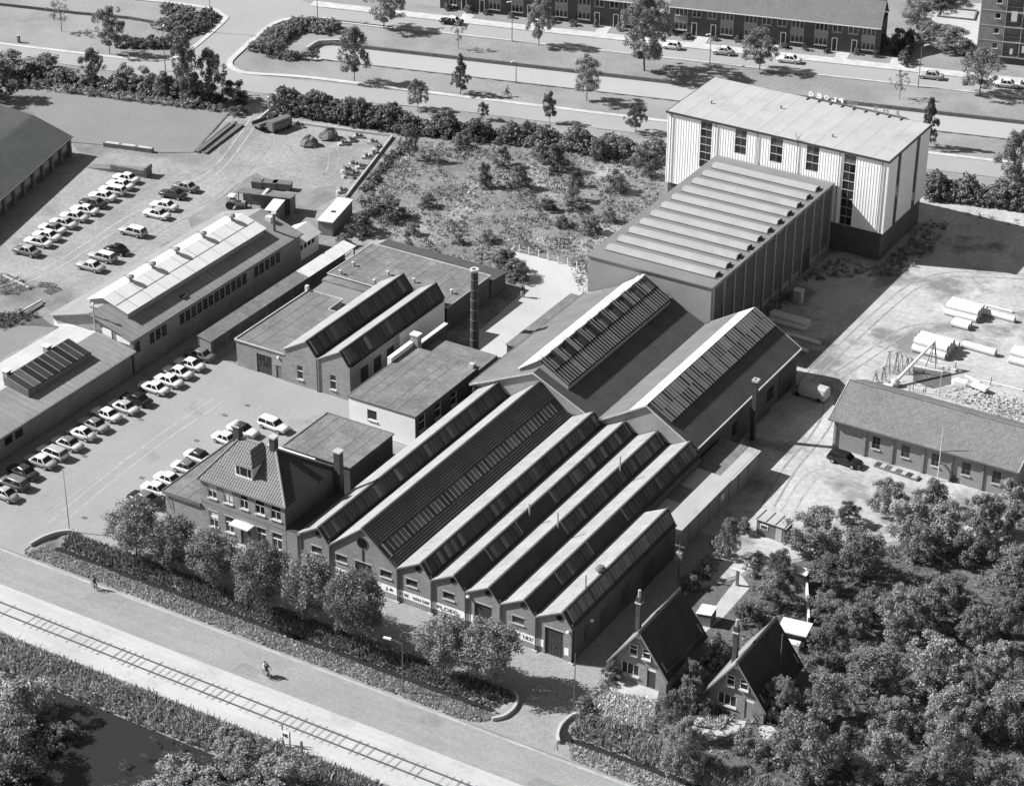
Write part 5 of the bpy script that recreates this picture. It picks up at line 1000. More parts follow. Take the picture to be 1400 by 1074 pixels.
# felt seams on the flat roofs
for own, xa, xb, ya, yb, z_ in ((F1, -48.0, -38.4, 28.9, 43.5, 4.46), (F2, -48.1, -38.8, 15.3, 24.2, 4.06), (BG, -70.4, -51.4, 56.8, 67.4, 3.66), (BF, -69.4, -64.3, 34.4, 50.5, 3.86), (AN, -54.3, -49.1, 0.0, 14.6, 3.95)):
    n_ = int((xb - xa) / 1.35)
    for i in range(1, n_):
        x = xa + (xb - xa) * i / n_ + RND.uniform(-.1, .1); MB().box(x, x + .06, ya, yb, z_ - .004, z_ + .012).build('roof_seam', M['roofdark'] if i % 3 else M['roofrib'], own, world=True)

# ------------------------------------------------------------------ cars of the 1960s
def loft(mb, secs, mi=0):
    k = len(secs[0]); o = len(mb.v)
    for s in secs: mb.v += [tuple(p) for p in s]
    for i in range(len(secs) - 1):
        for j in range(k):
            a = o + i * k + j; b = o + i * k + (j + 1) % k; mb.f.append((a, b, b + k, a + k)); mb.m.append(mi)
    mb.f.append(tuple(o + j for j in range(k))[::-1]); mb.m.append(mi); mb.f.append(tuple(o + (len(secs) - 1) * k + j for j in range(k))); mb.m.append(mi); return mb
def body_sec(x, hw, zb, zs):
    zm = zb + (zs - zb) * 0.45
    return [(x, -hw * 0.9, zb), (x, hw * 0.9, zb), (x, hw, zm), (x, hw * 0.985, zs - 0.10), (x, hw * 0.88, zs), (x, 0, zs + 0.025), (x, -hw * 0.88, zs), (x, -hw * 0.985, zs - 0.10), (x, -hw, zm)]
CARS = {  # body stations (x, half width, bottom, shoulder); cabin: base rear/front, roof rear/front, half widths, shoulder, top; wheels
 'saloon': dict(b=[(-2.15, .60, .42, .72), (-2.08, .74, .34, .80), (-1.6, .80, .28, .86), (-.9, .82, .25, .88), (.6, .82, .25, .88), (1.3, .80, .28, .84), (1.95, .74, .34, .78), (2.1, .62, .42, .70)], c=(-1.25, .85, -.78, .30, .76, .60, .87, 1.40), w=(-1.3, 1.3, .31)),
 'beetle': dict(b=[(-2.0, .34, .42, .50), (-1.85, .58, .34, .70), (-1.35, .74, .28, .92), (-.8, .78, .25, .96), (.55, .78, .25, .94), (1.1, .72, .28, .90), (1.7, .56, .34, .74), (1.98, .34, .42, .54)], c=(-1.35, .72, -.60, .22, .70, .56, .93, 1.48), w=(-1.2, 1.2, .33)),
 'estate': dict(b=[(-2.15, .70, .38, .84), (-2.05, .78, .30, .88), (-1.2, .82, .25, .90), (.6, .82, .25, .90), (1.3, .80, .28, .84), (1.95, .74, .34, .78), (2.12, .62, .42, .70)], c=(-2.02, .85, -1.75, .32, .76, .63, .89, 1.46), w=(-1.3, 1.3, .31)),
 'mini': dict(b=[(-1.6, .56, .38, .70), (-1.5, .68, .30, .80), (-.8, .72, .26, .84), (.5, .72, .26, .84), (1.2, .68, .30, .78), (1.6, .54, .38, .66)], c=(-1.35, .70, -1.0, .22, .66, .55, .83, 1.38), w=(-1.05, 1.05, .28)),
 'limousine': dict(b=[(-2.4, .68, .42, .76), (-2.3, .82, .34, .84), (-1.7, .88, .28, .90), (-.9, .90, .25, .92), (.7, .90, .25, .92), (1.5, .88, .28, .90), (2.2, .82, .34, .82), (2.38, .70, .42, .74)], c=(-1.3, .95, -.75, .35, .82, .66, .91, 1.48), w=(-1.45, 1.45, .34)),
}
CARM = {}
def car_meshes(kd, paint, roofp):
    key = (kd, paint, roofp)
    if key in CARM: return CARM[key]
    s = CARS[kd]; body = MB(); loft(body, [body_sec(*q) for q in s['b']])
    br, bf, rr_, rf, hb, ht, zs, zt = s['c']
    cab = [(br, -hb, zs - .02), (bf, -hb, zs - .02), (bf, hb, zs - .02), (br, hb, zs - .02), (rr_, -ht, zt - .05), (rf, -ht, zt - .05), (rf, ht, zt - .05), (rr_, ht, zt - .05)]
    gl = MB().add(cab, [(4, 5, 6, 7), (0, 1, 5, 4), (1, 2, 6, 5), (2, 3, 7, 6), (3, 0, 4, 7)])
    ro = MB(); e = .03
    loft(ro, [[(rr_ - .10, y, z) for y, z in ((-ht * .9, zt - .07), (ht * .9, zt - .07), (ht * .8, zt - .05), (-ht * .8, zt - .05))]] + [[(x, y, z) for y, z in ((-ht - e, zt - .08), (ht + e, zt - .08), (ht * .82, zt + zc), (-ht * .82, zt + zc))] for x, zc in ((rr_ + .05, -.01), ((rr_ + rf) / 2, .02), (rf - .05, -.01))] + [[(rf + .10, y, z) for y, z in ((-ht * .9, zt - .09), (ht * .9, zt - .09), (ht * .8, zt - .07), (-ht * .8, zt - .07))]])
    for sy in (-1, 1):          # pillars
        for (xb, xt, w_) in ((br, rr_, .22 if kd != 'estate' else .10), (bf, rf, .09), ((br + bf) / 2 - .05, (rr_ + rf) / 2, .08)):
            ro.add([(xb - w_ / 2, sy * (hb + .012), zs - .02), (xb + w_ / 2, sy * (hb + .012), zs - .02), (xt + w_ / 2, sy * (ht + .012), zt - .06), (xt - w_ / 2, sy * (ht + .012), zt - .06)], [(0, 1, 2, 3) if sy < 0 else (3, 2, 1, 0)])
    bx_r, bx_f = s['b'][0][0], s['b'][-1][0]; hwb = s['b'][1][1]
    bump = MB().box(-.05, .05, -hwb, hwb, .40, .50).mesh('bumper', M['chrome'])
    hl = MB().tube((0, 0, 0), (.07, 0, 0), .10, .07, 8).mesh('headlight', M['lamp']); tl = MB().box(-.04, .02, -.10, .10, -.06, .06).mesh('tail_light', M['taillight'])
    r = s['w'][2]; tyre = MB().tube((0, -.09, 0), (0, .09, 0), r, n=14).mesh('wheel', M['rubber']); hub = MB().tube((0, -.105, 0), (0, .105, 0), r * .58, n=10).mesh('hubcap', M['chrome'])
    CARM[key] = (body.mesh('body', M[paint], True), gl.mesh('glasshouse', M['carglass']), ro.mesh('roof', M[roofp]), bump, hl, tl, tyre, hub); return CARM[key]
def car(loc, rz, kd='saloon', paint='paint_white', roofp=None, label='', group=None, name='parked_car'):
    b, g, ro, bu, hl, tl, ty, hu = car_meshes(kd, paint, roofp or paint); s = CARS[kd]
    r = thing(name, label, 'car', (loc[0], loc[1], 0.02), rz, group)
    link('body', b, r); link('glasshouse', g, r); link('roof', ro, r)
    link('bumper', bu, r, (s['b'][0][0] - .03, 0, 0)); link('bumper', bu, r, (s['b'][-1][0] + .03, 0, 0))
    for sy in (-1, 1):
        link('headlight', hl, r, (s['b'][-1][0] - .06, sy * s['b'][-2][1] * .72, .62)); link('tail_light', tl, r, (s['b'][0][0] - .02, sy * s['b'][0][1] * .85, .62))
        for xw in s['w'][:2]:
            w_ = link('wheel', ty, r, (xw, sy * (s['b'][2][1] - .06), s['w'][2])); link('hubcap', hu, w_)
    return r
TN = {'paint_white': 'white', 'paint_cream': 'cream', 'paint_light': 'light grey', 'paint_grey': 'grey', 'paint_dark': 'dark', 'paint_black': 'black'}
KN = {'saloon': 'saloon car', 'beetle': 'round backed small car', 'estate': 'estate car', 'mini': 'very small car', 'limousine': 'large saloon car'}
cr = random.Random(11)
def row(cars, where, group, rz, jit=0.04):
    for (p, kd, pt, rf) in cars:
        lab = TN[pt] + ' ' + KN[kd] + ((' with ' + TN[rf] + ' roof') if rf else '') + ' ' + where
        car((p[0] + cr.uniform(-.25, .25), p[1] + cr.uniform(-.12, .12)), rz + cr.uniform(-jit, jit) * 1.6, kd, pt, rf, lab, group)
w, l, g, d, k_, c_ = 'paint_white', 'paint_light', 'paint_grey', 'paint_dark', 'paint_black', 'paint_cream'
PI = math.pi
row([((-74.86, 33.17), 'saloon', g, None), ((-74.44, 30.48), 'saloon', w, None), ((-74.28, 27.96), 'saloon', w, None), ((-74.28, 25.67), 'saloon', w, None), ((-74.26, 23.02), 'saloon', w, None), ((-74.24, 19.47), 'saloon', k_, None),
     ((-74.68, 17.22), 'saloon', c_, l), ((-75.04, 14.67), 'saloon', w, None), ((-74.81, 11.91), 'saloon', l, g), ((-74.74, 9.31), 'beetle', w, None), ((-74.78, 6.57), 'saloon', c_, g), ((-74.96, 3.99), 'estate', w, l), ((-75.04, 1.56), 'saloon', l, c_),
     ((-75.04, -1.25), 'saloon', d, None), ((-74.25, -3.72), 'estate', g, None), ((-73.31, -6.39), 'beetle', l, None)], 'in the row along the low shed', 'cars along the low shed wall', PI)
row([((-56.05, 23.33), 'estate', w, None), ((-58.20, 20.34), 'saloon', w, d), ((-58.83, 17.64), 'saloon', w, None), ((-58.91, 12.41), 'saloon', w, d), ((-58.34, 9.75), 'saloon', w, g), ((-58.79, 6.51), 'saloon', w, None), ((-58.37, 4.01), 'saloon', w, None), ((-58.13, 1.43), 'limousine', k_, g)],
    'in the row behind the office', 'cars behind the office annex', 0.0)
row([((-118.80, 72.27), 'saloon', w, None), ((-118.20, 70.03), 'saloon', w, None), ((-117.70, 67.80), 'estate', w, None), ((-117.90, 65.35), 'saloon', w, None), ((-117.25, 62.74), 'saloon', d, g), ((-116.95, 60.21), 'saloon', w, None), ((-116.58, 57.62), 'saloon', c_, None), ((-116.53, 55.09), 'saloon', c_, l), ((-116.49, 52.71), 'saloon', w, g), ((-115.85, 50.47), 'saloon', w, None), ((-115.73, 48.27), 'saloon', w, l), ((-115.12, 45.18), 'saloon', g, l)],
    'in the row before the barn', 'cars in front of the barn', PI + 0.13)
row([((-109.54, 74.44), 'saloon', g, l), ((-109.16, 71.38), 'saloon', d, None), ((-107.70, 67.36), 'saloon', w, None), ((-107.04, 64.66), 'saloon', w, l), ((-105.96, 57.99), 'estate', l, w), ((-104.36, 52.08), 'beetle', k_, None), ((-104.61, 49.33), 'estate', l, c_), ((-104.14, 46.16), 'saloon', l, c_)],
    'in the row beside the long hall', 'cars beside the long hall', PI + 0.10)
row([((-113.15, 155.99), 'saloon', k_, w), ((-73.95, 165.85), 'mini', w, None), ((-65.01, 168.28), 'beetle', l, w), ((-53.79, 170.93), 'saloon', w, None), ((-30.42, 176.80), 'saloon', l, None), ((-18.42, 179.64), 'saloon', w, None), ((-15.32, 180.88), 'saloon', c_, None)], 'parked along the far estate street', 'cars on the estate street', RZ_ + PI, 0.02)
car((8.19, 52.83), -0.05, 'estate', k_, 'paint_black', 'black estate car with white side panel beside the brick warehouse', None)

# delivery van with rounded pale roof by the hall
VN = thing('delivery_van', 'old delivery van with long rounded pale roof in the shade of the hall', 'van', (-2.02, 65.74) + (0.02,), 3.1)
loft(MB(), [[(x, y * f_, z) for y, z in ((-.85, .4), (.85, .4), (.88, 1.2), (.78, 1.75), (.4, 1.98), (-.4, 1.98), (-.78, 1.75), (-.88, 1.2))] for x, f_ in ((-2.1, .92), (-1.95, 1), (1.2, 1), (1.6, .96))]).build('body', M['roofpale'], VN)
loft(MB(), [[(x, y, z) for y, z in ((-.8, .4), (.8, .4), (.8, zt), (-.8, zt))] for x, zt in ((1.6, 1.5), (1.75, 1.3), (2.4, 1.0), (2.5, .8))]).build('cab', M['paint_grey'], VN)
for sx in (-1.3, 1.7):
    for sy in (-1, 1): MB().tube((sx, sy * .78 - .1, .33), (sx, sy * .78 + .1, .33), .33, n=12).build('wheel', M['rubber'], VN)
# trucks and machines of the builder's yard
TK = thing('flatbed_truck', 'dark flatbed truck parked by the hedge of the builders yard', 'truck', (-113.30, 100.57) + (0.02,), 1.35)
MB().box(-2.2, 1.0, -.95, .95, .75, .95).build('bed', M['wood'], TK); MB().box(-2.2, 1.0, -.98, -.9, .95, 1.4).build('side_board', M['wood'], TK); MB().box(-2.2, 1.0, .9, .98, .95, 1.4).build('side_board', M['wood'], TK)
loft(MB(), [[(x, y, z) for y, z in ((-.85, .5), (.85, .5), (.8, zt), (-.8, zt))] for x, zt in ((1.05, 2.0), (1.9, 2.0), (2.2, 1.3), (2.7, 1.2))]).build('cab', M['paint_dark'], TK); MB().box(1.9, 2.12, -.7, .7, 1.35, 1.85).build('windscreen', M['carglass'], TK)
for sx in (-1.4, 2.0):
    for sy in (-1, 1): MB().tube((sx, sy * .8 - .12, .4), (sx, sy * .8 + .12, .4), .4, n=12).build('wheel', M['rubber'], TK)
V2 = thing('grey_van', 'grey bus shaped van next to the dark truck', 'van', (-111.04, 101.05) + (0.02,), 1.35)
loft(MB(), [[(x, y * f_, z) for y, z in ((-.85, .35), (.85, .35), (.88, 1.1), (.8, 1.72), (.62, 1.85), (-.62, 1.85), (-.8, 1.72), (-.88, 1.1))] for x, f_ in ((-2.1, .9), (-1.9, 1), (1.6, 1), (2.1, .85))]).build('body', M['paint_grey'], V2)
for sy in (-1, 1): MB().box(-1.6, 1.4, sy * .83 - .03, sy * .83 + .03, 1.2, 1.6).build('side_window', M['carglass'], V2)
MB().box(2.0, 2.06, -.6, .6, 1.2, 1.7).build('windscreen', M['carglass'], V2)
for sx in (-1.3, 1.3):
    for sy in (-1, 1): MB().tube((sx, sy * .78 - .1, .33), (sx, sy * .78 + .1, .33), .33, n=12).build('wheel', M['rubber'], V2)
for i, (p, lab) in enumerate((((-103.24, 98.36), 'pointed heap covered with a dark tarpaulin in the dirt yard'), ((-102.21, 102.25), 'taller tarpaulin covered heap next to the yard wall'))):
    rr = random.Random(20 + i); t = thing('covered_heap', lab, 'heap', p + (0.0,), 0.3 + i * 0.5); mb = MB(); n = 10; rings = []
    for r_, z_ in ((1.5, 0), (1.5, .45), (1.25, 1.0), (.8, 1.5), (.25, 1.75)): rings.append([(r_ * 1.1 * math.cos(2 * PI * q / n) * rr.uniform(.85, 1.12), r_ * .9 * math.sin(2 * PI * q / n) * rr.uniform(.75, 1.15), z_ * rr.uniform(.8, 1.08)) for q in range(n)])
    loft(mb, rings); mb.build('tarpaulin', M['tarp'], t); MB().box(-1.4, 1.2, -.9, -.75, 0, .3).build('base_beam', M['woodpale'], t)
# salvaged machine beds set out along the yard wall
sb = MB().box(-.9, .9, -.35, .35, 0, .35).mesh('bed', M['concrete2']); st = MB().box(-.35, .05, -.3, .3, .35, .85).tube((.45, -.28, .5), (.45, .28, .5), .22, n=10).mesh('casting', M['steel'])
for i, p in enumerate(((-108.94, 103.45), (-98.80, 101.33), (-98.50, 103.00), (-98.41, 104.83), (-94.97, 104.00), (-92.31, 100.39), (-93.13, 102.49), (-92.55, 98.80), (-92.75, 95.26), (-91.35, 95.28), (-92.66, 93.07), (-90.70, 92.60), (-91.08, 91.26), (-88.74, 86.33), (-91.41, 91.46))):
    t = thing('machine_bed', 'pale salvaged machine bed with dark castings set out along the yard wall', 'machine part', p + (0.01,), (0.2, 0.9, 1.2, 0.5)[i % 4], 'salvaged machine beds'); link('bed', sb, t); link('casting', st, t)
t = ribbon_mb([(-110.62, 104.09), (-106.56, 105.00), (-99.44, 106.57), (-93.91, 107.89), (-91.04, 98.25), (-87.93, 87.61), (-87.17, 85.02)], 0.28, 0, 0.42).build('yard_wall', M['concrete2']); tag(t, 'low pale concrete wall bounding the dirt yard towards the field', 'wall')
t = ribbon_mb([(-116.17, 102.19), (-117.03, 106.65)], 0.35, 0, 0.3).build('yard_curb', M['concrete2']); tag(t, 'short pale kerb stone strip by the yard gatepost', 'kerb')
for p, h, lab in (((-117.16, 106.57), 2.2, 'white gatepost at the hedge end of the yard gate'), ((-124.47, 106.67), 1.3, 'pale gatepost beside the round dark bush')):
    o = thing('gatepost', lab, 'gatepost', p + (0,)); MB().box(-.16, .16, -.16, .16, 0, h).build('post', M['concrete2'], o); MB().box(-.24, .24, -.24, .24, h, h + .12).build('cap', M['kerb'], o)
GT = thing('yard_gate', 'low open rail gate by the round dark bush', 'gate', (-124.53, 107.11) + (0,), 0.55)
for z_ in (.35, .8): MB().box(0, 4.2, -.03, .03, z_, z_ + .08).build('gate_rail', M['wood'], GT)
for x in (0.2, 1.5, 2.8, 4.1): MB().box(x - .04, x + .04, -.05, .05, 0, .95).build('gate_post', M['wood'], GT)
# stack of long beams, long crate and loading ramp by the lawn
a_, b_ = Vector((-115.86, 86.69)), Vector((-117.97, 98.83)); ln = (b_ - a_).length; rz_ = math.atan2((b_ - a_).y, (b_ - a_).x)
for i in range(5):
    o = MB().box(0, ln, -.18, .18, 0, .34).build('timber_beam', M['wood'] if i != 1 else M['woodpale']); o.location = (a_.x + (i - 2) * .44 * -math.sin(rz_), a_.y + (i - 2) * .44 * math.cos(rz_), 0.02 + (.36 if i == 2 else 0)); o.rotation_euler[2] = rz_ + (i - 2) * .01
    tag(o, 'long squared timber beam in the stack at the lawn corner', 'beam', 'stacked timber beams')
LC = thing('long_trough', 'long low wooden trough at the edge of the lawn', 'trough', (-126.44, 82.11) + (0,), 0.24); MB().box(-4.2, 4.2, -.35, .35, 0, .7).build('box', M['wood'], LC)
for i in range(3): MB().box(-3.9 + i * 2.8, -1.6 + i * 2.8, -.36, .36, .7, .75).build('lid', M['woodpale'], LC)
RP = thing('loading_ramp', 'wedge shaped dark loading ramp behind the car row', 'ramp', (-122.32, 74.82) + (0,), 0.16)
MB().prism_y([(-5.6, 0), (5.2, 0), (5.2, 1.1), (-1.0, .55)], -.9, .9).build('ramp', M['rooffelt'], RP); MB().box(4.9, 5.25, -1.0, 1.0, 1.1, 1.7).build('end_board', M['wood'], RP); MB().box(-1, 5.2, -.95, -.88, .5, 1.25).build('side_board', M['wood'], RP)
# tractor and dark bins at the open shed
TR = thing('tractor', 'small tractor parked at the end of the open fronted shed', 'tractor', (-99.01, 73.37) + (0.02,), 0.3)
MB().box(-.2, 1.5, -.35, .35, .6, 1.15).build('bonnet', M['paint_light'], TR); MB().box(-1.0, -.2, -.6, .6, .7, 1.0).build('seat_deck', M['paint_grey'], TR); MB().box(-1.1, -.1, -.7, .7, 1.9, 2.0).build('roof', M['roofwhite'], TR)
for x, y in ((-1.05, -.65), (-1.05, .65), (-.15, -.65), (-.15, .65)): MB().box(x - .03, x + .03, y - .03, y + .03, 1.0, 1.9).build('post', M['steel'], TR)
for x, r in ((-.7, .62), (1.2, .38)):
    for sy in (-1, 1): MB().tube((x, sy * .75 - .14, r), (x, sy * .75 + .14, r), r, n=12).build('wheel', M['rubber'], TR)
for i, p in enumerate(((-100.59, 81.08), (-98.86, 81.77), (-97.04, 82.51))):
    o = thing('dark_bin', ('smallest', 'middle', 'largest')[i] + ' dark lidded bin behind the open fronted shed', 'bin', p + (0.01,), 0.28); s_ = .8 + .25 * i
    MB().add([(-s_, -.6, 0), (s_, -.6, 0), (s_, .6, 0), (-s_, .6, 0), (-s_ * 1.1, -.7, 1.1), (s_ * 1.1, -.7, 1.1), (s_ * 1.1, .7, 1.1), (-s_ * 1.1, .7, 1.1)], [(0, 1, 5, 4), (1, 2, 6, 5), (2, 3, 7, 6), (3, 0, 4, 7)]).build('bin', M['steel'], o); MB().box(-s_ * 1.12, s_ * 1.12, -.72, .72, 1.1, 1.18).build('lid', M['paint_grey'], o)
# scrap and a harrow at the left edge
for i, p in enumerate(((-106.02, 38.87), (-104.28, 38.05))):
    o = thing('harrow_frame', ('larger', 'smaller')[i] + ' rusty harrow frame lying on the yard dirt', 'harrow', p + (0.02,), 0.4 + i); 
    for q in range(3): MB().box(-1, 1, -.6 + q * .6 - .05, -.6 + q * .6 + .05, .1, .2).build('bar', M['steel'], o); MB().box(-1 + q, -.9 + q, -.65, .65, .2, .28).build('cross_bar', M['steel'], o)
for i, (p, q) in enumerate((((-103.23, 29.88), (-103.14, 34.67)), ((-113.75, 38.12), (-107.45, 37.04)), ((-102.37, 30.59), (-102.50, 34.14)))):
    A_, B_ = Vector(p), Vector(q); o = MB().box(0, (B_ - A_).length, -.15, .15, 0, .25).build('timber_plank', M['woodpale'] if i < 2 else M['wood']); o.location = (A_.x, A_.y, .25 if i == 0 else .02); o.rotation_euler[2] = math.atan2((B_ - A_).y, (B_ - A_).x)
    tag(o, ('long pale plank propped over scrap near the low shed', 'long pale plank lying along dark grass by the car row', 'dark plank under the propped pale plank')[i], 'plank')

# ------------------------------------------------------------------ concrete pipes and yard stock on the right
PM = {}
def pipe_mesh(r, L_):
    if (r, L_) not in PM:
        mb = MB(); n = 16
        for i in range(n):
            t0, t1 = 2 * PI * i / n, 2 * PI * (i + 1) / n; c0, s0, c1, s1 = math.cos(t0), math.sin(t0), math.cos(t1), math.sin(t1); ri = r * .82
            mb.quad((0, r * c0, r * s0), (L_, r * c0, r * s0), (L_, r * c1, r * s1), (0, r * c1, r * s1)); mb.quad((0, ri * c1, ri * s1), (L_, ri * c1, ri * s1), (L_, ri * c0, ri * s0), (0, ri * c0, ri * s0))
            for x in (0, L_): mb.quad((x, ri * c0, ri * s0), (x, r * c0, r * s0), (x, r * c1, r * s1), (x, ri * c1, ri * s1))
        PM[(r, L_)] = mb.mesh('pipe', M['pipe'])
    return PM[(r, L_)]
def pipes(p, n, r, L_, rz, lab, grp, top=0):
    for i in range(n):
        o = link('concrete_pipe', pipe_mesh(r, L_), None, (p[0] - math.sin(rz) * i * 2.03 * r, p[1] + math.cos(rz) * i * 2.03 * r, r), rz); tag(o, lab, 'pipe', grp)
    for i in range(top):
        o = link('concrete_pipe', pipe_mesh(r, L_), None, (p[0] - math.sin(rz) * (i + .5) * 2.03 * r, p[1] + math.cos(rz) * (i + .5) * 2.03 * r, r * 2.73), rz); tag(o, lab, 'pipe', grp)
pipes((5.96, 93.68), 2, .45, 2.4, .0, 'short pale concrete pipe at the front of the far pipe heap', 'short pipes of the far heap')
pipes((3.89, 96.39), 5, .45, 4.6, .0, 'pale concrete pipe in the far heap of the works yard', 'pipes of the far heap', 3)
pipes((4.13, 84.24), 4, .5, 4.7, -.02, 'pale concrete pipe in the heap under the conveyor boom', 'pipes of the heap under the boom', 3)
pipes((7.72, 88.15), 1, .45, 1.4, 0, 'short stub of concrete pipe behind the heap under the boom', None)
pipes((9.50, 88.68), 1, .5, 4.6, -.03, 'single pale concrete pipe between two heaps', None)
pipes((16.21, 87.89), 4, .5, 4.6, .0, 'pale concrete pipe in the heap cut by the frame edge', 'pipes of the edge heap', 2)
pipes((8.49, 99.22), 1, .42, 4.4, -.03, 'single pale pipe beside the far heap', None)
pipes((8.09, 101.60), 1, .16, 3.6, .0, 'thin pale pipe lying behind the far heap', None)
pipes((-11.92, 79.37), 1, .28, 5.0, -.02, 'lowest thin pipe against the hall gable', None)
pipes((-15.70, 81.92), 3, .36, 5.6, -.03, 'pale pipe in the stack between the two halls', 'pipes stacked between halls', 2)
pipes((-11.65, 76.48), 1, .3, 4.2, -.03, 'single pale pipe lying at the foot of the hall gable', None)
# conveyor boom on its trestle
g_ = Vector((5.69, 73.59) + (0.3,)); tb = Vector((8.10, 81.25) + (0.0,)); tp = Vector((tb.x, tb.y, 3.9))
CB = thing('conveyor_boom', 'long white conveyor boom leaning on a dark trestle in the works yard', 'conveyor', (g_.x, g_.y, 0))
MB().tube(g_, tp, .24, .18, 10).build('boom', M['pipe'], CB, world=True)
for dx_, dy_ in ((-.7, -.5), (.7, -.5), (-.5, .6), (.5, .6)): MB().tube((tb.x + dx_, tb.y + dy_, 0), (tp.x, tp.y, tp.z + .1), .06, n=5).build('trestle_leg', M['steel'], CB, world=True)
for z_ in (1.0, 2.2): s_ = 1 - z_ / 4.2; MB().tube((tb.x - .7 * s_, tb.y - .5 * s_, z_), (tb.x + .7 * s_, tb.y - .5 * s_, z_), .04, n=4).build('trestle_brace', M['steel'], CB, world=True)
MB().lathe([(0, -.1), (.5, 0), (.6, .5), (.35, .9), (0, 1.0)], (g_.x + .2, g_.y + .5, 0.12), 10).build('hopper', M['steelpale'], CB, world=True); MB().box(g_.x - 1.0, g_.x + .2, g_.y - .8, g_.y - .2, 0, .5).build('motor_box', M['pipe'], CB, world=True)
# lattice stands and reinforcing steel
for i, (p, h) in enumerate((((3.74, 76.92), 3.0), ((4.54, 77.60), 2.7), ((4.01, 74.54), 1.9), ((3.36, 73.60), 1.3), ((5.03, 78.08), 2.3), ((5.56, 78.77), 1.8), ((6.25, 78.46), 2.0))):
    o = thing('steel_stand', ('tallest', 'second tallest', 'slanting middle', 'lowest', 'slender', 'short', 'boom side')[i] + ' dark lattice steel stand behind the warehouse roof', 'stand', p + (0,), i * .5, 'lattice steel stands')
    for a, b in ((-.35, -.3), (.35, -.3), (0, .4)): MB().tube((a, b, 0), (a * .15, b * .15, h), .05, n=4).build('leg', M['steel'], o)
    for z_ in (h * .3, h * .6): MB().tube((-.3 * (1 - z_ / h), -.25 * (1 - z_ / h), z_), (.3 * (1 - z_ / h), -.25 * (1 - z_ / h), z_ + .1), .035, n=4).build('brace', M['steel'], o)
    MB().tube((-.3, 0, h), (.4, .1, h + .25), .06, n=4).build('head', M['steel'], o)
for i, (p, h) in enumerate((((8.07, 73.63), 1.3), ((8.28, 74.29), 1.4), ((9.96, 74.25), 1.2), ((9.93, 73.53), 1.0), ((11.87, 74.19), 3.6), ((10.98, 82.10), 1.2), ((16.36, 80.67), 1.2), ((8.06, 75.59), 1.4))):
    o = MB().tube((0, 0, 0), (0.03, 0, h), .06, n=5).build('steel_post', M['steelpale'] if i == 4 else M['steel']); o.location = p + (0,); tag(o, 'tall pale post at the edge of the dark soil pit' if i == 4 else 'thin dark post standing round the soil pit', 'post', None if i == 4 else 'posts round the pit')
sheet('soil_pit', [(6.03, 80.17), (7.71, 80.83), (10.76, 81.23), (11.91, 78.30), (10.32, 75.90), (7.34, 76.58)], 0.03, M['garden'])
for i, (p, q, r_) in enumerate((((5.91, 80.09), (9.86, 80.67), .12), ((5.69, 81.81), (11.16, 81.84), .2), ((14.90, 81.22), (20.47, 81.40), .1), ((12.65, 81.29), (14.99, 80.55), .12), ((12.10, 73.80), (13.87, 73.31), .15), ((2.64, 72.44), (3.74, 74.02), .1))):
    A_, B_ = Vector(p), Vector(q); o = MB().box(0, (B_ - A_).length, -r_, r_, 0, r_ * 1.4).build('yard_plank', M['pipe'] if i != 4 else M['woodpale']); o.location = (A_.x, A_.y, .04); o.rotation_euler[2] = math.atan2((B_ - A_).y, (B_ - A_).x); tag(o, ('pale beam edging the soil pit on its near side', 'broad pale beam between pit and pipe heap', 'long thin beam lying towards the frame edge', 'short pale beam beside the white trough', 'pale plank by the warehouse ridge', 'short beam near the lattice stands')[i], 'beam')
TB = thing('white_trough', 'white rectangular trough with dark legs among the yard stock', 'trough', (15.65, 78.62) + (0.02,), -.25); MB().box(-1.1, 1.1, -.45, .45, .35, .8).build('trough', M['pipe'], TB)
for x in (-.9, .9): MB().box(x - .08, x + .08, -.4, .4, 0, .35).build('leg', M['steel'], TB)
o = loft(MB(), [[(x, y * s_, z * s_ + .02) for y, z in ((-.5, 0), (.5, 0), (.55, .5), (.1, .62), (-.5, .5))] for x, s_ in ((-1.2, .5), (-.8, 1), (.8, 1.05), (1.3, .6))]).build('stone_slab', M['pipe']); o.location = (12.99, 78.97) + (0,); tag(o, 'long rounded pale block beside the dark soil pit', 'block')
# rubble heap: stones that cannot be told apart
mb = MB(); rr = random.Random(5); cx, cy = (18.47, 76.30)
for i in range(900):
    x = cx + rr.gauss(1.5, 3.6); y = cy + rr.gauss(0, 1.5); s_ = rr.uniform(.06, .28); 
    if 4 < x < 29.3 and y < 67: continue
    vs = [(x + s_ * rr.uniform(-1, 1), y + s_ * rr.uniform(-1, 1), max(0, .02 + s_ * rr.uniform(-.4, 1))) for _ in range(5)]; mb.add(vs, [(0, 1, 2), (0, 2, 3), (0, 3, 4), (1, 2, 4), (2, 3, 4)])
rb = kind(mb.build('rubble', M['rubble']), 'stuff'); rb['label'] = 'pale broken rubble spread behind the warehouse'; rb['category'] = 'rubble'
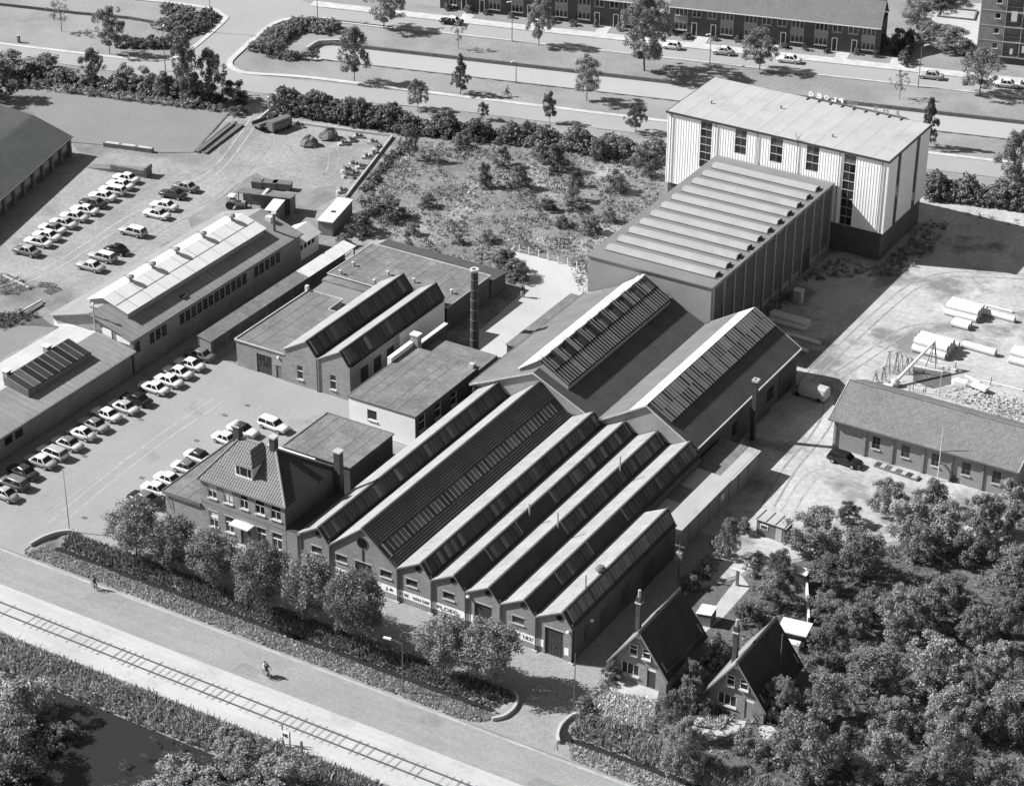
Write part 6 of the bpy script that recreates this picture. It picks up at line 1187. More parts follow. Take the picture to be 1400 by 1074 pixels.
# bench row of cold frames by the warehouse, bicycles' shed in the garden
CF = thing('cold_frame', 'long low row of glass topped frames in front of the warehouse', 'cold frame', (14.40, 54.20) + (0.01,), -.08)
MB().box(-2.9, 2.9, -.5, .5, 0, .28).build('base', M['wood'], CF)
for i in range(8): MB().box(-2.8 + i * .7, -2.2 + i * .7, -.45, .45, .28, .33).build('glass_lid', M['roofpale'] if i % 2 else M['roofglass2'], CF)
SC = thing('scrap_wheelbarrow', 'dark handcart leaning by the warehouse window', 'handcart', (21.45, 56.03) + (0.01,), .3)
MB().box(-.7, .7, -.4, .4, .5, .8).build('tray', M['wood'], SC); MB().tube((-.5, -.45, .45), (-.5, .45, .45), .45, n=12).build('wheel', M['rubber'], SC); MB().tube((.6, -.3, .6), (1.4, -.3, .8), .04, n=5).build('shaft', M['wood'], SC)
GS = thing('garden_shed', 'small garden shed with flat framed pale roof behind the alley hedge', 'shed', (7.46, 33.00) + (0.0,), -.05)
MB().box(-1.7, 1.9, -.1, 1.9, 0, 2.1).build('wall', M['wood'], GS); MB().slab([(-1.9, -.3, 2.15), (2.2, -.3, 2.15), (2.2, 2.1, 2.15), (-1.9, 2.1, 2.15)], .08).build('roof', M['roofpale'], GS)
for i in range(4): MB().box(-1.7 + i * 1.2, -1.6 + i * 1.2, -.3, 2.1, 2.15, 2.21).build('roof_batten', M['steel'], GS)
MB().box(-1.2, -.2, -.16, -.1, 1.0, 1.6).build('window', M['white'], GS); MB().box(-1.1, -.3, -.18, -.16, 1.1, 1.5).build('pane', M['glass'], GS); MB().box(.8, 1.6, -.14, -.1, .05, 1.8).build('door', M['roofpale'], GS)
SH2 = thing('chicken_shed', 'small black lean-to with bright top in the cottage back garden', 'shed', (8.74, 14.20) + (0,), .1); MB().box(-.8, .8, -.9, .9, 0, 1.5).build('wall', M['wood'], SH2); MB().slab([(-.9, -1, 1.5), (.9, -1, 1.7), (.9, 1, 1.7), (-.9, 1, 1.5)], .08).build('roof', M['roofwhite'], SH2)
SH3 = thing('white_roofed_shed', 'flat white roofed shed behind the second cottage', 'shed', (18.51, 15.87) + (0,), .15); MB().box(-1.6, 1.3, -.9, 1.4, 0, 1.6).build('wall', M['brick_dark_and_shaded'], SH3); MB().box(-1.8, 1.5, -1.1, 1.6, 1.6, 1.72).build('roof', M['roofwhite'], SH3)
MB().box(-.4, 1.0, -2.0, -1.1, 0, 1.0).build('lean_to', M['roofwhite'], SH3)
GW = ribbon_mb([(18.58, 19.29), (15.29, 25.96)], .22, 0, 1.1).build('garden_wall', M['pipe']); tag(GW, 'white garden wall running back from the white roofed shed', 'wall')
SH4 = thing('privy', 'tiny shed with panelled pale roof at the end of the white garden wall', 'shed', (14.63, 25.93) + (0,), 0); MB().box(-.7, .7, -.5, .6, 0, 1.9).build('wall', M['wood'], SH4); MB().box(-.85, .85, -.65, .75, 1.9, 2.0).build('roof', M['roofwhite'], SH4)
CP = sheet('garden_path', [(8.16, 18.98), (7.89, 24.50), (9.97, 22.71), (10.00, 16.06), (9.55, 12.18), (8.85, 13.18)], .02, M['shoulder'])
sheet('garden_path', [(5.42, -1.82), (5.88, 0.34), (10.08, 0.64), (10.65, -0.86), (9.41, -2.17), (6.52, -2.45)], .02, M['shoulder'])
sheet('garden_path', [(15.56, -2.95), (15.64, -1.46), (20.27, 0.63), (20.45, -1.04), (18.54, -4.31), (16.86, -4.28)], .02, M['sand'])
sheet('garden_path', [(21.60, 0.01), (22.33, 1.53), (24.20, 0.18), (23.85, -2.13)], .022, M['sand'])

# ------------------------------------------------------------------ poles, lamps, signs, posts
def lamp_post(p, h, label, arm=1.6, ang=0.0, group=None):
    o = thing('street_lamp', label, 'street lamp', p + (0,), ang, group)
    MB().tube((0, 0, 0), (0, 0, h), .09, .05, 8).build('pole', M['steel'], o); MB().tube((0, 0, h), (-arm, 0, h + .25), .045, n=6).build('arm', M['steel'], o)
    MB().add([(-arm - .9, -.14, h + .28), (-arm, -.14, h + .2), (-arm, .14, h + .2), (-arm - .9, .14, h + .28), (-arm - .8, -.1, h + .4), (-arm, -.1, h + .38), (-arm, .1, h + .38), (-arm - .8, .1, h + .4)], [(0, 3, 2, 1), (4, 5, 6, 7), (0, 1, 5, 4), (1, 2, 6, 5), (2, 3, 7, 6), (3, 0, 4, 7)]).build('lantern', M['lamp'], o)
lamp_post((-12.45, -13.63), 6.2, 'slim street lamp in the grass verge beside the front road', 1.2, .2)
lamp_post((-142.18, 111.30), 7.6, 'street lamp with white lantern behind the pale flowering shrubs', .1, -1.2)
lamp_post((-30.70, 171.99), 7.0, 'two armed street lamp at the kerb near the garden path end', .5, -2.2)
lamp_post((-65.31, 163.27), 5.0, 'street lamp beside the round backed car', .1, 1)
lamp_post((-99.53, 154.41), 7.0, 'street lamp on the verge left of the dark street tree', .1, 1)
lamp_post((-134.96, 145.79), 7.5, 'street lamp at the tip of the shrub island', .1, 1)
lamp_post((-146.79, 130.13), 6.5, 'street lamp inside the road bend by the shrub bed', .1, 1)
lamp_post((-88.95, 138.01), 3.6, 'short lamp post on the canal bank', .05, 1)
FP = thing('flagpole', 'slender bare flagpole at the culvert of the car park entrance', 'flagpole', (-62.09, -7.95) + (0,)); MB().tube((0, 0, 0), (0, 0, 8.4), .08, .035, 8).build('pole', M['woodpale'], FP); MB().lathe([(0, 8.4), (.08, 8.45), (0, 8.55)], (0, 0, 0), 8).build('finial', M['white'], FP); MB().box(-.2, .2, -.2, .2, 0, .35).build('base', M['concrete2'], FP)
F2_ = thing('flagpole', 'pale flagpole standing against the brick warehouse front', 'flagpole', (19.3, 55.0, 0)); MB().tube((0, 0, 0), (0, 0, 7.2), .08, .05, 8).build('pole', M['pipe'], F2_); MB().box(-.2, .2, 0, .55, 2.3, 2.45).build('bracket', M['steel'], F2_)
P3 = thing('pole', 'thin dark pole at the hedge corner of the cottage garden', 'pole', (4.27, -7.12) + (0,)); MB().tube((0, 0, 0), (0, 0, 7.2), .07, .05, 8).build('shaft', M['wood'], P3)
TP = thing('transformer_pole', 'wooden pole carrying a transformer box at the side shed corner', 'pole', (2.41, 19.89) + (0,)); MB().tube((0, 0, 0), (0, 0, 4.7), .1, .07, 8).build('pole', M['wood'], TP); MB().box(-.35, .35, -.3, .2, 2.6, 3.7).build('transformer', M['concwall'], TP); MB().box(-.6, .6, -.05, .05, 4.4, 4.5).build('crossarm', M['wood'], TP)
WP = thing('clothes_post', 'wooden clothes post with white crossbar in the cottage back garden', 'post', (8.54, 22.28) + (0,)); MB().box(-.14, .14, -.14, .14, 0, 2.0).build('post', M['wood'], WP); MB().box(-.7, .7, -.06, .06, 2.0, 2.12).build('crossbar', M['white'], WP)
SG = thing('notice_sign', 'small framed notice board on two posts beside the railway', 'sign', (-17.65, -27.12) + (0,), -.05)
for x in (-.42, .5): MB().box(x - .05, x + .05, -.05, .05, 0, 2.5 if x < 0 else 1.9).build('post', M['wood'], SG)
MB().box(-.45, .5, -.1, -.05, .95, 1.75).build('board', M['board'], SG); letter(SG, 'NS', SG.location.x - .3, SG.location.x + .32, SG.location.y - .12, 1.15, .42, M['lettering'])
ST = thing('buffer_post', 'stubby dark post with slanted strut by the railway edge', 'post', (-15.42, -27.56) + (0,)); MB().box(-.1, .1, -.1, .1, 0, 1.7).build('post', M['wood'], ST); MB().tube((-.75, 0, 0), (-.05, 0, 1.2), .08, n=6).build('strut', M['wood'], ST)
for i, p in enumerate(((-55.49, 82.65), (-53.92, 82.70), (-52.22, 82.55), (-50.65, 82.47), (-48.89, 82.30), (-47.44, 82.49), (-45.84, 82.31), (-44.07, 82.50))):
    o = MB().box(-.07, .07, -.07, .07, 0, 1.1).build('fence_post', M['pipe']); o.location = p + (0,); tag(o, 'short white fence post between rear yard and field', 'fence post', 'white posts along the field')
SB = thing('switch_box', 'small dark box post on the verge of the estate road', 'box', (-172.40, 108.70) + (0,)); MB().box(-.2, .2, -.2, .2, 0, 1.2).build('box', M['steel'], SB); MB().box(-.25, .25, -.25, .25, 1.2, 1.28).build('lid', M['concrete2'], SB)
o = ribbon_mb([(-187.76, 121.05), (-173.66, 124.74), (-163.57, 127.89), (-158.20, 128.47)], .3, 0, .45).build('low_hedge', M['leafdark']); tag(o, 'thin dark clipped edging line across the grass', 'edging')
# playground frame on the sand court
PF = thing('sandbox', 'rectangular sandbox frame on the white sand court', 'sandbox', (-38.02, 208.71) + (0,), RZ_)
for a, b, c, d in ((-3.4, 3.4, -2.6, -2.3), (-3.4, 3.4, 2.3, 2.6), (-3.4, -3.1, -2.3, 2.3), (3.1, 3.4, -2.3, 2.3)): MB().box(a, b, c, d, 0, .3).build('border', M['wood'], PF)

# ------------------------------------------------------------------ people
def skin_mesh(name, joints, edges, mat_of=None, mats=None, root=0):
    """one continuous body grown over a posed skeleton (joint: x, y, z, radius)"""
    me = bpy.data.meshes.new(name); me.from_pydata([j[:3] for j in joints], edges, []); ob = bpy.data.objects.new(name, me); COL.objects.link(ob)
    m = ob.modifiers.new('skin', 'SKIN'); 
    for i, j in enumerate(joints): r_ = me.skin_vertices[0].data[i]; r_.radius = (j[3], j[3]); r_.use_root = (i == root)
    s_ = ob.modifiers.new('sub', 'SUBSURF'); s_.levels = 1; s_.render_levels = 1
    dg = bpy.context.evaluated_depsgraph_get(); out = bpy.data.meshes.new_from_object(ob.evaluated_get(dg)); bpy.data.objects.remove(ob); out.name = name
    for q in mats: out.materials.append(q)
    for p in out.polygons: p.material_index = mat_of(p.center); p.use_smooth = True
    return out
BE = [(0, 1), (1, 2), (2, 3), (3, 4), (2, 5), (5, 6), (6, 7), (2, 8), (8, 9), (9, 10), (0, 11), (11, 12), (12, 13), (13, 17), (0, 14), (14, 15), (15, 16), (16, 18)]
def body(pose, top, legs):
    f = lambda c: (0 if c.z > pose[2][2] + .13 else 1 if c.z > pose[0][2] + .02 else 2)
    return skin_mesh('body', pose, BE, f, [M['skin'], M[top], M[legs]])
STAND = [(0, 0, .95, .15), (0, 0, 1.2, .14), (0, 0, 1.45, .16), (0, 0, 1.55, .06), (0, .02, 1.68, .10), (-.2, 0, 1.42, .065), (-.27, 0, 1.15, .045), (-.25, .1, .9, .04), (.2, 0, 1.42, .065), (.27, 0, 1.15, .045), (.25, .1, .9, .04), (-.1, 0, .88, .095), (-.12, .03, .5, .065), (-.13, 0, .08, .045), (.1, 0, .88, .095), (.12, .05, .5, .065), (.13, -.02, .08, .045), (-.13, .14, .04, .04), (.13, .12, .04, .04)]
def ride(fx):   # rider facing +y, sitting at .95
    return [(0, -.1, .98, .15), (0, .0, 1.22, .14), (0, .1, 1.45, .16), (0, .14, 1.56, .06), (0, .18, 1.69, .10), (-.2, .1, 1.42, .065), (-.27, .3, 1.22, .045), (-.25, .52, 1.08, .04), (.2, .1, 1.42, .065), (.27, .3, 1.22, .045), (.25, .52, 1.08, .04), (-.1, -.05, .92, .095), (-.12, .3, .72, .065), (-.13, .15, .32, .045), (.1, -.05, .92, .095), (.12, .28, .58, .065), (.13, .1, .2, .045), (-.13, .28, .28, .04), (.13, .23, .16, .04)]
def head_hair(parent, pose, m='hair'):
    h = pose[4]; MB().lathe([(0, -.02), (.105, .0), (.11, .06), (.07, .12), (0, .14)], (h[0], h[1] - .02, h[2]), 10).build('hair', M[m], parent)
def ring_(mb, c, R, r_, n=16):
    for i in range(n):
        t0, t1 = 2 * PI * i / n, 2 * PI * (i + 1) / n; mb.tube((c[0], c[1] + R * math.cos(t0), c[2] + R * math.sin(t0)), (c[0], c[1] + R * math.cos(t1), c[2] + R * math.sin(t1)), r_, n=5, cap=False)
    return mb
def bicycle(loc, rz, label, moped=False, name='bicycle'):
    o = thing(name, label, 'moped' if moped else 'bicycle', loc, rz)
    for y in (-.52, .55):
        w_ = ring_(MB(), (0, y, .34), .32, .035 if moped else .022).build('wheel', M['rubber'], o); sp = MB()
        for q in range(4): t = PI * q / 4; sp.tube((0, y - .3 * math.cos(t), .34 - .3 * math.sin(t)), (0, y + .3 * math.cos(t), .34 + .3 * math.sin(t)), .008, n=4)
        sp.build('spokes', M['chrome'], w_)
    fr = MB()
    for a, b in (((0, -.52, .34), (0, 0, .32)), ((0, 0, .32), (0, -.16, .85)), ((0, -.14, .78), (0, .4, .78)), ((0, 0, .32), (0, .42, .7)), ((0, .55, .34), (0, .4, .95)), ((0, -.52, .34), (0, -.14, .75))): fr.tube(a, b, .05 if moped else .025, n=6)
    fr.build('frame', M['steel'], o); MB().box(-.09, .09, -.3, -.02, .84, .9).build('saddle', M['rubber'], o); MB().tube((-.28, .45, 1.0), (.28, .45, 1.0), .02, n=6).build('handlebar', M['chrome'], o)
    if moped: loft(MB(), [[(x, y, z) for x, z in ((-.12, .35), (.12, .35), (.12, .62), (-.12, .62))] for y in (-.3, .25)]).build('engine', M['steelpale'], o)
    return o
def rider(loc, rz, label, top, legs, pose):
    o = thing('person', label, 'person', loc, rz); link('body', body(pose, top, legs), o); head_hair(o, pose); return o
p = (-51.97, -15.54); bicycle(p + (.03,), -1.95, 'dark bicycle ridden along the edge of the front road'); rider(p + (.03,), -1.95, 'person in dark clothes riding the bicycle on the front road', 'clothdark', 'clothdark', ride(0))
p = (-26.13, -18.78); bicycle(p + (.03,), -1.95, 'moped carrying two people on the front road', True, 'moped'); rider(p + (.03,), -1.95, 'person in dark jacket steering the moped', 'clothdark', 'paint_grey', ride(0))
q = Vector((math.sin(1.95), math.cos(1.95))) * -.42; rider((p[0] + q.x, p[1] + q.y, .03), -1.95, 'person in light clothes sitting behind the moped driver', 'cloth', 'paint_light', ride(0))
p = (-87.38, 132.27); bicycle(p + (.0,), -1.3, 'moped standing on the canal side verge', True, 'moped'); rider(p + (.0,), -1.3, 'person in dark clothes on the moped by the canal verge', 'clothdark', 'clothdark', ride(0))
for i, (p, lab, t_, l_) in enumerate((((-47.89, 70.60), 'person in light trousers standing on the rear yard', 'clothdark', 'cloth'), ((-47.58, 70.65), 'person in dark coat standing on the rear yard', 'clothdark', 'clothdark'))):
    o = thing('person', lab, 'person', p + (.014,), .6 + i * 1.5); link('body', body(STAND, t_, l_), o); head_hair(o, STAND)

# ------------------------------------------------------------------ vegetation
def leaves_mesh(name, centers, per, spread, size, m, seed, droop=0.0, flatten=1.0):
    """many small leaf faces gathered in clumps round the given centres"""
    rg = np.random.default_rng(seed); C0 = np.repeat(np.asarray(centers, float), per, axis=0); n = len(C0)
    d = rg.normal(size=(n, 3)); d /= np.linalg.norm(d, axis=1)[:, None]; rad = spread * rg.uniform(0.15, 1.0, n) ** 0.6
    P = C0 + d * rad[:, None] * np.array([1, 1, flatten])
    nn = d * 0.9 + rg.normal(size=(n, 3)) * 0.55 + np.array([0, 0, 0.35]); nn /= np.linalg.norm(nn, axis=1)[:, None]
    t = np.cross(nn, rg.normal(size=(n, 3))); t /= np.linalg.norm(t, axis=1)[:, None]; b = np.cross(nn, t)
    s = size * rg.uniform(0.55, 1.35, n)[:, None]
    V = np.stack([P - t * s, P + b * s * 0.55, P + t * s, P - b * s * 0.55], 1).reshape(-1, 3)
    V[:, 2] = np.maximum(V[:, 2], 0.02)
    return quads_mesh(name, V, m)
def quads_mesh(name, V, m):
    n = len(V) // 4; me = bpy.data.meshes.new(name); me.vertices.add(4 * n); me.vertices.foreach_set('co', V.astype(np.float32).reshape(-1))
    me.loops.add(4 * n); me.loops.foreach_set('vertex_index', np.arange(4 * n, dtype=np.int32)); me.polygons.add(n); me.polygons.foreach_set('loop_start', np.arange(0, 4 * n, 4, dtype=np.int32))
    me.update(); me.validate(); me.materials.append(m); return me
def trunk_mesh(h, r, branches, seed, crown0):
    rr = random.Random(seed); mb = MB(); mb.tube((0, 0, -0.15), (0.05, 0.02, h * 0.45), r, r * 0.7, 8); mb.tube((0.05, 0.02, h * 0.45), (0.0, 0.05, h * 0.85), r * 0.7, r * 0.2, 7)
    for i in range(branches):
        z0 = h * rr.uniform(max(.2, crown0), 0.7); a = rr.uniform(0, 2 * PI); L_ = h * rr.uniform(.18, .34)
        mb.tube((0, 0, z0), (L_ * math.cos(a), L_ * math.sin(a), z0 + L_ * rr.uniform(.4, .9)), r * .4, r * .08, 5)
    return mb.mesh('trunk', M['bark'])
def crown_centers(shape, n, seed):
    """clump centres on the lobes of a unit crown: x, y in -0.5..0.5, z in 0..1"""
    rr = random.Random(seed); out = []; lobes = []
    def rad(z):
        if shape == 'round': return math.sqrt(max(0, 1 - (2 * z - 1) ** 2)) * .5
        if shape == 'dome': return .5 * (min(1, z / .25 + .25) if z < .19 else math.sqrt(max(0, 1 - ((z - .19) / .81) ** 2)))
        if shape == 'cone': return .5 * (1 - z) ** .8 * min(1, z / .08 + .3)
        if shape == 'oval': return .5 * math.sin(PI * min(1, z * .92 + .06)) ** .7
        return .5 * math.sqrt(max(0, 1 - z * z))
    nl = {'cone': 13, 'oval': 10, 'bush': 8}.get(shape, 12)
    if shape == 'full':        # a full rounded crown with a slightly uneven skin
        for i in range(n):
            v = Vector((rr.gauss(0, 1), rr.gauss(0, 1), rr.gauss(.15, 1))).normalized() * .45 * rr.random() ** .28; a = math.atan2(v.y, v.x); k_ = 1 + .13 * math.sin(3 * a + seed) + .10 * math.sin(7 * v.z * 3 + 2 * a + seed)
            out.append((v.x * k_, v.y * k_, .5 + v.z * (1 + .1 * math.sin(5 * a)))) 
        return out
    for i in range(nl):
        z = (i + rr.uniform(.2, .8)) / nl; a = i * 2.4 + rr.uniform(-.6, .6); R = rad(z); lr = max(.07, R * rr.uniform(.36, .62)); d = max(0, R - lr * .75) * rr.uniform(.8, 1.12)
        lobes.append((d * math.cos(a), d * math.sin(a), min(z, .97 - lr * .5), lr))
    for i in range(n):
        x, y, z, lr = lobes[i % nl]; v = Vector((rr.gauss(0, 1), rr.gauss(0, 1), rr.gauss(.35, 1))).normalized() * lr * rr.uniform(.45, 1.0) ** .5
        if rr.random() < .12: v = v * 1.3
        out.append((x + v.x, y + v.y, min(1.0, max(.02, z + v.z * .75))))
    return out
PROTO = {}
def proto(kd, var):
    """unit plants: crown 1 wide and 1 tall from its own foot; scaled per tree"""
    key = (kd, var)
    if key in PROTO: return PROTO[key]
    spec = dict(full=('full', 210, 62, .10, .019, 'leaf'), broad=('round', 150, 70, .095, .021, 'leaf'), pale=('round', 140, 66, .095, .023, 'leafpale'), dark=('dome', 140, 66, .09, .021, 'leafdark'), dome=('dome', 150, 66, .09, .021, 'leaf'), oval=('oval', 110, 66, .10, .026, 'leafdark'), cone=('cone', 110, 56, .07, .024, 'leafdark'),
                sparse=('oval', 50, 24, .085, .028, 'leaf'), bush=('bush', 75, 60, .12, .032, 'leaf'), bushdark=('bush', 75, 60, .12, .032, 'leafdark'), bushpale=('bush', 75, 60, .12, .032, 'leafpale'), big=('round', 240, 70, .06, .016, 'leaf'))[kd]
    sh, nc, per, spd, sz, m = spec; PROTO[key] = leaves_mesh('crown', crown_centers(sh, nc, var * 7 + len(kd)), per, spd, sz, M[m], var + 50 * len(kd)); return PROTO[key]
TRK = {}
vr = random.Random(42)
def tree(p, kd, label, group=None, cat='tree', clear=None, name=None, sx=1.0):
    """p = (x, y, height, crown width)"""
    x, y, h, w_ = p; w_ *= sx; isb = kd.startswith('bush'); var = vr.randrange(4)
    z0 = height(np.array([float(x)]), np.array([float(y)]))[0]
    o = thing(name or ('shrub' if isb else 'tree'), label, 'shrub' if isb else cat, (x, y, float(z0)), vr.uniform(0, 6.28), group)
    cl = clear if clear is not None else {'sparse': .30, 'cone': .12, 'oval': .22, 'big': .16}.get(kd, .2)
    if isb: cl = -.03
    c = link('crown', proto(kd, var), o, (0, 0, h * cl)); c.scale = (w_, w_ * vr.uniform(.9, 1.08), h * (1 - cl))
    k = vr.randrange(3)
    if k not in TRK: TRK[k] = trunk_mesh(1.0, .022, 9, k, .3)
    t = link('trunk', TRK[k], o); t.scale = (max(.6, w_ * .8), max(.6, w_ * .8), h * (.97 if not isb else .7))
    return o
def hedge(pts, w_, h, label, m='leaf', cat='hedge', dens=1.0, seed=1, size=.16, name='hedge', lump=.25):
    rr = random.Random(seed); P = [Vector((q[0], q[1])) for q in pts]; cs = []
    for i in range(len(P) - 1):
        L_ = (P[i + 1] - P[i]).length; n = int(L_ * w_ * h * 1.6 * dens / .6) + 2
        d = (P[i + 1] - P[i]) / max(L_, .01); nn = Vector((-d.y, d.x))
        for k in range(n):
            u = rr.random(); v = rr.uniform(-.5, .5); q = P[i] + d * (u * L_) + nn * (v * w_); hh = h * (1 - lump + lump * math.sin(u * L_ * 1.1 + i) * .5 + rr.uniform(-.5, .5) * lump)
            z = hh * (1 - (abs(v) * 2) ** 3 * .5) * (1 - rr.random() ** 2 * .85)
            cs.append((q.x - P[0].x, q.y - P[0].y, max(.12, z - .1)))
    x, y = P[0].x, P[0].y; o = thing(name, label, cat, (x, y, 0)); link('foliage', leaves_mesh('foliage', cs, 26, .42, size, M[m], seed), o)
    st = MB()
    for i in range(len(P) - 1):
        L_ = (P[i + 1] - P[i]).length; n = max(2, int(L_ / .8))
        for k in range(n): q = P[i].lerp(P[i + 1], k / n); st.tube((q.x - x, q.y - y, -.05), (q.x - x + rr.uniform(-.2, .2), q.y - y + rr.uniform(-.2, .2), h * .6), .03, .015, 4)
    st.build('stems', M['bark'], o); return o
def blades(name, pts_fn, n, hgt, wid, m, seed, label, cat):
    """ground cover of upright blades: stuff nobody could count"""
    rg = np.random.default_rng(seed); X, Y, S = pts_fn(rg, n); n = len(X); Z = height(X, Y)
    a = rg.uniform(0, 2 * PI, n); lean = rg.normal(0, .35, (n, 2)); h = hgt * S * rg.uniform(.6, 1.3, n); w_ = wid * rg.uniform(.6, 1.3, n)
    B = np.stack([X, Y, Z - .03], 1); T = np.stack([np.cos(a), np.sin(a), 0 * a], 1) * w_[:, None]; top = B + np.stack([lean[:, 0] * h, lean[:, 1] * h, h], 1)
    V = np.stack([B - T, B + T, top + T * .35, top - T * .35], 1).reshape(-1, 3)
    o = kind(link(name, quads_mesh(name, V, M[m])), 'stuff'); o['label'] = label; o['category'] = cat; return o

# ---- trees along the factory front
FR = 'bushy trees along the factory front'
for i, (p, kd) in enumerate((((-52.13, -8.20, 7.6, 6.4), 'full'), ((-46.61, -8.31, 7.4, 5.7), 'full'), ((-40.92, -8.25, 7.5, 6.1), 'full'), ((-33.66, -9.14, 9.0, 6.5), 'full'), ((-27.84, -8.52, 8.9, 6.0), 'full'), ((-21.44, -9.06, 10.0, 6.5), 'full'))):
    tree(p, kd, ('bushy tree at the car park end of the factory front row', 'bushy tree hiding the annex wall', 'bushy tree before the office entrance', 'bushy tree before the right half of the office', 'bushy tree covering the start of the name band', 'bushy tree before the big middle gable')[i], FR, clear=.12, sx=1.06)
for i, p in enumerate(((-10.25, -9.16, 7.7, 5.5), (-5.39, -8.14, 8.2, 6.1))): tree(p, 'full', ('left one of the two trees beside the culvert and lamp', 'tree nearest the ditch end before the paired doors')[i].replace('left one', 'smaller one'), FR, clear=.2, sx=1.15)
# ---- estate trees
E_ = 'street trees of the estate'
for p, kd, lab in (((-169.59, 116.62, 6.5, 4.2), 'sparse', 'thin young tree on the grass by the edging line'), ((-155.46, 112.76, 8.2, 5.0), 'pale', 'bushy tree with spreading lower branches on the road bend grass'), ((-112.47, 124.31, 9.4, 5.2), 'dome', 'tall two tiered tree at the canal head'), ((-122.15, 147.92, 7.3, 6.5), 'pale', 'round tree at the far street opposite the first terraced houses'),
    ((-105.60, 146.49, 5.2, 3.0), 'sparse', 'thin airy tree between canal and far street'), ((-94.34, 128.91, 6.9, 4.1), 'cone', 'conical tree on the near canal bank'), ((-96.72, 119.67, 5.0, 3.7), 'dome', 'small round tree rising from the long hedge'), ((-94.48, 155.17, 8.3, 5.0), 'dome', 'dark tree before the terraced houses on the far verge'),
    ((-73.18, 154.37, 13.9, 10.2), 'big', 'very large tree standing on the far canal bank'), ((-75.16, 137.57, 7.6, 5.0), 'pale', 'fan shaped tree on the near canal bank'), ((-75.56, 126.13, 5.2, 2.6), 'oval', 'small dark oval tree by the estate road'), ((-56.76, 165.05, 7.3, 5.9), 'dome', 'dark round tree on the far verge behind the white hall'),
    ((-31.41, 165.50, 4.9, 3.0), 'sparse', 'thin bare looking tree on the verge behind the white hall'), ((-20.77, 174.46, 7.7, 7.2), 'dome', 'dense round tree before the apartment block'), ((-19.83, 148.99, 8.4, 4.3), 'cone', 'dark conifer at the corner of the white hall'),
    ((-86.77, 101.89, 6.0, 3.1), 'dome', 'tree at the yard wall corner'), ((-85.30, 121.73, 2.9, 1.9), 'oval', 'dark upright shrub tree in the long hedge'), ((-61.88, 129.79, 4.8, 3.8), 'dark', 'dark rounded tree left of the white hall hedge'), ((-130.48, 102.02, 11.8, 5.1), 'oval', 'tall dark poplar like tree behind the lawn hedge'), ((-126.76, 104.32, 9.1, 4.5), 'oval', 'second dark poplar like tree by the gate'), ((-149.40, 100.75, 5.9, 4.3), 'dark', 'dark round tree behind the lawn hedge')):
    tree(p, kd, lab, E_)
for p, kd, lab in (((-41.42, 197.94, 5.1, 6.7), 'pale', 'big pale tree beside the end terraced house'), ((-36.61, 190.88, 4.4, 5.2), 'dome', 'broad tree by the sand court'), ((-32.35, 190.90, 4.2, 6.6), 'dome', 'broad tree between path and apartment block'), ((-29.50, 190.08, 2.7, 4.4), 'bush', 'spreading shrub under the trees by the apartment block'), ((-39.99, 185.51, 4.0, 3.6), 'bushdark', 'very dark shrub at the end house corner'), ((-42.16, 183.52, 3.4, 2.8), 'dark', 'dark tree before the end house window'), ((-43.37, 212.15, 2.4, 10.5), 'dark', 'dark tree mass behind the sand court')): tree(p, kd, lab, 'estate planting')
hedge([(-40.70, 192.98), (-36.29, 178.87)], 1.6, 2.4, 'dark clipped hedge along the garden path to the estate', 'leafdark', seed=60, size=.2)
# front garden shrubs of the terrace
for i in range(20):
    t_ = -74 + i * 4.15
    if -37.5 < t_ < -32.5 or t_ > 5.5: continue
    q = U(t_ + vr.uniform(-.8, .8), 185.7 + vr.uniform(-.6, .3)); tree((q[0], q[1], vr.uniform(.7, 1.5), vr.uniform(1.2, 2.4)), vr.choice(['bush', 'bushdark', 'bush']), 'small shrub under the windows of the terraced houses', 'front garden shrubs')
# ---- hedges
hedge([(-157.95, 93.52), (-139.30, 97.96), (-123.21, 102.36)], 1.5, 1.5, 'long clipped hedge along the back of the lawn', 'leafpale', seed=2, size=.15)
hedge([(-162.99, 93.30), (-159.91, 96.67), (-148.86, 99.15), (-139.00, 102.39), (-126.25, 104.64)], 4.2, 2.6, 'shrub belt between lawn hedge and estate road', 'leaf', seed=3, size=.22, lump=.45)
for p, kd, lab in (((-161.98, 94.90, 4.7, 8.0), 'bush', 'big rounded shrub at the left end of the shrub belt'), ((-158.93, 99.73, 3.3, 6.8), 'bush', 'broad shrub beside the biggest one in the shrub belt'), ((-158.03, 86.84, 6.4, 7.2), 'bushdark', 'dark shrub at the barn corner'), ((-143.40, 102.54, 3.7, 4.6), 'bushpale', 'pale flowering shrub in the belt near the lamp'), ((-140.02, 103.67, 3.6, 4.6), 'bushpale', 'second pale flowering shrub near the lamp'), ((-136.17, 103.20, 3.7, 4.6), 'bush', 'green shrub right of the flowering pair'), ((-129.32, 102.74, 5.1, 4.8), 'bush', 'shrub at the foot of the poplar like trees'), ((-124.66, 107.03, 3.2, 5.1), 'bushdark', 'round dark bush beside the yard gate'), ((-120.61, 102.61, 1.4, 3.3), 'bushdark', 'low ragged bush at the beam stack')): tree(p, kd, lab, 'shrubs of the belt')
hedge([(-116.60, 107.83), (-109.42, 109.07), (-102.07, 110.45), (-95.52, 111.82)], 5.0, 4.2, 'tall dense hedge between dirt yard and estate road', 'leaf', seed=4, size=.19, dens=1.0, lump=.3)
hedge([(-95.35, 111.04), (-88.53, 113.49), (-77.25, 116.96), (-68.65, 119.69)], 5.0, 3.3, 'long overgrown hedge between field and estate road', 'leaf', seed=5, size=.19, dens=.95, lump=.5)
hedge([(-68.65, 119.69), (-60.48, 120.47), (-52.37, 122.96)], 5.0, 3.6, 'overgrown hedge running up to the white hall', 'leaf', seed=6, size=.19, dens=1.0, lump=.45)
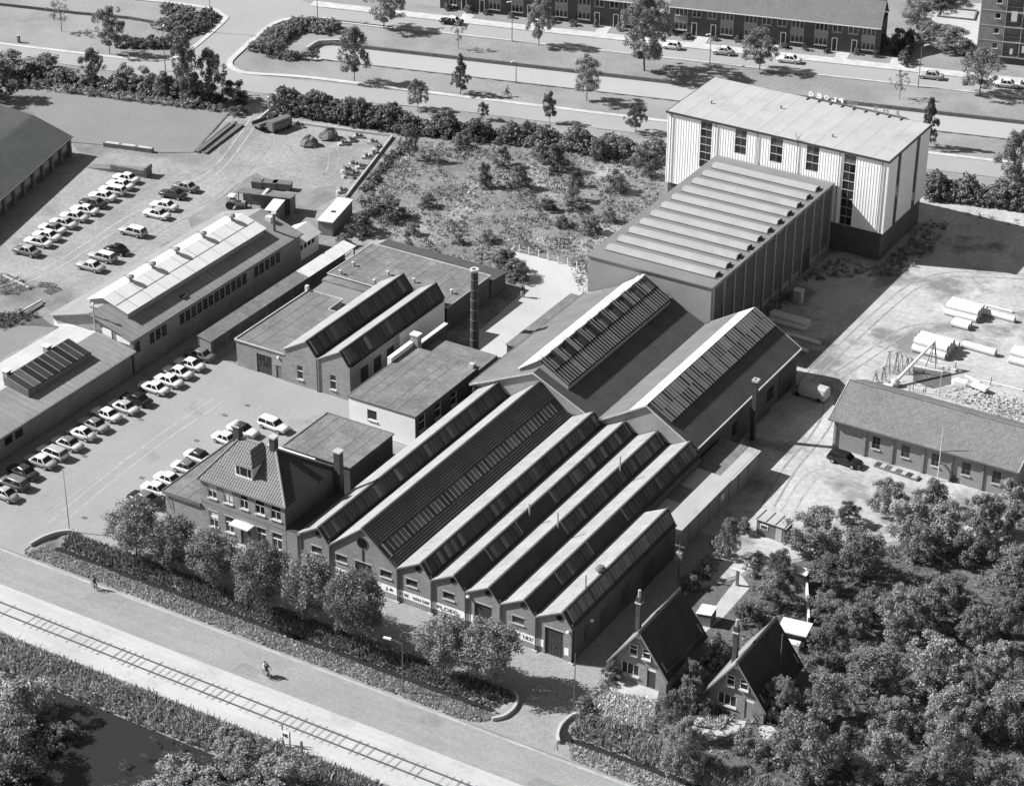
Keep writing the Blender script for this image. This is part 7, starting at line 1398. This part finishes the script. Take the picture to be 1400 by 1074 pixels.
hedge([(-13.31, 131.67), (-8.21, 133.71), (-1.44, 135.09), (3.73, 136.73)], 5.0, 4.2, 'tall dark hedge right of the white hall', 'leaf', seed=7, size=.19, dens=1.0, lump=.4)
tree((-2.96, 142.81, 8.5, 6.2), 'dome', 'big bushy tree at the hedge by the frame edge', E_, clear=.05)
hedge([(-90.30, 105.46), (-88.81, 97.97), (-87.17, 92.46), (-85.72, 87.80)], 1.6, 1.3, 'low dark scrub along the outside of the yard wall', 'leafdark', seed=8, size=.2, name='scrub', cat='shrub', lump=.6)
# shrub islands in the road loop
hedge([(-156.95, 116.71), (-152.33, 119.06), (-148.54, 121.41), (-150.77, 125.30), (-149.45, 130.42), (-152.63, 137.26)], 3.2, 1.8, 'dark shrub bed inside the road bend', 'leafdark', seed=9, size=.2, cat='shrub bed', name='shrub_bed')
hedge([(-155.22, 125.76), (-155.04, 130.22), (-155.43, 135.51), (-161.10, 134.23)], 4.5, 1.5, 'paler shrub bed in the grass of the road bend', 'leaf', seed=10, size=.2, cat='shrub bed', name='shrub_bed')
hedge([(-133.37, 126.67), (-135.65, 134.69), (-135.00, 141.58), (-128.44, 141.85)], 5.0, 1.9, 'shrub mound filling the tip of the grass island', 'leaf', seed=11, size=.2, cat='shrub bed', name='shrub_bed')
hedge([(-133.63, 127.03), (-128.60, 126.55), (-123.51, 129.71)], 2.2, 1.6, 'dark front edge of the island shrub mound', 'leafdark', seed=12, size=.18, cat='shrub bed', name='shrub_bed')
# ---- scrub of the wild field
fs = [(-71.46, 99.35, 3.8, 2.6), (-82.66, 110.18, 2.2, 3.2), (-87.53, 114.11, 3.8, 4.4), (-65.16, 110.10, 4.3, 4.2), (-74.97, 118.38, 3.1, 4.7), (-66.84, 101.81, 3.6, 3.6), (-59.80, 106.95, 2.4, 2.5), (-53.82, 108.26, 3.3, 3.6), (-57.64, 101.99, 3.3, 2.5), (-51.62, 116.01, 2.5, 3.1), (-54.44, 93.06, 1.8, 2.4), (-49.97, 93.61, 2.5, 3.5), (-59.17, 96.91, 1.8, 3.0), (-55.99, 99.63, 1.8, 4.1), (-49.38, 98.41, 2.1, 2.4), (-78.45, 76.07, 3.0, 4.8), (-77.82, 82.39, 3.3, 5.4), (-81.20, 82.57, 3.0, 4.4), (-74.82, 88.79, 1.8, 3.0), (-64.39, 80.38, 1.5, 2.1), (-61.09, 83.13, 1.8, 2.7), (-54.20, 76.82, 2.9, 3.9), (-51.57, 75.03, 2.9, 4.4), (-69.82, 113.02, 2.5, 3.2), (-61.41, 117.38, 3.4, 3.4), (-55.52, 118.52, 3.1, 3.4), (-73.29, 107.55, 3.1, 3.1), (-81.97, 114.05, 3.1, 3.8), (-78.06, 71.25, 1.8, 2.4), (-71.72, 79.49, 1.8, 2.4)]
for i, p in enumerate(fs): tree(p, ('bushdark', 'bush', 'bush')[i % 3], 'ragged wild shrub growing in the fallow field', 'wild shrubs of the field')
# ---- gardens on the right: every crown that can be told apart
gd = [((13.92, 40.41, 2.8, 3.2), 'dark'), ((16.83, 45.00, 4.3, 4.9), 'dome'), ((21.26, 47.71, 4.3, 4.3), 'dome'), ((21.11, 40.22, 5.5, 5.1), 'pale'), ((25.20, 41.81, 5.5, 5.5), 'pale'), ((27.68, 46.97, 5.0, 4.5), 'dome'), ((30.70, 47.89, 7.0, 5.5), 'pale'), ((29.65, 40.08, 5.9, 5.4), 'dome'), ((13.20, 32.70, 5.5, 6.7), 'broad'), ((19.49, 31.26, 5.9, 5.3), 'broad'), ((17.54, 27.07, 4.2, 4.9), 'dark'), ((35.73, 37.74, 5.4, 5.3), 'pale'),
      ((20.01, 21.50, 2.7, 4.6), 'broad'), ((23.61, 13.42, 6.1, 5.0), 'dark'), ((27.84, 21.84, 6.5, 4.7), 'pale'), ((30.46, 25.84, 6.0, 6.3), 'dome'), ((35.74, 24.68, 5.3, 4.3), 'dome'), ((29.11, 11.85, 5.4, 5.7), 'broad'), ((34.92, 14.65, 6.8, 6.8), 'pale'), ((39.65, 19.77, 4.9, 5.0), 'pale'), ((23.19, 2.41, 5.1, 3.6), 'broad'), ((27.06, 4.76, 5.6, 4.7), 'broad'), ((33.96, 6.12, 4.6, 5.6), 'dome'), ((39.08, 9.23, 5.5, 5.6), 'pale'), ((43.39, 11.86, 6.0, 5.9), 'broad'),
      ((29.24, -4.98, 7.7, 6.8), 'broad'), ((35.68, -1.73, 6.1, 5.4), 'pale'), ((41.48, 1.13, 7.7, 5.4), 'broad'), ((43.23, 18.23, 4.7, 4.2), 'broad'), ((12.18, 25.51, 3.9, 3.9), 'dark'), ((31.73, -0.77, 4.6, 4.0), 'dome')]
gl = ('behind the warehouse yard', 'among the packed gardens', 'towards the wood edge', 'between the cottages and warehouse')
for i, (p, kd) in enumerate(gd): tree(p, kd, {'broad': 'mid green bushy', 'pale': 'pale leaved', 'dark': 'dark', 'dome': 'dense dome shaped'}[kd] + ' fruit tree in the packed gardens right of the cottages', 'garden trees right of the cottages', clear=.08)
for p, kd, lab in (((5.18, 27.08, 5.0, 2.6), 'dome', 'leafy tree at the alley edge by the transformer pole'), ((4.53, 32.36, 2.1, 2.0), 'bush', 'bush in front of the small garden shed'), ((4.22, 19.11, 1.7, 2.4), 'bush', 'rounded bush at the alley corner behind the first cottage'), ((5.05, 21.77, 1.6, 1.4), 'bushdark', 'dark bush at the bend of the alley'), ((13.63, 20.46, 4.3, 4.7), 'dome', 'leafy tree beside the white garden wall'), ((12.55, 16.52, 2.6, 3.2), 'bush', 'bush beside the garden path'),
    ((12.99, 7.65, 3.8, 3.3), 'bush', 'tall bush between the two cottages'), ((12.75, 2.78, 3.4, 2.9), 'dome', 'leafy tree beside the first cottage wall'), ((5.05, -0.55, 2.3, 2.1), 'bushdark', 'round dark bush at the corner of the first cottage'), ((14.63, -5.64, 5.5, 3.3), 'dome', 'leafy tree in the front garden of the first cottage'), ((13.99, -0.29, 3.7, 3.2), 'bush', 'bush between the cottage front gardens'), ((16.31, -0.70, 1.9, 1.5), 'bushdark', 'clipped dark shrub in the round flower bed'), ((21.69, 2.22, 4.2, 2.8), 'dome', 'tree hiding the door side of the second cottage'), ((22.21, -3.82, 2.8, 2.4), 'bush', 'bush beside the path of the second cottage'), ((24.67, -4.72, 2.8, 2.7), 'bush', 'bush at the garden edge near the ditch'), ((18.17, -9.69, 5.9, 4.7), 'dome', 'broad tree hanging over the ditch before the cottages'), ((5.52, -6.54, 1.3, 1.7), 'bushdark', 'low dark bush at the garden hedge corner')): tree(p, kd, lab, clear=.06)
hedge([(4.57, -6.39), (4.70, -1.51)], .7, 1.2, 'clipped hedge along the alley side of the cottage garden', 'leaf', seed=20, size=.12, lump=.1)
hedge([(4.62, -7.81), (8.95, -7.68), (12.85, -7.25)], .8, 1.3, 'clipped hedge along the ditch side of the cottage garden', 'leaf', seed=21, size=.12, lump=.08)
def poly_pts(poly, smin=.7):
    poly = np.array(poly)
    def fn(rg, n):
        lo = poly.min(0); hi = poly.max(0); P = rg.uniform(lo, hi, (n * 3, 2)); ins = np.zeros(len(P), bool); j = len(poly) - 1
        for i in range(len(poly)):
            xi, yi = poly[i]; xj, yj = poly[j]; c = ((yi > P[:, 1]) != (yj > P[:, 1])) & (P[:, 0] < (xj - xi) * (P[:, 1] - yi) / (yj - yi + 1e-9) + xi); ins ^= c; j = i
        P = P[ins][:n]; s = smin + (1 - smin) * (np.sin(P[:, 0] * .55 + 1.7 * np.sin(P[:, 1] * .31)) * np.sin(P[:, 1] * .47 + np.sin(P[:, 0] * .23)) * .5 + .5); return P[:, 0], P[:, 1], s
    return fn
def undergrowth(name, poly, n, hmax, m, seed, label, cat, size=.15, smin=0.1):
    """leafy weeds and brambles in uneven drifts: stuff nobody could count"""
    rg = np.random.default_rng(seed); X, Y, S = poly_pts(poly, smin)(rg, n); keep = rg.random(len(X)) < (S * 1.3 - .15); X, Y, S = X[keep], Y[keep], S[keep]
    Z = height(X, Y) + hmax * S * rg.random(len(X)) ** 1.6; me = leaves_mesh(name, np.stack([X, Y, Z], 1), 16, .42, size, M[m], seed, flatten=.7)
    o = kind(link(name, me), 'stuff'); o['label'] = label; o['category'] = cat; return o
blades('flower_beds', poly_pts([(5.06, -6.09), (5.64, -2.43), (10.94, -1.42), (12.89, -6.34), (8.98, -6.95)]), 2600, .5, .12, 'flower', 31, 'pale flowers and vegetables filling the first cottage garden', 'flower bed')
blades('flower_bed', poly_pts([(15.93, -3.08), (16.45, -0.97), (18.68, 0.03), (18.53, -2.21)]), 500, .6, .14, 'flower', 32, 'round bed of pale flowers before the second cottage', 'flower bed')
hedge([(3.44, 29.12), (4.22, 23.72), (4.13, 19.86)], 1.8, 1.5, 'ragged hedge along the alley edge behind the first cottage', 'leaf', seed=22, size=.15, lump=.5)
hedge([(8.45, 29.08), (8.03, 26.32), (10.03, 24.54)], 1.6, 1.2, 'loose shrub row in the back garden by the clothes post', 'leaf', seed=23, size=.15, lump=.6)
# ---- ground cover
blades('reeds', poly_pts([(-61.5, -8.2), (-3, -7.8), (-1.8, -8.8), (-3.0, -10.2), (-61.5, -10.3)]), 11000, .6, .10, 'reed', 33, 'tall reeds on the factory side of the ditch', 'reeds')
blades('reeds', poly_pts([(5.5, -7.4), (60, -7.0), (60, -10.2), (5.5, -10.2)]), 7000, .9, .10, 'reed', 34, 'tall reeds between ditch and cottage hedge', 'reeds')
blades('verge_grass', poly_pts([(-63.4, -14.3), (-4, -14.3), (-2.4, -13.2), (-2.2, -11.3), (-62.5, -11.2)]), 13000, .26, .09, 'grassblade', 35, 'rough grass of the verge beside the front road', 'grass')
blades('verge_grass', poly_pts([(8, -14.3), (60, -14.3), (60, -11.2), (5.6, -11.2)]), 8000, .28, .09, 'grassblade', 36, 'rough grass of the verge before the cottages', 'grass')
blades('bank_reeds', poly_pts([(-75, -27.6), (10, -27.3), (10, -31.4), (-75, -31.7)]), 13000, .7, .10, 'reed', 37, 'thick reeds and grasses on the water bank below the railway', 'reeds')
blades('field_grass', poly_pts([(-92.49, 106.68), (-76.45, 115.73), (-51.63, 120.92), (-44.6, 104), (-37, 100), (-37, 70), (-48.31, 83.91), (-56.40, 83.16), (-57.06, 78.52), (-52, 73), (-71, 74), (-86.52, 86.52)], .15), 15000, .40, .12, 'grassblade', 38, 'tall dry grass and weeds of the fallow field', 'grass')
blades('garden_weeds', poly_pts([(12, -6.8), (60, -6.8), (80, 20), (75, 52), (40, 50), (26, 44), (16, 35), (12, 28)], .2), 9000, .5, .12, 'grassblade', 40, 'tall grass and weeds between the garden trees', 'grass')
fpoly = [(-92.49, 106.68), (-76.45, 115.73), (-51.63, 120.92), (-44.6, 104), (-37, 100), (-37, 70), (-48.31, 83.91), (-56.40, 83.16), (-57.06, 78.52), (-52, 73), (-71, 74), (-86.52, 86.52)]
undergrowth('brambles', fpoly, 1500, .9, 'leaf', 70, 'tangled weeds and brambles drifting over the fallow field', 'brambles', .13)
undergrowth('brambles', fpoly, 900, 1.3, 'leafdark', 71, 'darker tangled scrub of the fallow field', 'brambles', .15)
gpoly = [(12, -6.8), (60, -6.8), (80, 20), (75, 52), (40, 50), (26, 44), (16, 35), (12.5, 28), (12.5, 10)]
undergrowth('undergrowth', gpoly, 2600, 1.5, 'leaf', 72, 'leafy undergrowth filling the gardens between the trees', 'undergrowth', .14, .3)
undergrowth('undergrowth', gpoly, 1500, 1.2, 'leafdark', 73, 'dark undergrowth in the shade of the garden trees', 'undergrowth', .14, .3)
undergrowth('bank_undergrowth', [(-75, -28.0), (10, -27.6), (10, -31.3), (-75, -31.6)], 1300, .7, 'leaf', 74, 'leafy bank growth between railway and water', 'undergrowth', .13, .4)
undergrowth('bank_undergrowth', [(-30, -31.5), (10, -30), (10, -45), (-30, -45)], 700, .8, 'leafdark', 75, 'dark growth at the water edge under the near trees', 'undergrowth', .14, .4)
undergrowth('wall_foot_weeds', [(-17.5, 94), (-16, 104), (-10.2, 105), (-9.4, 106), (-9.4, 123), (-6.5, 124), (-4.5, 112), (-6, 104), (-13, 99)], 420, .6, 'leafdark', 76, 'dark weeds along the foot of the white hall', 'weeds', .12, .5)
undergrowth('wall_foot_weeds', [(-17.5, 70), (-17.5, 92), (-15.8, 92), (-15.8, 70)], 160, .5, 'leafdark', 79, 'dark weeds along the foot of the ribbed roof hall', 'weeds', .12, .5)
undergrowth('hedge_weeds', [(-8, 128), (10, 134), (60, 146), (60, 139), (10, 128)], 300, .6, 'leaf', 78, 'weeds along the foot of the hedge behind the works yard', 'weeds', .13, .4)
undergrowth('hedge_foot_growth', [(-103.87, 105.77), (-93.51, 108.22), (-76.07, 115.10), (-51.63, 120.92), (-53.61, 124.72), (-79.50, 120.84), (-95.77, 111.67)], 380, .8, 'leafdark', 77, 'rough growth along the foot of the long hedge', 'undergrowth', .15, .4)
undergrowth('scrap_weeds', [(-114.08, 38.49), (-110.39, 38.65), (-106.84, 37.42), (-107.89, 34.52), (-109.60, 33.47)], 90, .4, 'leaf', 81, 'weeds between the planks at the yard edge', 'weeds', .12, .5)
undergrowth('scrap_weeds', [(-106.28, 28.91), (-104.31, 30.48), (-100.81, 31.55), (-101.73, 27.76), (-102.98, 25.23)], 110, .8, 'leafdark', 82, 'dark weeds round the scrap beside the low shed', 'weeds', .13, .5)
# self-sown garden trees packed between the larger ones
rg_ = random.Random(77); placed = [(q[0][0], q[0][1]) for q in gd]
for i in range(400):
    x = rg_.uniform(14, 62); y = rg_.uniform(-6.5, 47)
    if y > 1.05 * (x - 13) + 26 or y > 44 or (x < 24 and y < 17) or (x < 20 and y < 30) or min((x - a) ** 2 + (y - b) ** 2 for a, b in placed) < 9.5 or len(placed) > 70: continue
    if 27 < x < 33 and 12 < y < 18: continue
    placed.append((x, y)); kd = rg_.choice(['broad', 'dome', 'pale', 'dark', 'broad', 'dome'])
    tree((x, y, rg_.uniform(3.0, 5.6), rg_.uniform(3.2, 5.2)), kd, 'lower self sown tree filling the gaps in the packed gardens', 'self sown garden trees', clear=.04)
# ---- waterside trees in the foreground
for p, kd, lab in (((-43.40, -37.39, 6.9, 7.8), 'pale', 'pale leaved waterside bush tree on the near bank'), ((-39.14, -43.86, 7.3, 8.3), 'broad', 'broad dark tree leaning over the water'), ((-38.04, -37.68, 3.7, 4.8), 'broad', 'leafy bush dipping into the water'), ((-22.73, -37.24, 4.3, 7.9), 'pale', 'pale leaved tree spreading over the water from the near bank'), ((-19.01, -32.30, 4.1, 5.8), 'broad', 'leafy tree between water and railway'), ((-13.38, -33.53, 5.9, 7.1), 'pale', 'bright leaved bush tree below the notice board'), ((-18.04, -38.95, 4.5, 6.7), 'broad', 'leafy tree at the lower frame edge'), ((-22.53, -30.33, 2.3, 3.3), 'bush', 'bank bush at the end of the open water')):
    tree(p, kd, lab, clear=.03)
